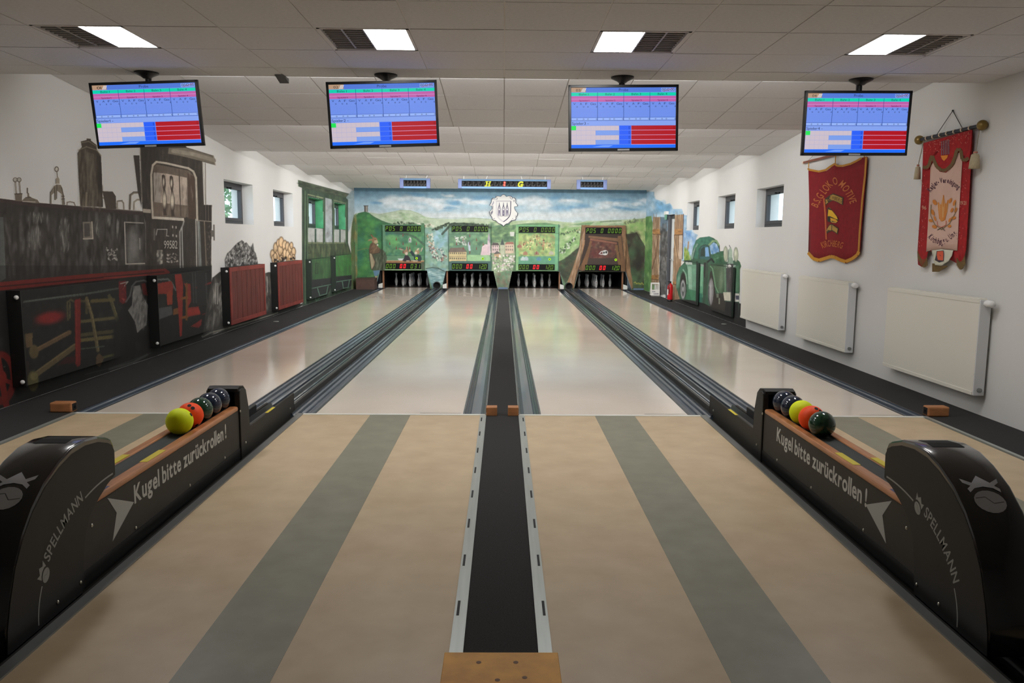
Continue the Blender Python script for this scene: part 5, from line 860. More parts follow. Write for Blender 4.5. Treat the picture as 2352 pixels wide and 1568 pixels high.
WN = ['small dark-framed window above the coal wagon', 'small dark-framed window above the log wagon', 'small window with green reveal in the painted carriage, beside the white door panel', 'small window with green reveal in the painted carriage, beside the hill corner']
for i, (a, b_) in enumerate(LW): window(i+1, XL, -1, a, b_, WZ0, WZ1, WN[i], m_gr if i > 1 else None)
WN2 = ['small dark-framed window above the white radiator next to the car', 'small dark-framed window above the bonnet of the painted car', 'small dark-framed window between the painted car and the shutter']
for i, (a, b_) in enumerate(RW): window(i+5, XR, 1, a, b_, RZ0, RZ1, WN2[i])
# door
r = empty('door_1', (XR+0.1, DOOR[0], 0), 'narrow white glazed door in dark frame between painted shutters', kind='structure'); inv = Matrix.Translation((-(XR+0.1), -DOOR[0], 0))
def PD(b, nm, m, bv=0): o = b.obj(nm, m, r, bv); o.matrix_parent_inverse = inv; return o
b = B(); x0, x1 = XR+0.06, XR+0.14; y0, y1, z1 = DOOR; b.box(x0, x1, y0, y0+0.1, 0, z1); b.box(x0, x1, y1-0.1, y1, 0, z1); b.box(x0, x1, y0+0.1, y1-0.1, z1-0.1, z1); PD(b, 'door_frame', m_frame, 0.004)
b = B(); b.box(XR-0.001, XR+0.06, y0, y0+0.006, 0, z1); b.box(XR-0.001, XR+0.06, y1-0.006, y1, 0, z1); b.box(XR-0.001, XR+0.06, y0, y1, z1-0.006, z1); PD(b, 'door_jamb', mat('dark_jamb_paint', (84, 86, 90), 0.7))
PD(B().box(XR+0.085, XR+0.13, y0+0.1, y1-0.1, 0.01, z1-0.1), 'door_leaf', mat('pale_door_panel', (206, 210, 210), 0.5))
PD(B().tube((XR+0.085, y1-0.2, 1.02), (XR+0.03, y1-0.2, 1.02), 0.012).tube((XR+0.03, y1-0.2, 1.02), (XR+0.03, y1-0.36, 1.02), 0.012), 'door_handle', m_alud)

# ================================================================ things
class Thing:
    def __init__(s, name, loc, label, cat, group=None):
        s.r = empty(name, loc, label, cat, group); s.inv = Matrix.Translation([-v for v in loc])
    def part(s, b, n, m, bv=0.0, parent=None):
        o = b.obj(n, m, s.r if parent is None else parent, bv)
        if parent is None: o.matrix_parent_inverse = s.inv
        return o
    def own(s, o, parent=None):
        if parent is not None: o.parent = parent; return o
        o.parent = s.r; o.matrix_parent_inverse = s.inv; return o
m_black = mat('black_plastic', (26, 26, 28), 0.4)
m_gloss = mat('gloss_black_hood', (17, 17, 19), 0.16, coat=0.6)
m_side = mat('dark_brown_black_panel', (46, 43, 38), 0.6, var=0.08, scale=10)
m_hside = mat('matt_black_hood_side', (21, 20, 18), 0.55)
m_beech = mat('oiled_beech', (186, 124, 78), 0.38, var=0.25, scale=8, stretch=(6, 0.6, 6), coat=0.15)
m_screw = mat('steel_screw', (190, 188, 176), 0.3, 0.9)
m_print = paint_mat('printed_colour', 0.6, grain=0.0)
m_screen = paint_mat('lit_screen', 0.3, emit=0.95, grain=0.0)
m_led = paint_mat('led_segments', 0.4, emit=1.0, grain=0.0)

# ---- light panels
m_lamp = bpy.data.materials.new('lit_panel'); m_lamp.use_nodes = True
_b = m_lamp.node_tree.nodes['Principled BSDF']; _b.inputs['Emission Color'].default_value = (1.0, 0.985, 0.965, 1); _b.inputs['Emission Strength'].default_value = 46.0; _b.inputs['Base Color'].default_value = (0.9, 0.9, 0.9, 1)
m_louv = mat('grey_louvre', (160, 156, 149), 0.5)
LT = ['first', 'second', 'third', 'fourth']
for i, (lx, ly) in enumerate(sorted(LIGHTS)):
    side = 1 if lx < 0 else -1                           # the lit half faces the middle of the hall
    t = Thing('ceiling_light', (lx, ly, Z_EDGE), 'square half-lit ceiling light above the '+['approach beside the train wall', 'approach just left of the centre runner', 'approach just right of the centre runner', 'approach beside the white radiators'][i], 'ceiling light', 'ceiling lights')
    x0, x1 = lx-0.31, lx+0.31; y0, y1 = ly-0.31, ly+0.31; z = Z_EDGE
    b = B(); b.box(x0, x1, y0, y0+0.02, z, z+0.06); b.box(x0, x1, y1-0.02, y1, z, z+0.06); b.box(x0, x0+0.02, y0, y1, z, z+0.06); b.box(x1-0.02, x1, y0, y1, z, z+0.06); b.box(x0, x1, y0, y1, z+0.06, z+0.07); t.part(b, 'light_frame', m_grid)
    a, c = (lx+0.006, x1-0.02) if side > 0 else (x0+0.02, lx-0.006)
    t.part(B().box(a, c, y0+0.02, y1-0.02, z+0.004, z+0.012), 'lit_diffuser', m_lamp)
    a, c = (x0+0.02, lx-0.005) if side > 0 else (lx+0.005, x1-0.02)
    t.part(B().box(a, c, y0+0.02, y1-0.02, z+0.045, z+0.055), 'louvre_tray', mat('dark_louvre_tray', (140, 137, 130), 0.5))
    for k in range(11):
        yy = y0+0.04+k*(0.54/10); t.part(B().box(a+0.008, c-0.008, yy-0.004, yy+0.004, z+0.006, z+0.045), 'louvre_blade', m_louv)
    t.part(B().box(lx-0.005, lx+0.005, y0+0.02, y1-0.02, z+0.001, z+0.06), 'added_light_divider', m_louv)  # wall added to keep the lit half from brightening the louvre tray
    t.part(B().box((a+c)/2-0.006, (a+c)/2+0.006, y0+0.02, y1-0.02, z+0.004, z+0.04), 'louvre_spine', m_louv)

# ---- screens
TV = [(-3.206, 0.533, 2.615, -0.013, 0.097, 0.036, -3.081), (-1.072, 0.433, 2.62, 0.087, 0.052, 0.045, -1.024), (1.052, 0.344, 2.594, 0.017, -0.014, 0.017, 1.025), (3.195, 0.526, 2.592, 0.007, 0.066, 0.008, 3.103)]
def screen_print(pr, n):
    R_ = pr.rect
    ink = (22, 40, 84)
    R_(0, 0, 1, 1, (112, 146, 238)); R_(0, 0, 1, 0.075, (82, 122, 218)); R_(0, 0, 0.14, 0.075, (184, 150, 122))
    for k in range(3): pr.line([(0.1+0.012*k, 0.07), (0.118+0.012*k, 0.008)], 0.006, (226, 226, 236))
    put_text(pr, '0%d' % n, 0.045, 0.062, 0.088, 0.042, (40, 36, 40), up=-1); put_text(pr, 'Probe', 0.455, 0.058, 0.545, 0.044, (24, 44, 92), up=-1)
    R_(0.86, 0.008, 0.995, 0.07, (140, 168, 240)); put_text(pr, '00:12:00', 0.866, 0.058, 0.988, 0.044, (24, 44, 92), up=-1); pr.line([(0.88, 0.066), (0.985, 0.012)], 0.006, (170, 50, 96))
    R_(0, 0.083, 1, 0.135, (0, 214, 176)); R_(0, 0.14, 1, 0.232, (196, 96, 170)); R_(0, 0.184, 1, 0.189, (214, 170, 226))
    for k in range(4):
        u = 0.25*k
        put_text(pr, 'Bahn %d' % (k+1), u+0.075, 0.127, u+0.165, 0.036, (10, 84, 84), up=-1); put_text(pr, 'Spieler%d' % (k+1), u+0.075, 0.224, u+0.172, 0.026, (92, 26, 92), up=-1)
        for s_, a, b_ in (('V', 0.02, 0.042), ('A', 0.082, 0.104), ('F', 0.136, 0.154), ('Ges', 0.182, 0.236)): put_text(pr, s_, u+a, 0.282, u+b_, 0.034, ink, up=-1)
        R_(u+0.004, 0.498, u+0.246, 0.538, (150, 180, 248))
        for a in (0.05, 0.112, 0.154, 0.236): put_text(pr, '0', u+a, 0.326, u+a+0.012, 0.024, ink, up=-1); put_text(pr, '0', u+a, 0.53, u+a+0.012, 0.024, ink, up=-1)
        for v in (0.36, 0.385, 0.41, 0.435, 0.46): R_(u, v, u+0.25, v+0.002, (98, 132, 226))
    for k in range(1, 4): R_(0.25*k-0.002, 0.08, 0.25*k+0.002, 0.54, (34, 66, 140))
    R_(0, 0.49, 1, 0.495, (44, 84, 170)); R_(0, 0.54, 1, 0.546, (34, 70, 156)); R_(0, 0.549, 1, 0.625, (134, 164, 242)); put_text(pr, 'Spieler%d -' % n, 0.006, 0.612, 0.165, 0.045, (22, 40, 90), up=-1)
    for k in range(4):
        v0 = 0.63+0.079*k; v1 = v0+0.073; be = (206, 192, 204)
        R_(0, v0, 0.455 if k % 2 == 0 else 0.232, v1+0.004, be)
        if k % 2: R_(0.234, v0, 0.455, v1, (124, 160, 238))
        for j in range(1, 5 if k % 2 else 10): R_(0.0465*j, v0, 0.0465*j+0.0016, v1, (170, 172, 214))
        R_(0, v1+0.002, 0.23, v1+0.005, (176, 180, 216)); R_(0.46, v0, 0.57, v1, (36, 96, 252)); put_text(pr, '0', 0.548, v1-0.016, 0.562, 0.046, (20, 50, 160), up=-1); R_(0.574, v0, 1, v1, (178, 4, 26)); R_(0.574, v1, 1, v1+0.006, (222, 176, 226))
    put_text(pr, '0', 0.978, 0.69, 0.99, 0.046, (110, 0, 10), up=-1); R_(0, 0.632, 0.045, 0.703, (20, 232, 84)); R_(0, 0.946, 1, 1, (20, 110, 255)); pr.poly([(0.2, 0.985), (0.3, 0.955), (0.4, 0.955), (0.36, 0.985)], (110, 160, 255))
for i, (cx, cy, cz, yaw, tilt, rl, mx) in enumerate(TV):
    t = Thing('score_screen', (cx, cy, Z_EDGE), 'black ceiling-hung flat screen showing lane number 0%d and Spieler%d' % (i+1, i+1), 'screen', 'hanging score screens')
    KT = 0.95; cx, cy, cz = [float(CAM[q]+KT*(v-CAM[q])) for q, v in enumerate((cx, cy, cz))]; W, H = 0.97*KT, 0.57*KT
    r_ = Vector((math.cos(yaw), math.sin(yaw), 0)); n_ = Vector((math.sin(yaw)*math.cos(tilt), -math.cos(yaw)*math.cos(tilt), -math.sin(tilt))); u_ = r_.cross(-n_)
    r2 = math.cos(rl)*r_+math.sin(rl)*u_; u2 = -math.sin(rl)*r_+math.cos(rl)*u_; c0 = Vector((cx, cy, cz))
    Mx = Matrix(((r2.x, u2.x, n_.x, cx), (r2.y, u2.y, n_.y, cy), (r2.z, u2.z, n_.z, cz), (0, 0, 0, 1)))   # local x right, y up, z towards the viewer
    def loc(b): b.v = [tuple(Mx @ Vector(v)) for v in b.v]; return b
    bz = 0.022; b = B(); b.box(-W/2, W/2, -H/2, -H/2+bz+0.004, -0.03, 0.004); b.box(-W/2, W/2, H/2-bz, H/2, -0.03, 0.004); b.box(-W/2, -W/2+bz, -H/2, H/2, -0.03, 0.004); b.box(W/2-bz, W/2, -H/2, H/2, -0.03, 0.004); bezel = t.part(loc(b), 'bezel', mat('satin_black_bezel', (12, 12, 15), 0.35), 0.002)
    t.part(loc(B().box(-W/2+0.01, W/2-0.01, -H/2+0.01, H/2-0.01, -0.03, -0.006).box(-W/2+0.14, W/2-0.14, -H/2+0.08, H/2-0.1, -0.065, -0.03)), 'casing', m_black, 0.004)
    pr = Print(lambda x, y, h: tuple(Mx @ Vector((-W/2+bz+(W-2*bz)*x, H/2-bz-(H-2*bz-0.004)*y, -0.0055+h)))); pr.step = 0.00008; screen_print(pr, i+1); t.own(pr.obj('display', m_screen))
    t.part(loc(B().box(-0.05, 0.05, -H/2+0.004, -H/2+0.018, 0.0035, 0.006)), 'maker_plate', mat('silver_plate', (150, 150, 150), 0.4, 0.4), 0, bezel)
    pb = c0+u2*(H/2-0.02)-n_*0.05
    pyy = 0.31; zb_ = cz+0.02
    pole = t.part(B().tube((mx, pyy, Z_EDGE-0.03), (mx, pyy, zb_), 0.026, 14), 'pole', m_black)
    t.part(B().box(mx-0.05, mx+0.05, pb.y+0.005, pyy+0.02, zb_-0.04, zb_+0.05), 'mount_arm', m_black, 0.004, pole)
    t.part(B().lathe([(0.001, 0), (0.10, 0), (0.098, -0.012), (0.05, -0.035), (0.03, -0.05), (0.001, -0.05)], (mx, pyy-0.03, Z_EDGE), 28), 'ceiling_plate', m_black)
tag(B().prism([(0.30, Z_EDGE-0.004), (0.47, Z_EDGE-0.004), (0.47, Z_EDGE-0.045)], -1.99, -1.91, 0).obj('ceiling_sensor', m_black), 'small black wedge-shaped sensor hanging from the ceiling edge between two screens', 'sensor')

# ---- ball returns
def crown(pr, cx, cy, s, ux, uy, vx, vy, col=(196, 198, 200)):
    f = lambda a, b_: (cx+s*(a*ux+b_*vx), cy+s*(a*uy+b_*vy))
    pr.poly([f(0.5*math.cos(k*math.pi/9), 0.42*math.sin(k*math.pi/9)-0.15) for k in range(18)], col)
    pr.poly([f(-0.62, 0.78), (f(-0.5, 0.20)), f(-0.3, 0.36), f(0, 0.42), f(0.3, 0.36), f(0.5, 0.20), f(0.62, 0.78), f(0.3, 0.58), f(0, 0.92), f(-0.3, 0.58)], col)
    pr.line([f(-0.42, -0.02), f(-0.1, 0.02), f(0.1, -0.22), f(0.44, -0.16)], s*0.03, (90, 92, 96))
HOOD = [(-3.16, 0.43), (-3.155, 0.55), (-3.175, 0.585), (-3.21, 0.605), (-3.30, 0.635), (-3.41, 0.648), (-3.52, 0.640), (-3.62, 0.610), (-3.735, 0.555), (-3.83, 0.480), (-3.90, 0.400), (-3.96, 0.300), (-4.005, 0.180), (-4.035, 0.070), (-4.045, -0.02), (-3.50, -0.02), (-3.485, 0.12), (-3.455, 0.24), (-3.40, 0.315), (-3.32, 0.365), (-3.24, 0.405)]
BALLS = [[('yellow', 'two dark finger holes', 0), ('orange', '', 1), ('green', '', 2), ('navy', '', 3), ('navy', '', 4)], [('green', '', 0), ('orange', '', 1), ('yellow', '', 2), ('navy', '', 3), ('navy', '', 4)]]
m_ball = {'yellow': mat('neon_yellow_ball', (226, 240, 4), 0.55, spec=0.3), 'orange': mat('neon_orange_ball', (255, 80, 14), 0.5, spec=0.3), 'green': mat('dark_green_ball', (24, 62, 40), 0.12, var=0.3, scale=20, coat=0.5), 'navy': mat('navy_ball', (28, 38, 58), 0.14, var=0.3, scale=20, coat=0.5)}
m_hole = mat('black_finger_hole', (14, 12, 12), 0.8)
for s in (-1, 1):
    word = 'left' if s < 0 else 'right'
    t = Thing('ball_return', (s*1.96, -2.5, 0), 'long dark ball return with wooden rails and black hood on the %s' % ('train wall side' if s < 0 else 'radiator wall side'), 'ball return', 'ball returns')
    xi, xo = s*1.855, s*2.068
    X = lambda a, b_: sorted((a, b_))
    spn = t.part(B().box(*X(xi, xi+s*0.025), -3.48, -1.34, -0.13, 0.325), 'side_panel', m_side); t.part(B().box(*X(xo, xo-s*0.025), -3.48, -1.34, -0.13, 0.325), 'side_panel', m_side)
    t.part(B().box(*X(xi-s*0.004, xi), -3.48, -1.12, -0.02, 0.055), 'kick_strip', mat('black_kick_strip', (16, 16, 16), 0.4))
    t.part(B().box(*X(xi-s*0.006, xi+s*0.058), -3.46, -1.36, 0.325, 0.358), 'wooden_rail', m_beech, 0.012); t.part(B().box(*X(xo+s*0.006, xo-s*0.052), -3.46, -1.36, 0.325, 0.358), 'wooden_rail', m_beech, 0.012)
    xm = s*1.962; pr_ = [(xm-0.075, -0.1), (xm-0.075, 0.348)]+[(xm+0.055*math.cos(a), 0.350-0.010*math.sin(a)) for a in np.linspace(math.pi, 0, 9)]+[(xm+0.075, 0.348), (xm+0.075, -0.1)]
    t.part(B().prism(pr_, -3.5, -1.15, 1), 'ball_channel', mat('dark_green_rubber_channel', (40, 46, 44), 0.7))
    for xx, a, b_ in ((xi+s*0.032, -2.76, -2.52), (xo-s*0.026, -2.86, -2.62)): t.part(B().box(xx-0.020, xx+0.020, a, b_, 0.352, 0.3595), 'warning_sticker', mat('yellow_sticker', (214, 196, 40), 0.5))
    t.part(B().box(xi+s*0.030-0.022, xi+s*0.030+0.022, -3.26, -3.17, 0.352, 0.3592), 'warning_sticker', mat('blue_sticker', (60, 68, 120), 0.5))
    # end cap arch at the lane end
    pa = [(-1.345, -0.13), (-1.13, -0.13), (-1.15, 0.30), (-1.19, 0.42), (-1.23, 0.46), (-1.30, 0.475), (-1.335, 0.462), (-1.342, 0.43)]
    t.part(B().prism(pa, *X(xi-s*0.012, xi+s*0.03), 0), 'end_cap_side', m_hside, 0.006); t.part(B().prism(pa, *X(xo+s*0.012, xo-s*0.03), 0), 'end_cap_side', m_hside, 0.006)
    t.part(B().prism([(-1.343, 0.455), (-1.335, 0.462), (-1.30, 0.475), (-1.23, 0.46), (-1.19, 0.42), (-1.15, 0.30), (-1.13, -0.1), (-1.10, -0.1), (-1.12, 0.31), (-1.165, 0.44), (-1.22, 0.48), (-1.30, 0.493), (-1.343, 0.480)], *X(xi+s*0.0, xo-s*0.0), 0), 'end_cap_top', m_hside, 0.004)
    # low track cover between cap and foul line
    t.part(B().box(*X(xi+s*0.006, xi+s*0.024), -1.12, 0.16, -0.13, 0.155), 'track_cover', m_side, 0.004); t.part(B().box(*X(xo, xo-s*0.02), -1.12, 0.0, -0.13, 0.10), 'track_cover', m_side, 0.004)
    t.part(B().prism([(xm-0.084, -0.12), (xm-0.084, 0.09), (xm-0.066, 0.10), (xm-0.05, 0.065), (xm, 0.05), (xm+0.05, 0.065), (xm+0.066, 0.10), (xm+0.084, 0.09), (xm+0.084, -0.12)], -1.12, 0.02, 1), 'feed_track', m_gut2)
    t.part(B().box(*X(xo-s*0.0, xo-s*0.03), -1.1, -0.35, 0.0, 0.16), 'track_guard', m_black, 0.006)
    t.part(B().box(*X(xi-s*0.001, xi+s*0.022), -0.66, -0.45, 0.1555, 0.157), 'warning_sticker', mat('yellow_sticker', (214, 196, 40), 0.5))
    # hood
    hood = t.part(B().prism(HOOD, *X(s*1.838, s*2.072), 0, True), 'hood', m_gloss, 0.018)
    flat_ = B(); flat_.prism([(a*0.992-0.028, b_*0.95+0.005) for a, b_ in HOOD], *X(s*1.8368, s*1.8395), 0); hside = t.part(flat_, 'hood_side', m_hside)
    # black pad on top, its colour standing for the shade in the recess
    t.part(B().prism([(-3.33, 0.6405), (-3.41, 0.6496), (-3.47, 0.6455), (-3.47, 0.63), (-3.33, 0.63)], xm-0.07, xm+0.07, 0), 'hood_recess_shade', mat('recess_shade_black', (8, 8, 8), 0.9), 0.01, hood)
    # screws
    b = B()
    for y_, z_ in ((-3.40, 0.25), (-3.52, 0.035), (-3.70, 0.03), (-2.95, 0.07), (-2.25, 0.07), (-1.65, 0.07), (-1.25, 0.07), (-1.345, 0.32), (-0.05, 0.06)):
        xx = s*1.836 if y_ < -3.3 else (s*1.842 if y_ > -1.4 else s*1.854)
        b = B().ball((xx, y_, z_), 0.009, 10, 6, (0.5, 1, 1)); t.part(b, 'screw', m_screw)
    # lettering on the side
    fx = xi-s*0.0008; wh = (186, 186, 180)
    lay_w = ['Kugel', 'bitte', 'zurückrollen', '!']; ws = [text_layout(q, 0.025, 0, 0.045)[1] for q in lay_w]; tot = sum(ws)+0.28*3; a0 = -2.95 if s < 0 else 1.62; k_ = 1.345/tot; cur = a0
    for q, wq in zip(lay_w, ws):
        pr = Print((lambda x, y, h: (fx-s*h, x, y)) if s < 0 else (lambda x, y, h: (fx-s*h, -x, y)))
        put_text(pr, q, cur, 0.198, cur+wq*k_, 0.092, wh, bold=0.025); t.own(pr.obj('lettering', m_print), spn); cur += (wq+0.28)*k_
    pr = Print(lambda x, y, h: (fx-s*h, x, y)); pr.poly([(-3.215, 0.312), (-2.955, 0.208), (-3.10, 0.205), (-3.20, 0.092), (-3.175, 0.19)] if False else [(-3.215, 0.315), (-2.955, 0.207), (-3.190, 0.092), (-3.135, 0.215)], (170, 171, 166)); t.own(pr.obj('arrow_mark', m_print), spn)
    hx = s*1.8362
    el = lambda a: (s*(3.185+0.655*math.sin(a)), 0.425*math.cos(a)); gcol = (150, 152, 146)
    hood_print = lambda: Print(lambda x, y, h: (hx-s*h, s*-x if s > 0 else x, y))
    pr = hood_print(); pr.line([el(a) for a in np.linspace(0.0, 0.40, 8)], 0.008, gcol); t.own(pr.obj('hood_line', m_print), hside)
    pr = hood_print(); pr.line([el(a) for a in np.linspace(1.22, 1.57, 8)], 0.007, gcol); t.own(pr.obj('hood_line', m_print), hside)
    pr = hood_print(); crown(pr, *el(0.47 if s > 0 else 1.12), 0.06, *((0.85, -0.5, 0.35, 0.9) if s > 0 else (0.6, 0.8, -0.7, 0.7)), gcol); t.own(pr.obj('hood_emblem', m_print), hside)
    pr = hood_print(); put_arc(pr, 'SPELLMANN', [el(a) for a in (np.linspace(0.56, 1.18, 14) if s > 0 else np.linspace(1.02, 0.43, 14))], 0.05, gcol, bold=0.015); t.own(pr.obj('lettering', m_print), hside)
    # crown badge on the curved front
    hp = HOOD[5:15]; hl = [0]
    for p, q in zip(hp, hp[1:]): hl.append(hl[-1]+math.hypot(q[0]-p[0], q[1]-p[1]))
    def onhood(x, y, h):
        yy = np.interp(y, hl, [p[0] for p in hp]); zz = np.interp(y, hl, [p[1] for p in hp]); d = 0.002+h
        y2 = np.interp(y+0.01, hl, [p[0] for p in hp]); z2 = np.interp(y+0.01, hl, [p[1] for p in hp]); tx, tz = y2-yy, z2-zz; L = math.hypot(tx, tz) or 1
        return (x, yy+tz/L*d, zz-tx/L*d)
    pr = Print(onhood); crown(pr, s*1.955, 0.40, 0.125, 1, 0, 0, -1, (190, 192, 198)); t.own(pr.obj('crown_badge', m_print), hood)
    # the balls
    for k, (cn, ex, _) in enumerate(BALLS[0 if s < 0 else 1]):
        y_ = -2.092+0.1655*k
        nm = {'yellow': 'neon yellow', 'orange': 'neon orange', 'green': 'glossy dark green', 'navy': 'glossy navy blue'}[cn]
        nxt = BALLS[0 if s < 0 else 1]
        where = 'at the end of the row' if k == 0 else ('under the black end cap' if k == 4 else 'behind the %s ball' % nxt[k-1][0])
        bt = Thing('bowling_ball', (s*1.962, y_, 0.421), '%s ball on the %s ball return, %s' % (nm, 'train-side' if s < 0 else 'radiator-side', where), 'bowling ball', 'balls on the returns')
        bt.part(B().ball((s*1.962, y_, 0.421), 0.080, 36, 20), 'ball_body', m_ball[cn])
        if cn == 'orange' or (cn == 'yellow' and s < 0):
            for d in ([(0.45, -0.55, 0.70), (0.62, -0.35, -0.70), (0.15, -0.45, 0.88)] if cn == 'orange' else [(0.85, 0.1, 0.5)]):
                v = Vector(d).normalized(); c0 = Vector((s*1.962, y_, 0.421))+v*0.0785; bt.part(B().tube(c0, c0+v*0.0022, 0.012, 14), 'finger_hole', m_hole)
# tracks between the lanes and the tunnels at the front wall
for s in (-1, 1):
    word = 'first and second lanes' if s < 0 else 'third and fourth lanes'; xm = s*1.98
    t = Thing('ball_track', (xm, 8.0, 0), 'black grooved ball track running between the %s' % word, 'ball track', 'ball tracks')
    t.part(B().prism([(xm-0.12, -0.139), (xm-0.12, 0.0), (xm-0.05, -0.012), (xm, -0.018), (xm+0.05, -0.012), (xm+0.12, 0.0), (xm+0.12, -0.139)], 0.17, YF-0.17, 1), 'track_bed', m_gut2)
    for dx, hh, mm in ((-0.104, 0.03, m_gut), (-0.062, 0.022, mat('grey_track_rail', (104, 110, 112), 0.3, var=0.2, scale=3, stretch=(8, 0.2, 8))), (0.0, 0.006, MATS.get('dark_gutter_plastic')), (0.055, 0.022, MATS.get('dark_gutter_plastic')), (0.104, 0.05, mat('brown_black_rail', (44, 40, 38), 0.4))):
        wd = 0.011 if abs(dx) < 0.1 else 0.013; t.part(B().box(xm+s*-dx-wd, xm+s*-dx+wd, 0.17, YF-0.17, -0.02, hh), 'track_rail', mm or m_gut, 0.003)
    b = B(); xm = s*2.005 if s < 0 else 1.98; n = 20
    ou = [(xm+0.112*math.cos(2*math.pi*k/n), 0.108+0.112*math.sin(2*math.pi*k/n)) for k in range(n)]; inn = [(xm+0.092*math.cos(2*math.pi*k/n), 0.108+0.092*math.sin(2*math.pi*k/n)) for k in range(n)]
    vs = [(x, y_, z) for y_ in (YF-0.16, YF) for ring in (ou, inn) for x, z in ring]
    fs = [(k, (k+1) % n, n+(k+1) % n, n+k) for k in range(n)]+[(k, (k+1) % n, 2*n+(k+1) % n, 2*n+k) for k in range(n)]+[(n+k, n+(k+1) % n, 3*n+(k+1) % n, 3*n+k) for k in range(n)]
    b.add(vs, fs, True); t = Thing('ball_tunnel', (xm, YF, 0), 'round black ball tunnel mouth at the front wall between the %s' % word, 'ball tunnel', 'ball tunnels'); t.part(b, 'tunnel_ring', m_black); t.part(B().tube((xm, YF-0.03, 0.108), (xm, YF-0.02, 0.108), 0.095, 20), 'tunnel_dark', mat('recess_shade_black', (8, 8, 8), 0.9))  # black disc plugs the ring, painting the shade inside the tunnel

# ---- pin pits with the pins
m_pit = mat('pit_black', (17, 16, 16), 0.7); m_guard = mat('pale_grey_guard', (196, 196, 190), 0.5); m_oak = mat('pit_wood_edge', (120, 78, 48), 0.5, var=0.2, scale=10)
m_pin = mat('white_pin_plastic', (232, 229, 224), 0.3, var=0.05, scale=6); m_red = mat('red_pin_mark', (190, 30, 40), 0.5)
PINP = [(0.0, 0.0), (0.020, 0.0), (0.028, 0.006), (0.034, 0.03), (0.044, 0.075), (0.050, 0.115), (0.049, 0.15), (0.041, 0.20), (0.030, 0.25), (0.0225, 0.285), (0.0215, 0.305), (0.026, 0.33), (0.032, 0.352), (0.034, 0.368), (0.031, 0.385), (0.022, 0.398), (0.0, 0.402)]
pin_me = B().lathe(PINP, seg=20).mesh('pin_body'); pin_me.materials.append(m_pin)
dot_me = B().tube((0, -0.0485, 0.16), (0, -0.0515, 0.16), 0.011, 10).mesh('pin_mark'); dot_me.materials.append(m_red)
POFF = [(0, 0), (-0.25, 0.25), (0.25, 0.25), (0, 0.5), (-0.5, 0.5), (0.5, 0.5), (-0.25, 0.75), (0.25, 0.75), (0, 1.0)]
lane_word = ['the lane under the hare panel', 'the lane under the yellow-house panel', 'the lane under the orchard panel', 'the lane under the timbered mine panel']
for i, (x0, x1) in enumerate(LANES):
    cx = (x0+x1)/2; t = Thing('pin_pit', (cx, 18.9, 0), 'black pin pit at the end of '+lane_word[i], 'pin pit', 'pin pits')
    a, b_ = cx-0.80, cx+0.80; b = B(); b.box(a-0.03, a, 17.60, 20.4, -0.1, 0.9); b.box(b_, b_+0.03, 17.60, 20.4, -0.1, 0.9); b.box(a, b_, 20.38, 20.4, -0.1, 0.9); b.box(a-0.03, b_+0.03, 17.60, 20.4, 0.9, 0.93); t.part(b, 'pit_housing', m_pit)
    t.part(B().box(a, b_, 17.79, 20.38, -0.1, -0.001), 'pin_deck', mat('pin_deck_plate', (60, 54, 50), 0.35))
    t.part(B().box(x0-0.0, x1+0.0, 17.70, 17.79, 0.0005, 0.002), 'deck_edge', mat('brown_deck_edge', (140, 108, 88), 0.4))
    # the wall that faces the middle of the hall shows a wooden edge and pale guard
    sd = -1 if i in (0, 1) else 1; xe = x0-0.07 if sd < 0 else x1+0.07
    t.part(B().box(xe-0.025, xe+0.025, YF+0.12, YF+0.17, 0.0, ZOP+0.05), 'pit_edge', m_oak)
    xo_ = xe-0.12 if sd < 0 else xe+0.12; gt = Thing('ball_guard', ((xe+xo_)/2, YF-0.06, 0), 'pale grey guard block on the floor beside the pit '+['under the hare scoreboard', 'under the yellow-house scoreboard', 'under the orchard scoreboard', 'under the mine scoreboard'][i], 'guard block', 'pit guard blocks'); gt.part(B().prism([(min(xe, xo_), 0.02), (max(xe, xo_), 0.02), (max(xe, xo_), 0.17 if sd < 0 else 0.13), (min(xe, xo_), 0.13 if sd < 0 else 0.17)], YF-0.12, YF-0.008, 1), 'guard_block', m_guard, 0.005); gt.part(B().box(min(xe, xo_)+0.01, max(xe, xo_)-0.01, YF-0.115, YF-0.02, 0.0, 0.02), 'guard_foot', m_black)
    PN = ['foremost white skittle', 'white skittle on the front flank towards the train wall', 'white skittle on the front flank towards the car wall', 'middle white skittle', 'outermost white skittle towards the train wall', 'outermost white skittle towards the car wall', 'white skittle on the rear flank towards the train wall', 'white skittle on the rear flank towards the car wall', 'rearmost white skittle']
    LNm = ['under the hare scoreboard', 'under the yellow-house scoreboard', 'under the orchard scoreboard', 'under the mine scoreboard']
    for k, (dx, dy) in enumerate(POFF):
        p = empty('skittle', (cx+dx, 18.4+dy, 0.0), PN[k]+' '+LNm[i], 'skittle', 'skittles '+LNm[i])
        link('pin_body', pin_me, None, p)
        if i == 2 or (k < 4): link('pin_mark', dot_me, None, p)

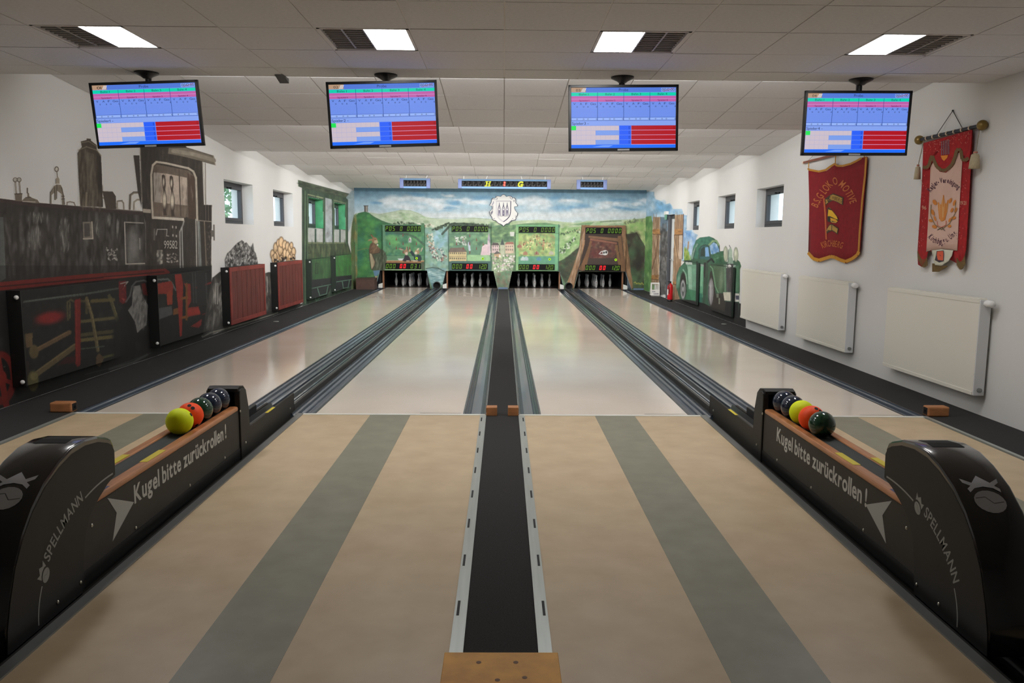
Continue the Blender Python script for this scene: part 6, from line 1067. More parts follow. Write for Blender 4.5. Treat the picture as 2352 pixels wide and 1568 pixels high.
# ---- score panels above the pins
SEG = {'0': 'abcdef', '1': 'bc', '2': 'abged', '3': 'abgcd', '5': 'afgcd', 'P': 'abgef', 'O': 'abcdef', 'S': 'afgcd'}
def seg_char(pr, ch, x, y, w_, h, th, col, sl=0.16):
    f = lambda a, b_: (x+a*w_+sl*h*b_, y+b_*h); tx, ty = th/w_, th/h
    S_ = {'a': [(0, 1), (1, 1), (1-tx, 1-ty), (tx, 1-ty)], 'd': [(0, 0), (1, 0), (1-tx, ty), (tx, ty)], 'f': [(0, 0.52), (0, 1), (tx, 1-ty), (tx, 0.52)], 'e': [(0, 0), (0, 0.48), (tx, 0.48), (tx, ty)], 'b': [(1, 0.52), (1, 1), (1-tx, 1-ty), (1-tx, 0.52)], 'c': [(1, 0), (1, 0.48), (1-tx, 0.48), (1-tx, ty)], 'g': [(tx*0.5, 0.5-ty/2), (1-tx*0.5, 0.5-ty/2), (1-tx*0.5, 0.5+ty/2), (tx*0.5, 0.5+ty/2)]}
    for k in SEG[ch]: pr.poly([f(*p) for p in S_[k]], col, 0.0004)
def dmap(px0, px1): return None
PANEL = [(878.5, 974.5, 885, 967, 'hare'), (1031, 1127.5, 1037.5, 1121, 'yellow house'), (1184.5, 1282, 1191, 1274.5, 'orchard'), (1336, 1437, 1344.5, 1427, 'timbered mine')]
DISP_Y = [((517.8, 532), (604, 618)), ((518.3, 532.5), (604.5, 619)), ((520.5, 534.5), (606.5, 620)), ((522.5, 537), (608, 622))]
YP = YF-0.07
m_disp = mat('black_display_window', (7, 8, 9), 0.55, spec=0.15)
pname = ['painted green with hares at a table', 'painted with a yellow house and church', 'painted as a sunny orchard village', 'painted as a timbered mine entrance']
for i, (a, b_, da, db, nm) in enumerate(PANEL):
    yref = 570; x0 = pt((a, yref), 1, YP)[0]; x1 = pt((b_, yref), 1, YP)[0]; z1 = pt(((a+b_)/2, 515.5+i*0.6), 1, YP)[2]; z0 = pt(((a+b_)/2, 620.5+i*0.8), 1, YP)[2]
    t = Thing('lane_scoreboard', ((x0+x1)/2, YP, z0), 'lane scoreboard above the pins, %s' % pname[i], 'scoreboard', 'lane scoreboards')
    t.part(B().box(x0, x1, YP+0.002, YF-0.005, z0, z1), 'panel_box', mat('panel_edge_green', (60, 100, 76), 0.7))
    t.own(painted_face('panel_face', cf, alb_front, (x0, YP, z0), (x1-x0, 0, 0), (0, 0, z1-z0), 100, 108, m_paint))
    X0 = pt((da, yref), 1, YP)[0]; X1 = pt((db, yref), 1, YP)[0]; W = X1-X0; cxp = (a+b_)/2
    for q, (ya, yb) in enumerate(DISP_Y[i]):
        zt = pt((cxp, ya), 1, YP)[2]; zb = pt((cxp, yb), 1, YP)[2]; h = zt-zb
        d = t.part(B().box(X0, X1, YP-0.012, YP+0.003, zb, zt), 'digit_display', m_disp)
        pr = Print(lambda x, y, l: (x, YP-0.0128-l, y)); gr = (96, 142, 20); rd = (255, 12, 28); hh = h*0.70; y0 = zb+h*0.15; cw = W*0.062; th = h*0.085
        if q == 0:
            for j, ch in enumerate('POS 0 0000'):
                if ch == ' ': continue
                xx = X0+W*(0.012+[0, 0.097, 0.194, 0, 0.40, 0, 0.60, 0.70, 0.80, 0.90][j]); seg_char(pr, ch, xx, y0, cw, hh, th, gr)
        else:
            for j in range(3): seg_char(pr, '0', X0+W*(0.012+0.097*j), y0, cw, hh, th, gr)
            for j in range(2): seg_char(pr, '0', X0+W*(0.395+0.100*j), y0, cw*1.05, hh*1.02, th*1.6, rd)
            for j, ch in enumerate('031' if i == 0 else '120'):
                seg_char(pr, ch, X0+W*((0.70, 0.80, 0.905)[j] if i == 0 else (0.72, 0.80, 0.885)[j])+(cw*0.0 if ch != '1' else -cw*0.2), y0, cw, hh, th, gr)
            if i: pr.line([(X0+W*0.878, y0+hh*0.08), (X0+W*0.868, y0-hh*0.10)], th, gr)
        t.own(pr.obj('lit_digits', m_led), d)
    # nine small pin indicators and one status ring
    zc = pt((cxp, 562+i*0.9), 1, YP)[2]; xc = (X0+X1)/2
    for dx, dz in ((0, 0.27), (-0.2, 0.15), (0.2, 0.15), (-0.4, 0.02), (0, 0.02), (0.4, 0.02), (-0.2, -0.11), (0.2, -0.11), (0, -0.23)):
        if i == 3: continue
        xk, zk = xc+dx, zc+dz+0.02
        b = B().prism([(xk-0.011, zk-0.045), (xk+0.011, zk-0.045), (xk+0.014, zk-0.015), (xk+0.006, zk+0.015), (xk+0.008, zk+0.045), (xk-0.008, zk+0.045), (xk-0.006, zk+0.015), (xk-0.014, zk-0.015)], YP-0.006, YP-0.001, 1); t.part(b, 'pin_indicator', mat('dark_red_indicator', (110, 34, 34), 0.4))
    sx_, sz_ = [(912.3, 593), (1109, 594), (1262.3, 595.3), (1414.3, 596.5)][i]; 
    if i == 0: sx_ = 956.9
    c0 = pt((sx_, sz_), 1, YP); pr = Print(lambda x, y, l: (x, YP-0.004-l, y)); ring = []
    for k in range(16):
        a0, a1 = 2*math.pi*k/16, 2*math.pi*(k+1)/16; pr.poly([(c0[0]+r_*math.cos(a), c0[2]+r_*math.sin(a)) for r_, a in ((0.038, a0), (0.038, a1), (0.016, a1), (0.016, a0))], (176, 236, 10), 0.0005)
    t.own(pr.obj('status_ring', m_led)); t.part(B().tube((c0[0], YP-0.004, c0[2]), (c0[0], YP-0.001, c0[2]), 0.018, 12), 'status_hub', m_disp)

# ---- coat of arms
Q = crop(1110, 440, 17.42); ZC = YF-0.05
out = [(700, 185), (740, 130), (800, 100), (860, 115), (900, 160), (925, 190), (1010, 165), (1090, 165), (1150, 200), (1180, 240), (1240, 235), (1300, 285), (1315, 370), (1300, 430), (1370, 510), (1385, 560), (1350, 590), (1300, 580), (1265, 590), (1255, 650), (1290, 750), (1350, 820), (1390, 860), (1375, 950), (1350, 1000), (1310, 1020), (1320, 1080), (1300, 1130), (1230, 1150), (1160, 1160), (1090, 1220), (1010, 1290), (950, 1290), (870, 1330), (810, 1400), (780, 1360), (700, 1310), (640, 1290), (600, 1270), (530, 1200), (480, 1160), (400, 1150), (350, 1100), (340, 1040), (300, 980), (260, 900), (235, 810), (290, 750), (345, 680), (350, 600), (335, 560), (280, 565), (240, 540), (270, 490), (310, 420), (320, 330), (345, 265), (400, 240), (450, 260), (480, 230), (500, 185), (560, 165), (630, 170)]
cc = pt((1157, 484), 1, ZC)
t = Thing('coat_of_arms', (cc[0], YF-0.03, cc[2]), 'white scroll-edged coat of arms with three church towers on the painted sky', 'coat of arms')
P2 = lambda pts: [(float(pt(p, 1, ZC)[0]), float(pt(p, 1, ZC)[2])) for p in Q(pts)]
t.part(B().prism(P2(out), ZC, YF-0.006, 1), 'shield_board', mat('dark_shield_edge', (58, 62, 78), 0.6))
c0 = np.mean(P2(out), 0); ins = [(c0[0]+(x-c0[0])*0.955, c0[1]+(y-c0[1])*0.965) for x, y in P2(out)]
t.part(B().prism(ins, ZC-0.006, ZC+0.01, 1), 'shield_face', mat('off_white_shield', (204, 202, 198), 0.7))
pr = Print(lambda x, y, h: tuple(plane(1, ZC-0.007-h)(np.array(x), np.array(y)))); ln = lambda pts, w_, c_: pr.line(Q(pts), w_/17.42, c_)
ink = (48, 40, 74); gy = (156, 152, 158)
ln([(505, 375), (1100, 375)], 30, gy); ln([(520, 375), (520, 850), (560, 1000), (640, 1100), (720, 1170), (800, 1210)], 36, (186, 182, 186)); ln([(550, 400), (555, 860), (600, 1000), (700, 1120), (800, 1190)], 10, gy)
ln([(1100, 380), (1095, 800), (1080, 900), (1040, 1000), (970, 1080), (890, 1150), (805, 1205)], 32, (36, 24, 62)); ln([(550, 405), (1090, 405)], 10, (176, 174, 178))
for ox in (640, 808, 955):
    pr.poly(Q([(ox, 430), (ox+12, 480), (ox+20, 540), (ox+48, 650), (ox-48, 650), (ox-20, 540), (ox-12, 480)]), (78, 72, 92)); pr.poly(Q([(ox, 540), (ox+14, 640), (ox-14, 640)]), (200, 198, 200))
    ln([(ox-60, 710), (ox-30, 640), (ox, 560), (ox+30, 640), (ox+60, 710)], 14, ink); pr.poly(Q([(ox-50, 690), (ox, 660), (ox+50, 690), (ox+50, 960), (ox-50, 960)]), (136, 130, 144)); pr.poly(Q([(ox-40, 700), (ox+40, 700), (ox+30, 730), (ox-30, 730)]), (210, 208, 208))
    pr.poly(Q([(ox-12, 760), (ox, 740), (ox+12, 760), (ox+12, 850), (ox-12, 850)]), ink); pr.poly(Q([(ox-22, 960), (ox, 860 if ox == 808 else 900), (ox+22, 960)]), ink if ox == 808 else (196, 192, 196)); ln([(ox-52, 690), (ox-52, 960)], 10, (96, 90, 108)); ln([(ox+52, 690), (ox+52, 960)], 10, (96, 90, 108)); ln([(ox, 425), (ox, 470)], 10, ink); ln([(ox-16, 462), (ox+16, 462)], 10, ink)
ln([(590, 980), (640, 960), (720, 990), (800, 960), (880, 990), (950, 965), (1010, 985)], 12, (84, 78, 96))
for p in ([(500, 210), (540, 240), (570, 290), (540, 310), (480, 320)], [(1060, 200), (1100, 280), (1150, 300), (1180, 250)], [(340, 330), (370, 290), (430, 280), (440, 330)], [(1200, 380), (1230, 400), (1260, 370), (1230, 340), (1200, 360)], [(410, 380), (370, 500)], [(400, 560), (380, 720), (300, 860)], [(390, 1090), (430, 1060), (470, 1100)], [(1150, 1090), (1200, 1060)], [(1270, 970), (1310, 960)], [(520, 1180), (620, 1270)], [(1000, 1250), (1150, 1130)]): ln(p, 16, (104, 98, 112))
pr.poly(Q([(290, 830), (385, 760), (380, 840), (320, 940)]), (104, 100, 112)); pr.poly(Q([(330, 500), (440, 390), (420, 470), (360, 570)]), (150, 146, 156))
tag(t.own(pr.obj('towers_and_scrolls', m_print)), kind='stuff')

# ---- hanging boards in front of the painted wall
YH = 11.50
def board(a, b_, c, d_, label, big):
    x0, _, z1 = pt((a, c), 1, YH); x1, _, z0 = pt((b_, d_), 1, YH); t = Thing('hanging_scoreboard', ((x0+x1)/2, YH, z0), label, 'scoreboard', None if big else 'small blank scoreboards')
    ca, cb = mat('blue_grey_aluminium', (80, 95, 138), 0.5, 0.1), mat('steel_blue_profile', (62, 98, 128), 0.5, 0.1); ew = 0.085; h = z1-z0
    t.part(B().box(x0, x0+ew, YH-0.01, YH+0.09, z0, z1), 'end_cap', ca, 0.004); t.part(B().box(x1-ew, x1, YH-0.01, YH+0.09, z0, z1), 'end_cap', ca, 0.004); t.part(B().box(x0+ew, x1-ew, YH-0.005, YH+0.09, z1-0.042, z1), 'top_profile', cb); t.part(B().box(x0+ew, x1-ew, YH-0.005, YH+0.09, z0, z0+0.042), 'bottom_profile', mat('light_blue_profile', (84, 122, 164), 0.5, 0.1)); t.part(B().box(x0+ew, x1-ew, YH+0.004, YH+0.08, z0+0.042, z1-0.042), 'display_window', mat('smoked_display', (27, 26, 26), 0.6, var=0.1, scale=30, spec=0.1))
    pr = Print(lambda x, y, l: (x, YH+0.0036-l, y)); n = 16 if big else 7; zz = z0+0.055; hh = h-0.11; dx = (x1-x0-2*ew)/n
    for k in range(n):
        for ch in '3P': seg_char(pr, ch, x0+ew+dx*(k+0.12), zz, dx*0.55, hh, 0.010, (46, 44, 44))
    t.own(pr.obj('unlit_segments', m_print))
    if big:
        pr = Print(lambda x, y, l: (x, YH+0.001-l, y)); ye = (226, 226, 12); sc = lambda p: 1040+p/9.8
        X = lambda p: float(pt((sc(p), 422), 1, YH)[0]); Z = lambda q: float(pt((1158, 395+q/9.8), 1, YH)[2])
        for poly in ([(712, 328), (775, 328), (782, 305), (762, 303), (770, 280), (815, 280), (805, 303), (788, 305), (785, 328), (845, 328), (852, 305), (835, 303), (850, 235), (870, 210), (815, 210), (810, 232), (825, 235), (820, 258), (775, 258), (782, 235), (797, 232), (800, 210), (740, 210), (735, 232), (752, 235), (738, 303), (718, 305)],): pr.poly([(X(a_), Z(b__)) for a_, b__ in poly], ye, 0.0005)
        put_text(pr, 'G', X(1462), Z(332), X(1590), Z(212)-Z(332), ye, bold=0.06, shear=0.2)
        pr.poly([(X(1555), Z(275)), (X(1598), Z(275)), (X(1590), Z(292)), (X(1575), Z(292)), (X(1566), Z(332)), (X(1545), Z(332))], ye, 0.0006); t.own(pr.obj('club_letters', m_led))
        pr = Print(lambda x, y, l: (x, YH+0.001-l, y))
        for p, q in ((1165, 240), (1160, 293)): pr.poly([(X(p)+0.028*math.cos(k*math.pi/8), Z(q)+0.03*math.sin(k*math.pi/8)) for k in range(16)], (255, 40, 20), 0.0005); pr.poly([(X(p)+0.013*math.cos(k*math.pi/8), Z(q)+0.014*math.sin(k*math.pi/8)) for k in range(16)], (255, 190, 150), 0.0007)
        t.own(pr.obj('lit_colon', m_led))
    for k, fx in enumerate((0.06, 0.30, 0.69, 0.94) if big else (0.2, 0.85)):
        xx = x0+(x1-x0)*fx; t.part(B().tube((xx, YH+0.04, z1-0.01), (xx+(0.03 if k == 1 else (-0.02 if k == 2 else 0)), EDGES[4]-0.004, Z_EDGE+0.004), 0.008, 8), 'hanger', mat('white_hanger', (232, 232, 230), 0.4))
board(918, 988, 409, 432.5, 'small blank hanging scoreboard above the hare panel', False); board(1325, 1394, 412.5, 435, 'small blank hanging scoreboard above the timbered mine panel', False)
board(1052, 1265, 410.5, 434, 'long hanging scoreboard with yellow letters H and G and red colon', True)

# ---- radiators
def radiator(name, xw, s, y0, y1, z0, z1, label, cat, face_mat, side_mat, group, canvas=None, alb=None, knob=True, planks=False, panel=None, deep=None):
    """s: direction into the room"""
    xf = xw+s*(deep or (0.13 if s > 0 else 0.12)); t = Thing(name, (xw, (y0+y1)/2, z0), label, cat, group); xb = xw+s*0.025
    t.part(B().box(*sorted((xb, xf-s*0.004)), y0, y1, z0, z1), 'radiator_body', side_mat, 0.006)
    if canvas is not None:
        t.own(painted_face('painted_front', canvas, alb, (xf, y0+0.005, z0+0.005), (0, y1-y0-0.01, 0), (0, 0, z1-z0-0.01), 170, 110, m_paint))
    else: t.part(B().box(*sorted((xf-s*0.004, xf)), y0+0.004, y1-0.004, z0+0.004, z1-0.004), 'front_panel', face_mat, 0.003)
    if planks:
        n = 7; wd = (y1-y0-0.16)/n; rd = mat('red_plank', (108, 44, 39), 0.6, var=0.25, scale=5, stretch=(4, 4, 0.6), col2=(76, 29, 27)); fr = mat('red_frame_board', (132, 52, 45), 0.6, var=0.2, scale=5, col2=(106, 39, 34))
        for k in range(n): t.part(B().box(xf, xf+s*0.010, y0+0.08+k*wd+0.006, y0+0.08+(k+1)*wd-0.006, z0+0.07, z1-0.07), 'plank', rd)
        for a, b_, c, d_ in ((y0, y1, z1-0.07, z1), (y0, y1, z0, z0+0.07), (y0, y0+0.08, z0+0.07, z1-0.07), (y1-0.06, y1, z0+0.07, z1-0.07)): t.part(B().box(xf, xf+s*0.016, a, b_, c, d_), 'frame_board', fr, 0.003)
    if panel == 'white':
        t.part(B().box(*sorted((xb, xf+s*0.002)), y0-0.012, y0, z0, z1), 'end_plate', mat('white_radiator_end', (214, 216, 218), 0.4), 0.003)
        t.part(B().box(*sorted((xb+s*0.012, xf-s*0.008)), y0+0.03, y1-0.02, z1-0.004, z1+0.012), 'top_grille', face_mat, 0.004); t.part(B().box(*sorted((xf-s*0.002, xf+s*0.006)), y0+0.005, y1-0.005, z0, z0+0.035), 'bottom_fold', face_mat, 0.003); t.part(B().box(*sorted((xf-s*0.002, xf+s*0.004)), y0+0.005, y1-0.005, z1-0.03, z1), 'top_fold', face_mat, 0.003)
        t.part(B().lathe([(0.001, -0.11), (0.026, -0.11), (0.03, -0.09), (0.03, -0.03), (0.024, -0.012), (0.014, 0), (0.001, 0)], ((xb+xf)/2, y0-0.0, z1-0.03), 18, 1), 'thermostat', mat('white_valve', (232, 232, 230), 0.35)); t.part(B().tube(((xb+xf)/2, y0-0.012, z0+0.05), ((xb+xf)/2, y0-0.03, z0+0.05), 0.02, 14), 'valve', m_alud)
        t.part(B().box(*sorted((xw+s*0.004, xb)), y0+0.15, y0+0.2, z0+0.05, z1-0.1).box(*sorted((xw+s*0.004, xb)), y1-0.2, y1-0.15, z0+0.05, z1-0.1), 'wall_bracket', mat('white_valve', (232, 232, 230), 0.35))
    elif knob:
        ep = t.part(B().box(*sorted((xw+s*0.006, xf+s*0.001)), y0-0.012, y0, z0-0.01, z1), 'end_plate', side_mat)
        for z_ in ((z1-0.06), (z0+0.04)): t.part(B().ball((xf-s*0.03, y0-0.022, z_), 0.020, 12, 8), 'end_knob', mat('white_valve', (232, 232, 230), 0.35), 0, ep)
m_rad = mat('cream_white_radiator', (222, 219, 208), 0.4); m_sblk = mat('black_painted_side', (20, 20, 20), 0.6)
WR_ = ['under the banner with tassels, first from the approach', 'between the two banners and the screen side, under the red banner', 'next to the painted green car']
for i, (a, b_) in enumerate(((0.02, 1.70), (2.68, 4.31), (5.04, 6.98))): radiator('wall_radiator', XR, -1, a, b_, 0.19, 1.035, 'flat cream-white panel radiator '+['under the banner with tassels', 'under the red banner with gold fringe', 'next to the painted green car'][i], 'radiator', m_rad, m_rad, 'white radiators', panel='white')
for i, (a, b_) in enumerate(((7.72, 9.35), (10.38, 12.02))): radiator('painted_radiator', XR, -1, a, b_, 0.12, 1.035, ['panel radiator painted with the grille and front wing of the green car', 'panel radiator painted with the doors and rear wheel of the green car'][i], 'radiator', None, mat('dark_green_side', (36, 48, 40), 0.6), 'radiators hidden in the car mural', cr, alb_right, knob=False, deep=0.07)
XI = XL
radiator('painted_radiator', XI, 1, 0.34, 2.24, 0.17, 1.04, 'panel radiator painted with brass connecting rods of the locomotive, black end plate', 'radiator', None, m_sblk, 'radiators hidden in the train mural', cl, alb_left)
radiator('painted_radiator', XI, 1, 3.18, 4.98, 0.15, 1.04, 'panel radiator painted with the red cab frame of the locomotive, black end plate', 'radiator', None, m_sblk, 'radiators hidden in the train mural', cl, alb_left)
radiator('painted_radiator', XI, 1, 5.80, 7.66, 0.13, 1.045, 'panel radiator painted as a red plank coal wagon', 'radiator', mat('dark_red_gap', (58, 24, 22), 0.7), m_sblk, 'red wagon radiators', planks=True)
radiator('painted_radiator', XI, 1, 8.50, 10.36, 0.13, 1.04, 'panel radiator painted as a red plank wagon loaded with logs', 'radiator', mat('dark_red_gap', (58, 24, 22), 0.7), m_sblk, 'red wagon radiators', planks=True)
radiator('painted_radiator', XI, 1, 11.22, 13.15, 0.13, 1.03, 'panel radiator painted green as the carriage door, beside the log wagon', 'radiator', None, mat('dark_green_side', (36, 48, 40), 0.6), 'green carriage radiators', cl, alb_left)
radiator('painted_radiator', XI, 1, 13.85, 15.85, 0.13, 1.055, 'panel radiator painted bright green at the rear of the carriage', 'radiator', None, mat('dark_green_side', (36, 48, 40), 0.6), 'green carriage radiators', cl, alb_left)

# ---- banners on the right wall
def cloth(name, outline, xw, m, parent, wave=0.008, phase=0.0, th=0.004):
    """an outline traced on the wall becomes a slightly rippled cloth"""
    pts = np.array([pt(p, 0, xw) for p in outline]); bm = bmesh.new(); vs = [bm.verts.new(p) for p in pts]; bm.faces.new(vs)
    bmesh.ops.triangulate(bm, faces=bm.faces)
    y0, y1 = pts[:, 1].min(), pts[:, 1].max(); z0, z1 = pts[:, 2].min(), pts[:, 2].max()
    for k in range(1, 14): bmesh.ops.bisect_plane(bm, geom=bm.verts[:]+bm.edges[:]+bm.faces[:], plane_co=(0, y0+(y1-y0)*k/14, 0), plane_no=(0, 1, 0))
    for k in range(1, 8): bmesh.ops.bisect_plane(bm, geom=bm.verts[:]+bm.edges[:]+bm.faces[:], plane_co=(0, 0, z0+(z1-z0)*k/8), plane_no=(0, 0, 1))
    for v in bm.verts: v.co.x += wv(v.co.y, v.co.z, wave, phase)
    me = bpy.data.meshes.new(name); bm.to_mesh(me); bm.free(); me.polygons.foreach_set('use_smooth', [True]*len(me.polygons)); o = link(name, me, m, parent); sd = o.modifiers.new('thickness', 'SOLIDIFY'); sd.thickness = th; sd.offset = 0; return o
def wv(y, z, a, ph): return a*math.sin(y*9+ph)*min(1.0, max(0.15, (2.6-z)*0.8))
N = crop(1830, 350, 5.806); m_redc = mat('wine_red_velvet', (132, 5, 22), 0.85, var=0.12, scale=20); m_gold = mat('gold_fringe', (196, 140, 32), 0.7, var=0.3, scale=60)
XBN = XR-0.035
t = Thing('red_banner', tuple(pt((1920, 380), 0, XR-0.03)), 'wine-red velvet banner with gold fringe and lettering hanging from a wooden rod', 'banner')
tr = [(905, 65), (950, 55), (945, 140), (915, 420), (880, 850), (850, 1150), (855, 1330)]
red_out = N([(155, 195), (165, 230), (300, 268), (400, 245), (450, 205), (515, 140), (540, 180), (620, 192), (720, 165), (800, 120), (870, 70), (930, 55), (945, 60), (930, 300), (895, 640), (860, 1100), (850, 1340), (820, 1390), (740, 1440), (650, 1480), (580, 1455), (520, 1420), (460, 1410), (390, 1430), (300, 1460), (230, 1440), (150, 1350), (155, 1310), (165, 700)])
bcl = t.own(cloth('banner_cloth', red_out, XBN, m_redc, None))
pr = Print(lambda x, y, h: (lambda p: (p[0]-0.0045-h+wv(p[1], p[2], 0.008, 0.0), p[1], p[2]))(plane(0, XBN)(np.array(x), np.array(y)))); pr.step = 0.0002
gd = (186, 128, 30)
for a, b_ in (([(155, 195), (165, 215), (300, 240), (390, 220), (440, 180), (515, 135), (540, 165), (620, 165), (720, 138), (800, 100), (870, 60)], 30),): pr.line([(x, y+14/5.8) for x, y in N(a)], 26/5.8, gd)
for a in ([(932, 62), (918, 300), (882, 640), (848, 1100), (838, 1320)],): pr.line(N(a), 24/5.8, gd)
pr.line(N([(152, 1335), (230, 1415), (300, 1438), (390, 1408), (460, 1388), (520, 1396), (580, 1430), (650, 1455), (740, 1418), (820, 1365), (842, 1320)]), 44/5.8, (196, 136, 20))
og = (190, 104, 40); ks = (60, 44, 16)
put_arc(pr, 'B.S.G LOKOMOTIVE', N([(285, 740), (330, 645), (385, 560), (440, 490), (480, 445), (540, 425), (590, 465), (640, 530), (685, 610), (715, 690)]), 100/5.8, og, bold=0.01, upsign=-1)
put_arc(pr, 'KIRCHBERG', N([(345, 1278), (400, 1258), (470, 1250), (540, 1262), (605, 1282)]), 84/5.8, og, bold=0.01, upsign=-1)
pr.line(N([(366, 610), (380, 800), (392, 1160)]), 3.2, (196, 96, 40))
pr.poly(N([(380, 620), (440, 570), (490, 545), (560, 570), (632, 600), (622, 705), (560, 670), (490, 640), (430, 670), (385, 710)]), ks); pr.poly(N([(384, 630), (440, 582), (490, 560), (560, 585), (615, 610), (608, 690), (560, 660), (490, 635), (430, 655), (390, 690)]), (176, 136, 52))
put_arc(pr, 'KIRCHBERG', N([(398, 678), (440, 645), (490, 626), (550, 645), (602, 670)]), 46/5.8, ks, upsign=-1)
pr.poly(N([(410, 740), (440, 730), (490, 780), (550, 850), (572, 900), (540, 940), (470, 935), (410, 920)]), (50, 34, 12)); pr.poly(N([(418, 745), (445, 735), (490, 790), (545, 855), (560, 895), (520, 880), (450, 850), (415, 850)]), (232, 180, 20)); pr.poly(N([(450, 870), (530, 890), (560, 915), (545, 930), (460, 905)]), (216, 160, 24)); pr.poly(N([(420, 860), (445, 862), (448, 925), (420, 915)]), (30, 22, 14)); pr.line(N([(455, 905), (480, 930), (540, 935)]), 2.2, (190, 150, 60))
pr.poly(N([(395, 1030), (440, 960), (478, 950), (520, 975), (572, 1010), (558, 1095), (520, 1065), (478, 1045), (440, 1060), (400, 1085)]), ks); pr.poly(N([(398, 1035), (440, 975), (476, 962), (520, 990), (560, 1018), (548, 1078), (520, 1052), (478, 1030), (440, 1045), (404, 1068)]), (180, 140, 56)); pr.line(N([(477, 960), (476, 1035)]), 2.0, ks)
t.own(pr.obj('gold_embroidery', m_print, None, 1.0), bcl)
ya, yb = pt((1846, 378), 0, XBN), pt((1997, 330), 0, XBN); zr = (ya[2]+yb[2])/2+0.0
t.part(B().tube((XBN, ya[1], zr), (XBN, yb[1]-0.05, zr), 0.016, 12), 'wooden_rod', mat('red_brown_rod', (142, 84, 66), 0.5)); t.part(B().ball((XBN, ya[1]+0.01, zr), 0.024, 14, 10), 'rod_knob', mat('ivory_knob', (226, 214, 196), 0.4))
t.part(B().path([(XBN, ya[1]-0.12, zr), (XR-0.01, (ya[1]+yb[1])/2, zr+0.30), (XBN, yb[1]+0.12, zr)], 0.003, 6), 'hanging_cord', mat('grey_cord', (130, 122, 112), 0.8))
for p in (N([(158, 190)])[0], N([(515, 130)])[0], N([(900, 60)])[0]): q = pt(p, 0, XBN); t.part(B().tube((q[0], q[1], q[2]-0.01), (q[0], q[1], zr+0.018), 0.006, 6), 'hanging_loop', m_gold)

U2 = crop(2080, 240, 3.92); XB2 = XR-0.045
t = Thing('club_banner', tuple(pt((2180, 320), 0, XR-0.03)), 'red and pale pink embroidered banner with tassels on a ball-ended dark rod', 'banner')
m_red2 = mat('crimson_brocade', (166, 24, 30), 0.85, var=0.25, scale=24); m_pink = mat('pale_pink_silk', (212, 176, 160), 0.6, var=0.05, scale=8); m_brz = mat('bronze_fringe', (112, 88, 46), 0.7, var=0.35, scale=90); m_olive = mat('gold_ball', (132, 108, 56), 0.35, 0.5)
t.own(cloth('back_cloth', U2([(160, 350), (170, 345), (598, 225), (605, 240), (590, 560), (575, 850), (550, 1300), (530, 1390), (500, 1465), (470, 1430), (465, 1320), (430, 1310), (210, 1310), (190, 1400), (150, 1460), (115, 1440), (108, 1330), (130, 1150), (150, 700)]), XB2, m_red2, None, 0.006, 1.0))
t.own(cloth('pink_field', U2([(228, 520), (250, 480), (500, 430), (510, 520), (495, 760), (480, 1000), (468, 1315), (400, 1312), (320, 1300), (240, 1308), (192, 1325), (205, 1100), (220, 760)]), XB2-0.008, m_pink, None, 0.006, 1.0, 0.003))
t.own(cloth('valance', U2([(165, 345), (380, 290), (600, 225), (592, 380), (575, 500), (540, 520), (510, 500), (505, 400), (480, 385), (458, 400), (455, 470), (420, 560), (360, 612), (310, 605), (270, 560), (255, 480), (245, 450), (225, 500), (210, 580), (180, 590), (155, 560), (158, 450)]), XB2-0.014, m_red2, None, 0.006, 1.0, 0.003))
pr = Print(lambda x, y, h: (lambda p: (p[0]-0.0035-h+wv(p[1], p[2], 0.006, 1.0), p[1], p[2]))(plane(0, XB2-0.014)(np.array(x), np.array(y)))); pr.step = 0.0002
fr = (104, 80, 40)
for a in ([(160, 560), (185, 572), (215, 548), (232, 480), (245, 462), (258, 500), (285, 560), (330, 594), (370, 588), (420, 540), (448, 470), (462, 412), (482, 400), (500, 412), (512, 490), (540, 503), (572, 480)],): pr.line(U2(a), 30/3.92, fr)
t.own(pr.obj('valance_fringe', m_print)); P_V = pr.place; pr = Print(P_V); pr.step = 0.0002
for k in range(90): 
    x = random.uniform(175, 590); y0_ = 350-(x-165)*0.28; y = random.uniform(y0_+8, y0_+110)
    pr.line(U2([(x, y), (x+random.uniform(-8, 8), y+random.uniform(-8, 8))]), 0.9, (196, 128, 110))
tag(t.own(pr.obj('valance_sprigs', m_print)), kind='stuff'); pr = Print(P_V); pr.step = 0.0002
for k in range(5): pr.line(U2([(328+16*k, 330-4*k), (328+16*k, 455-2*k)]), 2.0, (110, 100, 108))
pr.poly(U2([(320, 460), (385, 455), (378, 480), (350, 508), (330, 490)]), (222, 132, 24)); t.own(pr.obj('valance_emblem', m_print))
pr = Print(lambda x, y, h: (lambda p: (p[0]-0.003-h+wv(p[1], p[2], 0.006, 1.0), p[1], p[2]))(plane(0, XB2-0.008)(np.array(x), np.array(y)))); pr.step = 0.0002
ink = (84, 44, 62)
put_arc(pr, 'Kegler-Vereinigung', U2([(232, 790), (270, 735), (320, 705), (380, 705), (430, 730), (475, 765)]), 44/3.92, ink, bold=0.03, upsign=-1)
put_arc(pr, 'Kirchberg u. Umg.', U2([(205, 1195), (250, 1240), (310, 1258), (370, 1240), (420, 1205), (470, 1160)]), 50/3.92, ink, bold=0.02, upsign=-1, squeeze=0.8)
pr.line(U2([(300, 1270), (312, 1250), (325, 1275), (335, 1255)]), 1.4, ink)
og, yl = (206, 124, 40), (190, 140, 80)
pr.poly(U2([(290, 880), (320, 900), (343, 810), (360, 900), (390, 850), (378, 960), (350, 1040), (325, 1055), (305, 1030)]), (206, 150, 90))
for a in ([(300, 880), (308, 1030)], [(343, 815), (335, 1050)], [(382, 860), (352, 1040)], [(322, 900), (322, 1050)], [(362, 890), (345, 1045)]): pr.line(U2(a), 9/3.92, og)
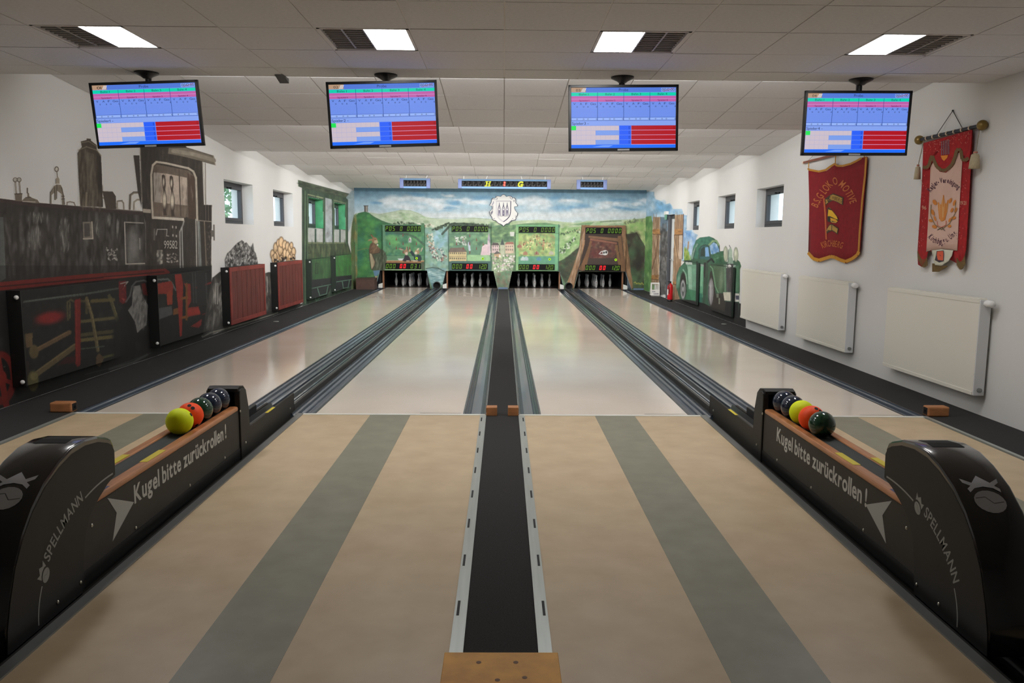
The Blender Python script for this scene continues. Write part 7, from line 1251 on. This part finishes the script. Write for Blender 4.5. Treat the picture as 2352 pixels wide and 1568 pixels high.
for x, y, w_, h_ in ((268, 880, 20, 30), (250, 970, 16, 34), (235, 1045, 22, 18), (270, 1025, 10, 30), (265, 1100, 22, 20), (405, 865, 14, 30), (443, 885, 14, 34), (455, 950, 14, 30), (420, 950, 14, 26), (435, 1020, 26, 18), (400, 1040, 12, 24), (398, 1095, 18, 16)): pr.poly(U2([(x+w_*math.cos(k*math.pi/6)*0.9+h_*0.25*math.sin(k*math.pi/6)*(1 if x > 340 else -1), y-h_*math.sin(k*math.pi/6)*0.8) for k in range(12)]), og)
pr.line(U2([(238, 900), (235, 1000), (270, 1080), (330, 1125)]), 1.3, (120, 104, 60)); pr.line(U2([(455, 880), (450, 980), (400, 1070), (320, 1130)]), 1.3, (120, 104, 60)); pr.line(U2([(290, 1130), (330, 1105), (355, 1135)]), 1.6, (96, 84, 70)); pr.line(U2([(290, 1050), (295, 1090), (325, 1105), (365, 1085), (368, 1045)]), 1.3, (190, 90, 60))
t.own(pr.obj('field_embroidery', m_print))
pr = Print(lambda x, y, h: (lambda p: (p[0]-0.003-h+wv(p[1], p[2], 0.006, 1.0), p[1], p[2]))(plane(0, XB2)(np.array(x), np.array(y)))); pr.step = 0.0002
put_text(pr, '96', U2([(150, 0)])[0][0], U2([(0, 945)])[0][1], U2([(192, 0)])[0][0], 34/3.92, (214, 170, 140), up=-1); put_text(pr, '1921', U2([(496, 0)])[0][0], U2([(0, 902)])[0][1], U2([(552, 0)])[0][0], 34/3.92, (206, 160, 130), up=-1)
for k in range(70):
    x, y = (random.uniform(145, 205), random.uniform(620, 1280)) if k % 2 else (random.uniform(500, 560), random.uniform(560, 1280)); x -= (y-620)*0.035; pr.line(U2([(x, y), (x+random.uniform(-7, 7), y+random.uniform(-14, 14))]), 1.0, (206, 110, 104))
tag(t.own(pr.obj('side_embroidery', m_print)), kind='stuff')
t.own(cloth('shield_tab', U2([(232, 1312), (320, 1302), (430, 1312), (420, 1360), (385, 1410), (320, 1452), (265, 1445), (250, 1400), (245, 1350)]), XB2-0.012, mat('ivory_felt', (206, 204, 186), 0.8), None, 0.003, 0, 0.004))
pr = Print(lambda x, y, h: (lambda p: (p[0]-0.005-h+wv(p[1], p[2], 0.003, 0), p[1], p[2]))(plane(0, XB2-0.012)(np.array(x), np.array(y)))); pr.step = 0.0002
pr.poly(U2([(282, 1318), (345, 1312), (350, 1350), (345, 1410), (305, 1422), (265, 1400), (275, 1360)]), (60, 50, 60)); pr.poly(U2([(288, 1322), (340, 1318), (344, 1350), (340, 1402), (305, 1414), (272, 1396), (282, 1360)]), (210, 84, 50)); pr.poly(U2([(305, 1345), (325, 1345), (325, 1370), (305, 1370)]), (200, 190, 190)); pr.line(U2([(310, 1352), (320, 1365)]), 1.2, (60, 40, 50)); t.own(pr.obj('tab_emblem', m_print))
b = B()
for x in range(245, 380, 8):
    p0 = pt(U2([(x, 1450 if x > 300 else 1430)])[0], 0, XB2); p1 = pt(U2([(x, 1505 - max(0, (x-300))*0.6)])[0], 0, XB2); b.tube(p0, p1, 0.006, 5)
t.part(b, 'tab_fringe', m_brz)
for q in ([(112, 1340), (190, 1400)], [(465, 1400), (530, 1390)]):
    b = B()
    for k in range(9):
        x = q[0][0]+(q[1][0]-q[0][0])*k/8; y = q[0][1]+(q[1][1]-q[0][1])*k/8+40*math.sin(math.pi*k/8); p0 = pt(U2([(x, y-20)])[0], 0, XB2-0.004); p1 = pt(U2([(x+3, y+50)])[0], 0, XB2-0.004); b.tube(p0, p1, 0.007, 5)
    t.part(b, 'side_fringe', m_brz)
pa, pb_ = pt(U2([(122, 333)])[0], 0, XB2), pt(U2([(692, 170)])[0], 0, XB2); zr = (pa[2]+pb_[2])/2
t.part(B().tube((XB2, pa[1], zr), (XB2, pb_[1], zr), 0.017, 12), 'rod', mat('dark_navy_rod', (40, 42, 54), 0.5))
for k in range(7): yy = pa[1]+(pb_[1]-pa[1])*(0.14+0.115*k); t.part(B().tube((XB2, yy-0.008, zr), (XB2, yy+0.008, zr), 0.021, 12), 'rod_loop', mat('ivory_loop', (206, 186, 160), 0.7))
for q in (pa, pb_): t.part(B().ball((XB2, q[1], zr), 0.046, 18, 12), 'rod_ball', m_olive)
pk = pt(U2([(425, 55)])[0], 0, XR-0.008); p1, p2 = pt(U2([(272, 275)])[0], 0, XB2), pt(U2([(520, 205)])[0], 0, XB2)
t.part(B().path([(XB2, p1[1], zr), tuple(pk), (XB2, p2[1], zr)], 0.0035, 6), 'hanging_cord', mat('dark_cord', (70, 64, 62), 0.8)); t.part(B().ball(tuple(pk), 0.009, 10, 6), 'nail', m_black)
for (xa_, ya_), (xb_, yb_), (xc_, yc_), w_ in (((135, 380), (112, 555), (108, 672), 28), ((640, 215), (628, 440), (628, 575), 40)):
    p0, p1, p2 = (pt(U2([q])[0], 0, XB2-0.03) for q in ((xa_, ya_), (xb_, yb_), (xc_, yc_))); rr = w_/3.92*0.0042
    t.part(B().path([(XB2, p0[1], zr), tuple(p1)], 0.004, 6), 'tassel_cord', mat('pale_cord', (160, 150, 130), 0.8)); h_ = p1[2]-p2[2]
    ts = t.part(B().lathe([(0.001, h_*0.16), (rr*0.4, h_*0.13), (rr*0.42, h_*0.02), (rr*0.3, 0), (rr*0.75, -h_*0.08), (rr*0.95, -h_*0.5), (rr*1.08, -h_), (0.001, -h_)], tuple(p1), 16), 'tassel', mat('cream_tassel', (186, 172, 142), 0.8, var=0.25, scale=80, stretch=(4, 4, 0.3))); t.part(B().tube((p1[0], p1[1], p1[2]+h_*0.1), (p1[0], p1[1], p1[2]+h_*0.02), rr*0.45, 12), 'tassel_band', mat('pink_band', (176, 104, 92), 0.8))

# ---- smaller things
m_wood = mat('sensor_block_wood', (176, 118, 74), 0.5, var=0.2, scale=12, stretch=(1, 4, 4))
for x0, x1, w_ in ((-0.141, -0.046, 'left'), (0.048, 0.141, 'right')):
    t = Thing('light_barrier_block', ((x0+x1)/2, 0.02, 0), 'small wooden light barrier block on the centre runner, facing the %s' % ('second lane' if w_ == 'left' else 'third lane'), 'sensor block', 'wooden sensor blocks'); t.part(B().box(x0, x1, -0.045, 0.055, 0.0, 0.075), 'block', m_wood, 0.004)
    xs_ = x0-0.002 if w_ == 'left' else x1+0.002; t.part(B().box(min(xs_, xs_+0.001), max(xs_, xs_+0.001), -0.03, 0.02, 0.02, 0.055), 'lens', m_hole)
for s, (pa, pb) in ((-1, ((136, 945), (182, 940))), (1, ((2108, 950), (2156, 962)))):
    t = Thing('light_barrier_block', (s*3.86, 0.05, 0), 'wooden light barrier block with black lens on the carpet, beside the %s' % ('train wall' if s < 0 else 'radiator wall'), 'sensor block', 'wooden sensor blocks')
    xa, xb = sorted((s*3.76, s*3.95)); t.part(B().box(xa, xb, 0.0, 0.10, 0.0, 0.088), 'block', m_wood, 0.012); t.part(B().box(*sorted((s*3.758, s*3.763)), 0.016, 0.084, 0.014, 0.076), 'lens_plate', m_hole); t.part(B().box(*sorted((s*3.77, s*3.86)), -0.003, 0.001, 0.014, 0.076) if False else B().tube((s*3.757, 0.05, 0.045), (s*3.7555, 0.05, 0.045), 0.012, 12), 'lens', m_gloss)
# yellow wooden box in the foreground
t = Thing('wooden_box', (0.002, -4.57, 0), 'ochre-stained wooden step box on the centre runner', 'box'); m_och = mat('ochre_plywood', (222, 160, 46), 0.55, var=0.3, scale=9, bump=0.05, bscale=60, col2=(202, 138, 34))
t.part(B().box(-0.197, 0.201, -4.90, -4.222, 0.085, 0.10), 'top_board', m_och, 0.003)
for a, b_, c, d_ in ((-0.19, 0.194, -4.24, -4.225), (-0.19, 0.194, -4.895, -4.88), (-0.19, -0.175, -4.88, -4.24), (0.179, 0.194, -4.88, -4.24)): t.part(B().box(a, b_, c, d_, 0.008, 0.085), 'side_board', m_och)
for x_, y_ in ((-0.075, -4.29), (0.052, -4.29), (-0.01, -4.40), (0.08, -4.385)): t.part(B().tube((x_, y_, 0.0995), (x_, y_, 0.1006), 0.009, 10), 'knot', mat('dark_knot', (112, 72, 22), 0.6))
# brown box by the hill corner
t = Thing('wooden_crate', (-4.07, 16.9, 0), 'dark brown wooden box on the carpet below the big painted hare', 'crate'); m_brn = mat('dark_brown_wood', (78, 54, 46), 0.6, var=0.2, scale=8)
t.part(B().box(-4.345, -3.80, 16.72, 17.22, 0.0, 0.30), 'box_body', m_brn); t.part(B().box(-4.355, -3.79, 16.71, 17.23, 0.30, 0.325), 'lid', m_brn, 0.004)
# white tote stand with lettering
t = Thing('white_carry_tray', (4.16, 14.7, 0), 'white open-framed carry tray with small dark lettering beside the door', 'carry tray'); m_wp = mat('white_plywood', (220, 218, 212), 0.5)
xa, xb, yy = 4.01, 4.24, 14.66
t.part(B().box(xa, xb, yy, yy+0.02, 0.0, 0.17), 'front_board', m_wp, 0.004); t.part(B().box(xa, xb, yy+0.2, yy+0.22, 0.0, 0.17), 'rear_board', m_wp, 0.004); t.part(B().box(xa, xb, yy, yy+0.22, 0.0, 0.02), 'bottom', m_wp)
for x_ in (xa, xb-0.02): t.part(B().prism([(yy, 0.0), (yy+0.22, 0.0), (yy+0.15, 0.365), (yy+0.07, 0.365)], x_, x_+0.02, 0), 'side_board', m_wp)
t.part(B().box(xa, xb, yy+0.085, yy+0.135, 0.325, 0.365), 'carry_bar', m_wp, 0.006)
pr = Print(lambda x, y, h: (x, yy-0.0006-h, y)); 
for (x0_, x1_, z_) in ((0.02, 0.10, 0.115), (0.06, 0.20, 0.055)):
    k = x0_
    while k < x1_: pr.rect(xa+k, z_, xa+k+0.009, z_+random.uniform(0.018, 0.03), (84, 86, 104)); k += 0.013
t.own(pr.obj('lettering', m_print))
# fire extinguisher
ex, ey = 4.16, 12.95; t = Thing('fire_extinguisher', (ex, ey, 0), 'red fire extinguisher standing on the carpet at the door', 'fire extinguisher'); m_rx = mat('extinguisher_red', (196, 24, 34), 0.3)
t.part(B().lathe([(0.001, 0.04), (0.062, 0.04), (0.066, 0.06), (0.066, 0.36), (0.055, 0.41), (0.03, 0.44), (0.022, 0.46), (0.001, 0.46)], (ex, ey, 0), 20), 'cylinder', m_rx); t.part(B().lathe([(0.001, 0), (0.064, 0), (0.066, 0.045), (0.001, 0.045)], (ex, ey, 0), 20), 'foot_ring', m_black); t.part(B().box(ex-0.07, ex+0.02, ey-0.012, ey+0.012, 0.48, 0.50).box(ex-0.02, ex+0.02, ey-0.015, ey+0.015, 0.45, 0.49), 'valve_lever', m_black); t.part(B().path([(ex, ey-0.02, 0.47), (ex-0.05, ey-0.07, 0.44), (ex-0.05, ey-0.08, 0.2)], 0.009), 'hose', m_black); t.part(B().box(ex-0.068, ex-0.055, ey-0.04, ey+0.04, 0.16, 0.3), 'instruction_label', mat('white_label', (226, 222, 218), 0.5))
# escape route lamp over the door
q = pt((1529, 490), 0, XR-0.06); t = Thing('exit_lamp', tuple(q), 'small white box lamp with green pictogram panel above the door', 'exit sign'); t.part(B().box(XR-0.07, XR-0.004, q[1]-0.11, q[1]+0.17, q[2]-0.03, q[2]+0.055), 'lamp_housing', m_wp, 0.004); t.part(B().box(XR-0.055, XR-0.045, q[1]-0.10, q[1]+0.16, q[2]-0.16, q[2]-0.03), 'sign_panel', mat('green_sign', (92, 150, 124), 0.4))
# hook plate near ceiling sensor, small floor chips
for p, w_ in (((1663, 744), 'near the painted car'), ((634, 738), 'near the log wagon')):
    q = pt(p, 2, 0.0); t = Thing('floor_plate', (q[0], q[1], 0), 'small round steel plate in the carpet '+w_, 'floor plate', 'floor plates'); t.part(B().lathe([(0.001, 0.0), (0.05, 0.0), (0.05, 0.003), (0.044, 0.005), (0.001, 0.005)], (q[0], q[1], 0.0), 20), 'plate', m_alu); t.part(B().tube((q[0], q[1], 0.004), (q[0], q[1], 0.0065), 0.008, 10), 'plate_screw', m_screw)
# trees outside, seen through the panes
m_leaf = mat('outdoor_foliage', (120, 150, 110), 0.8, var=0.4, scale=3); m_bark = mat('bark', (92, 78, 64), 0.9, var=0.3)
def tree(x, y, h, rr, label):
    t = Thing('garden_tree', (x, y, 0), label, 'tree'); b = B(); t.part(B().tube((x, y, -0.3), (x, y, h*0.6), 0.12, 10, 0.06), 'trunk', m_bark)
    for k in range(900):
        v = Vector((random.gauss(0, 1), random.gauss(0, 1), random.gauss(0, 1))).normalized()*rr*random.uniform(0.35, 1.0); c = Vector((x, y, h*0.72))+Vector((v.x, v.y, v.z*1.25)); a = Vector((random.uniform(-1, 1), random.uniform(-1, 1), random.uniform(-1, 1))).normalized(); d = a.orthogonal().normalized(); s_ = random.uniform(0.08, 0.16); b.add([c-a*s_, c+d*s_*0.5, c+a*s_, c-d*s_*0.5], [(0, 1, 2, 3)])
    o = t.part(b, 'crown', m_leaf); o['kind'] = 'stuff'
tree(-9.5, 19.5, 4.6, 1.5, 'pale green leafy tree outside the window above the coal wagon')
tag(B().box(-60, -5.2, -30, 60, -0.35, -0.3).obj('ground_outside', mat('grass_ground', (120, 130, 100), 0.9, var=0.2, scale=2)), 'grassy ground outside the windows', kind='structure'); tag(B().box(5.0, 60, -30, 60, -0.35, -0.3).obj('ground_outside', MATS['grass_ground']), 'ground outside the right windows', kind='structure')
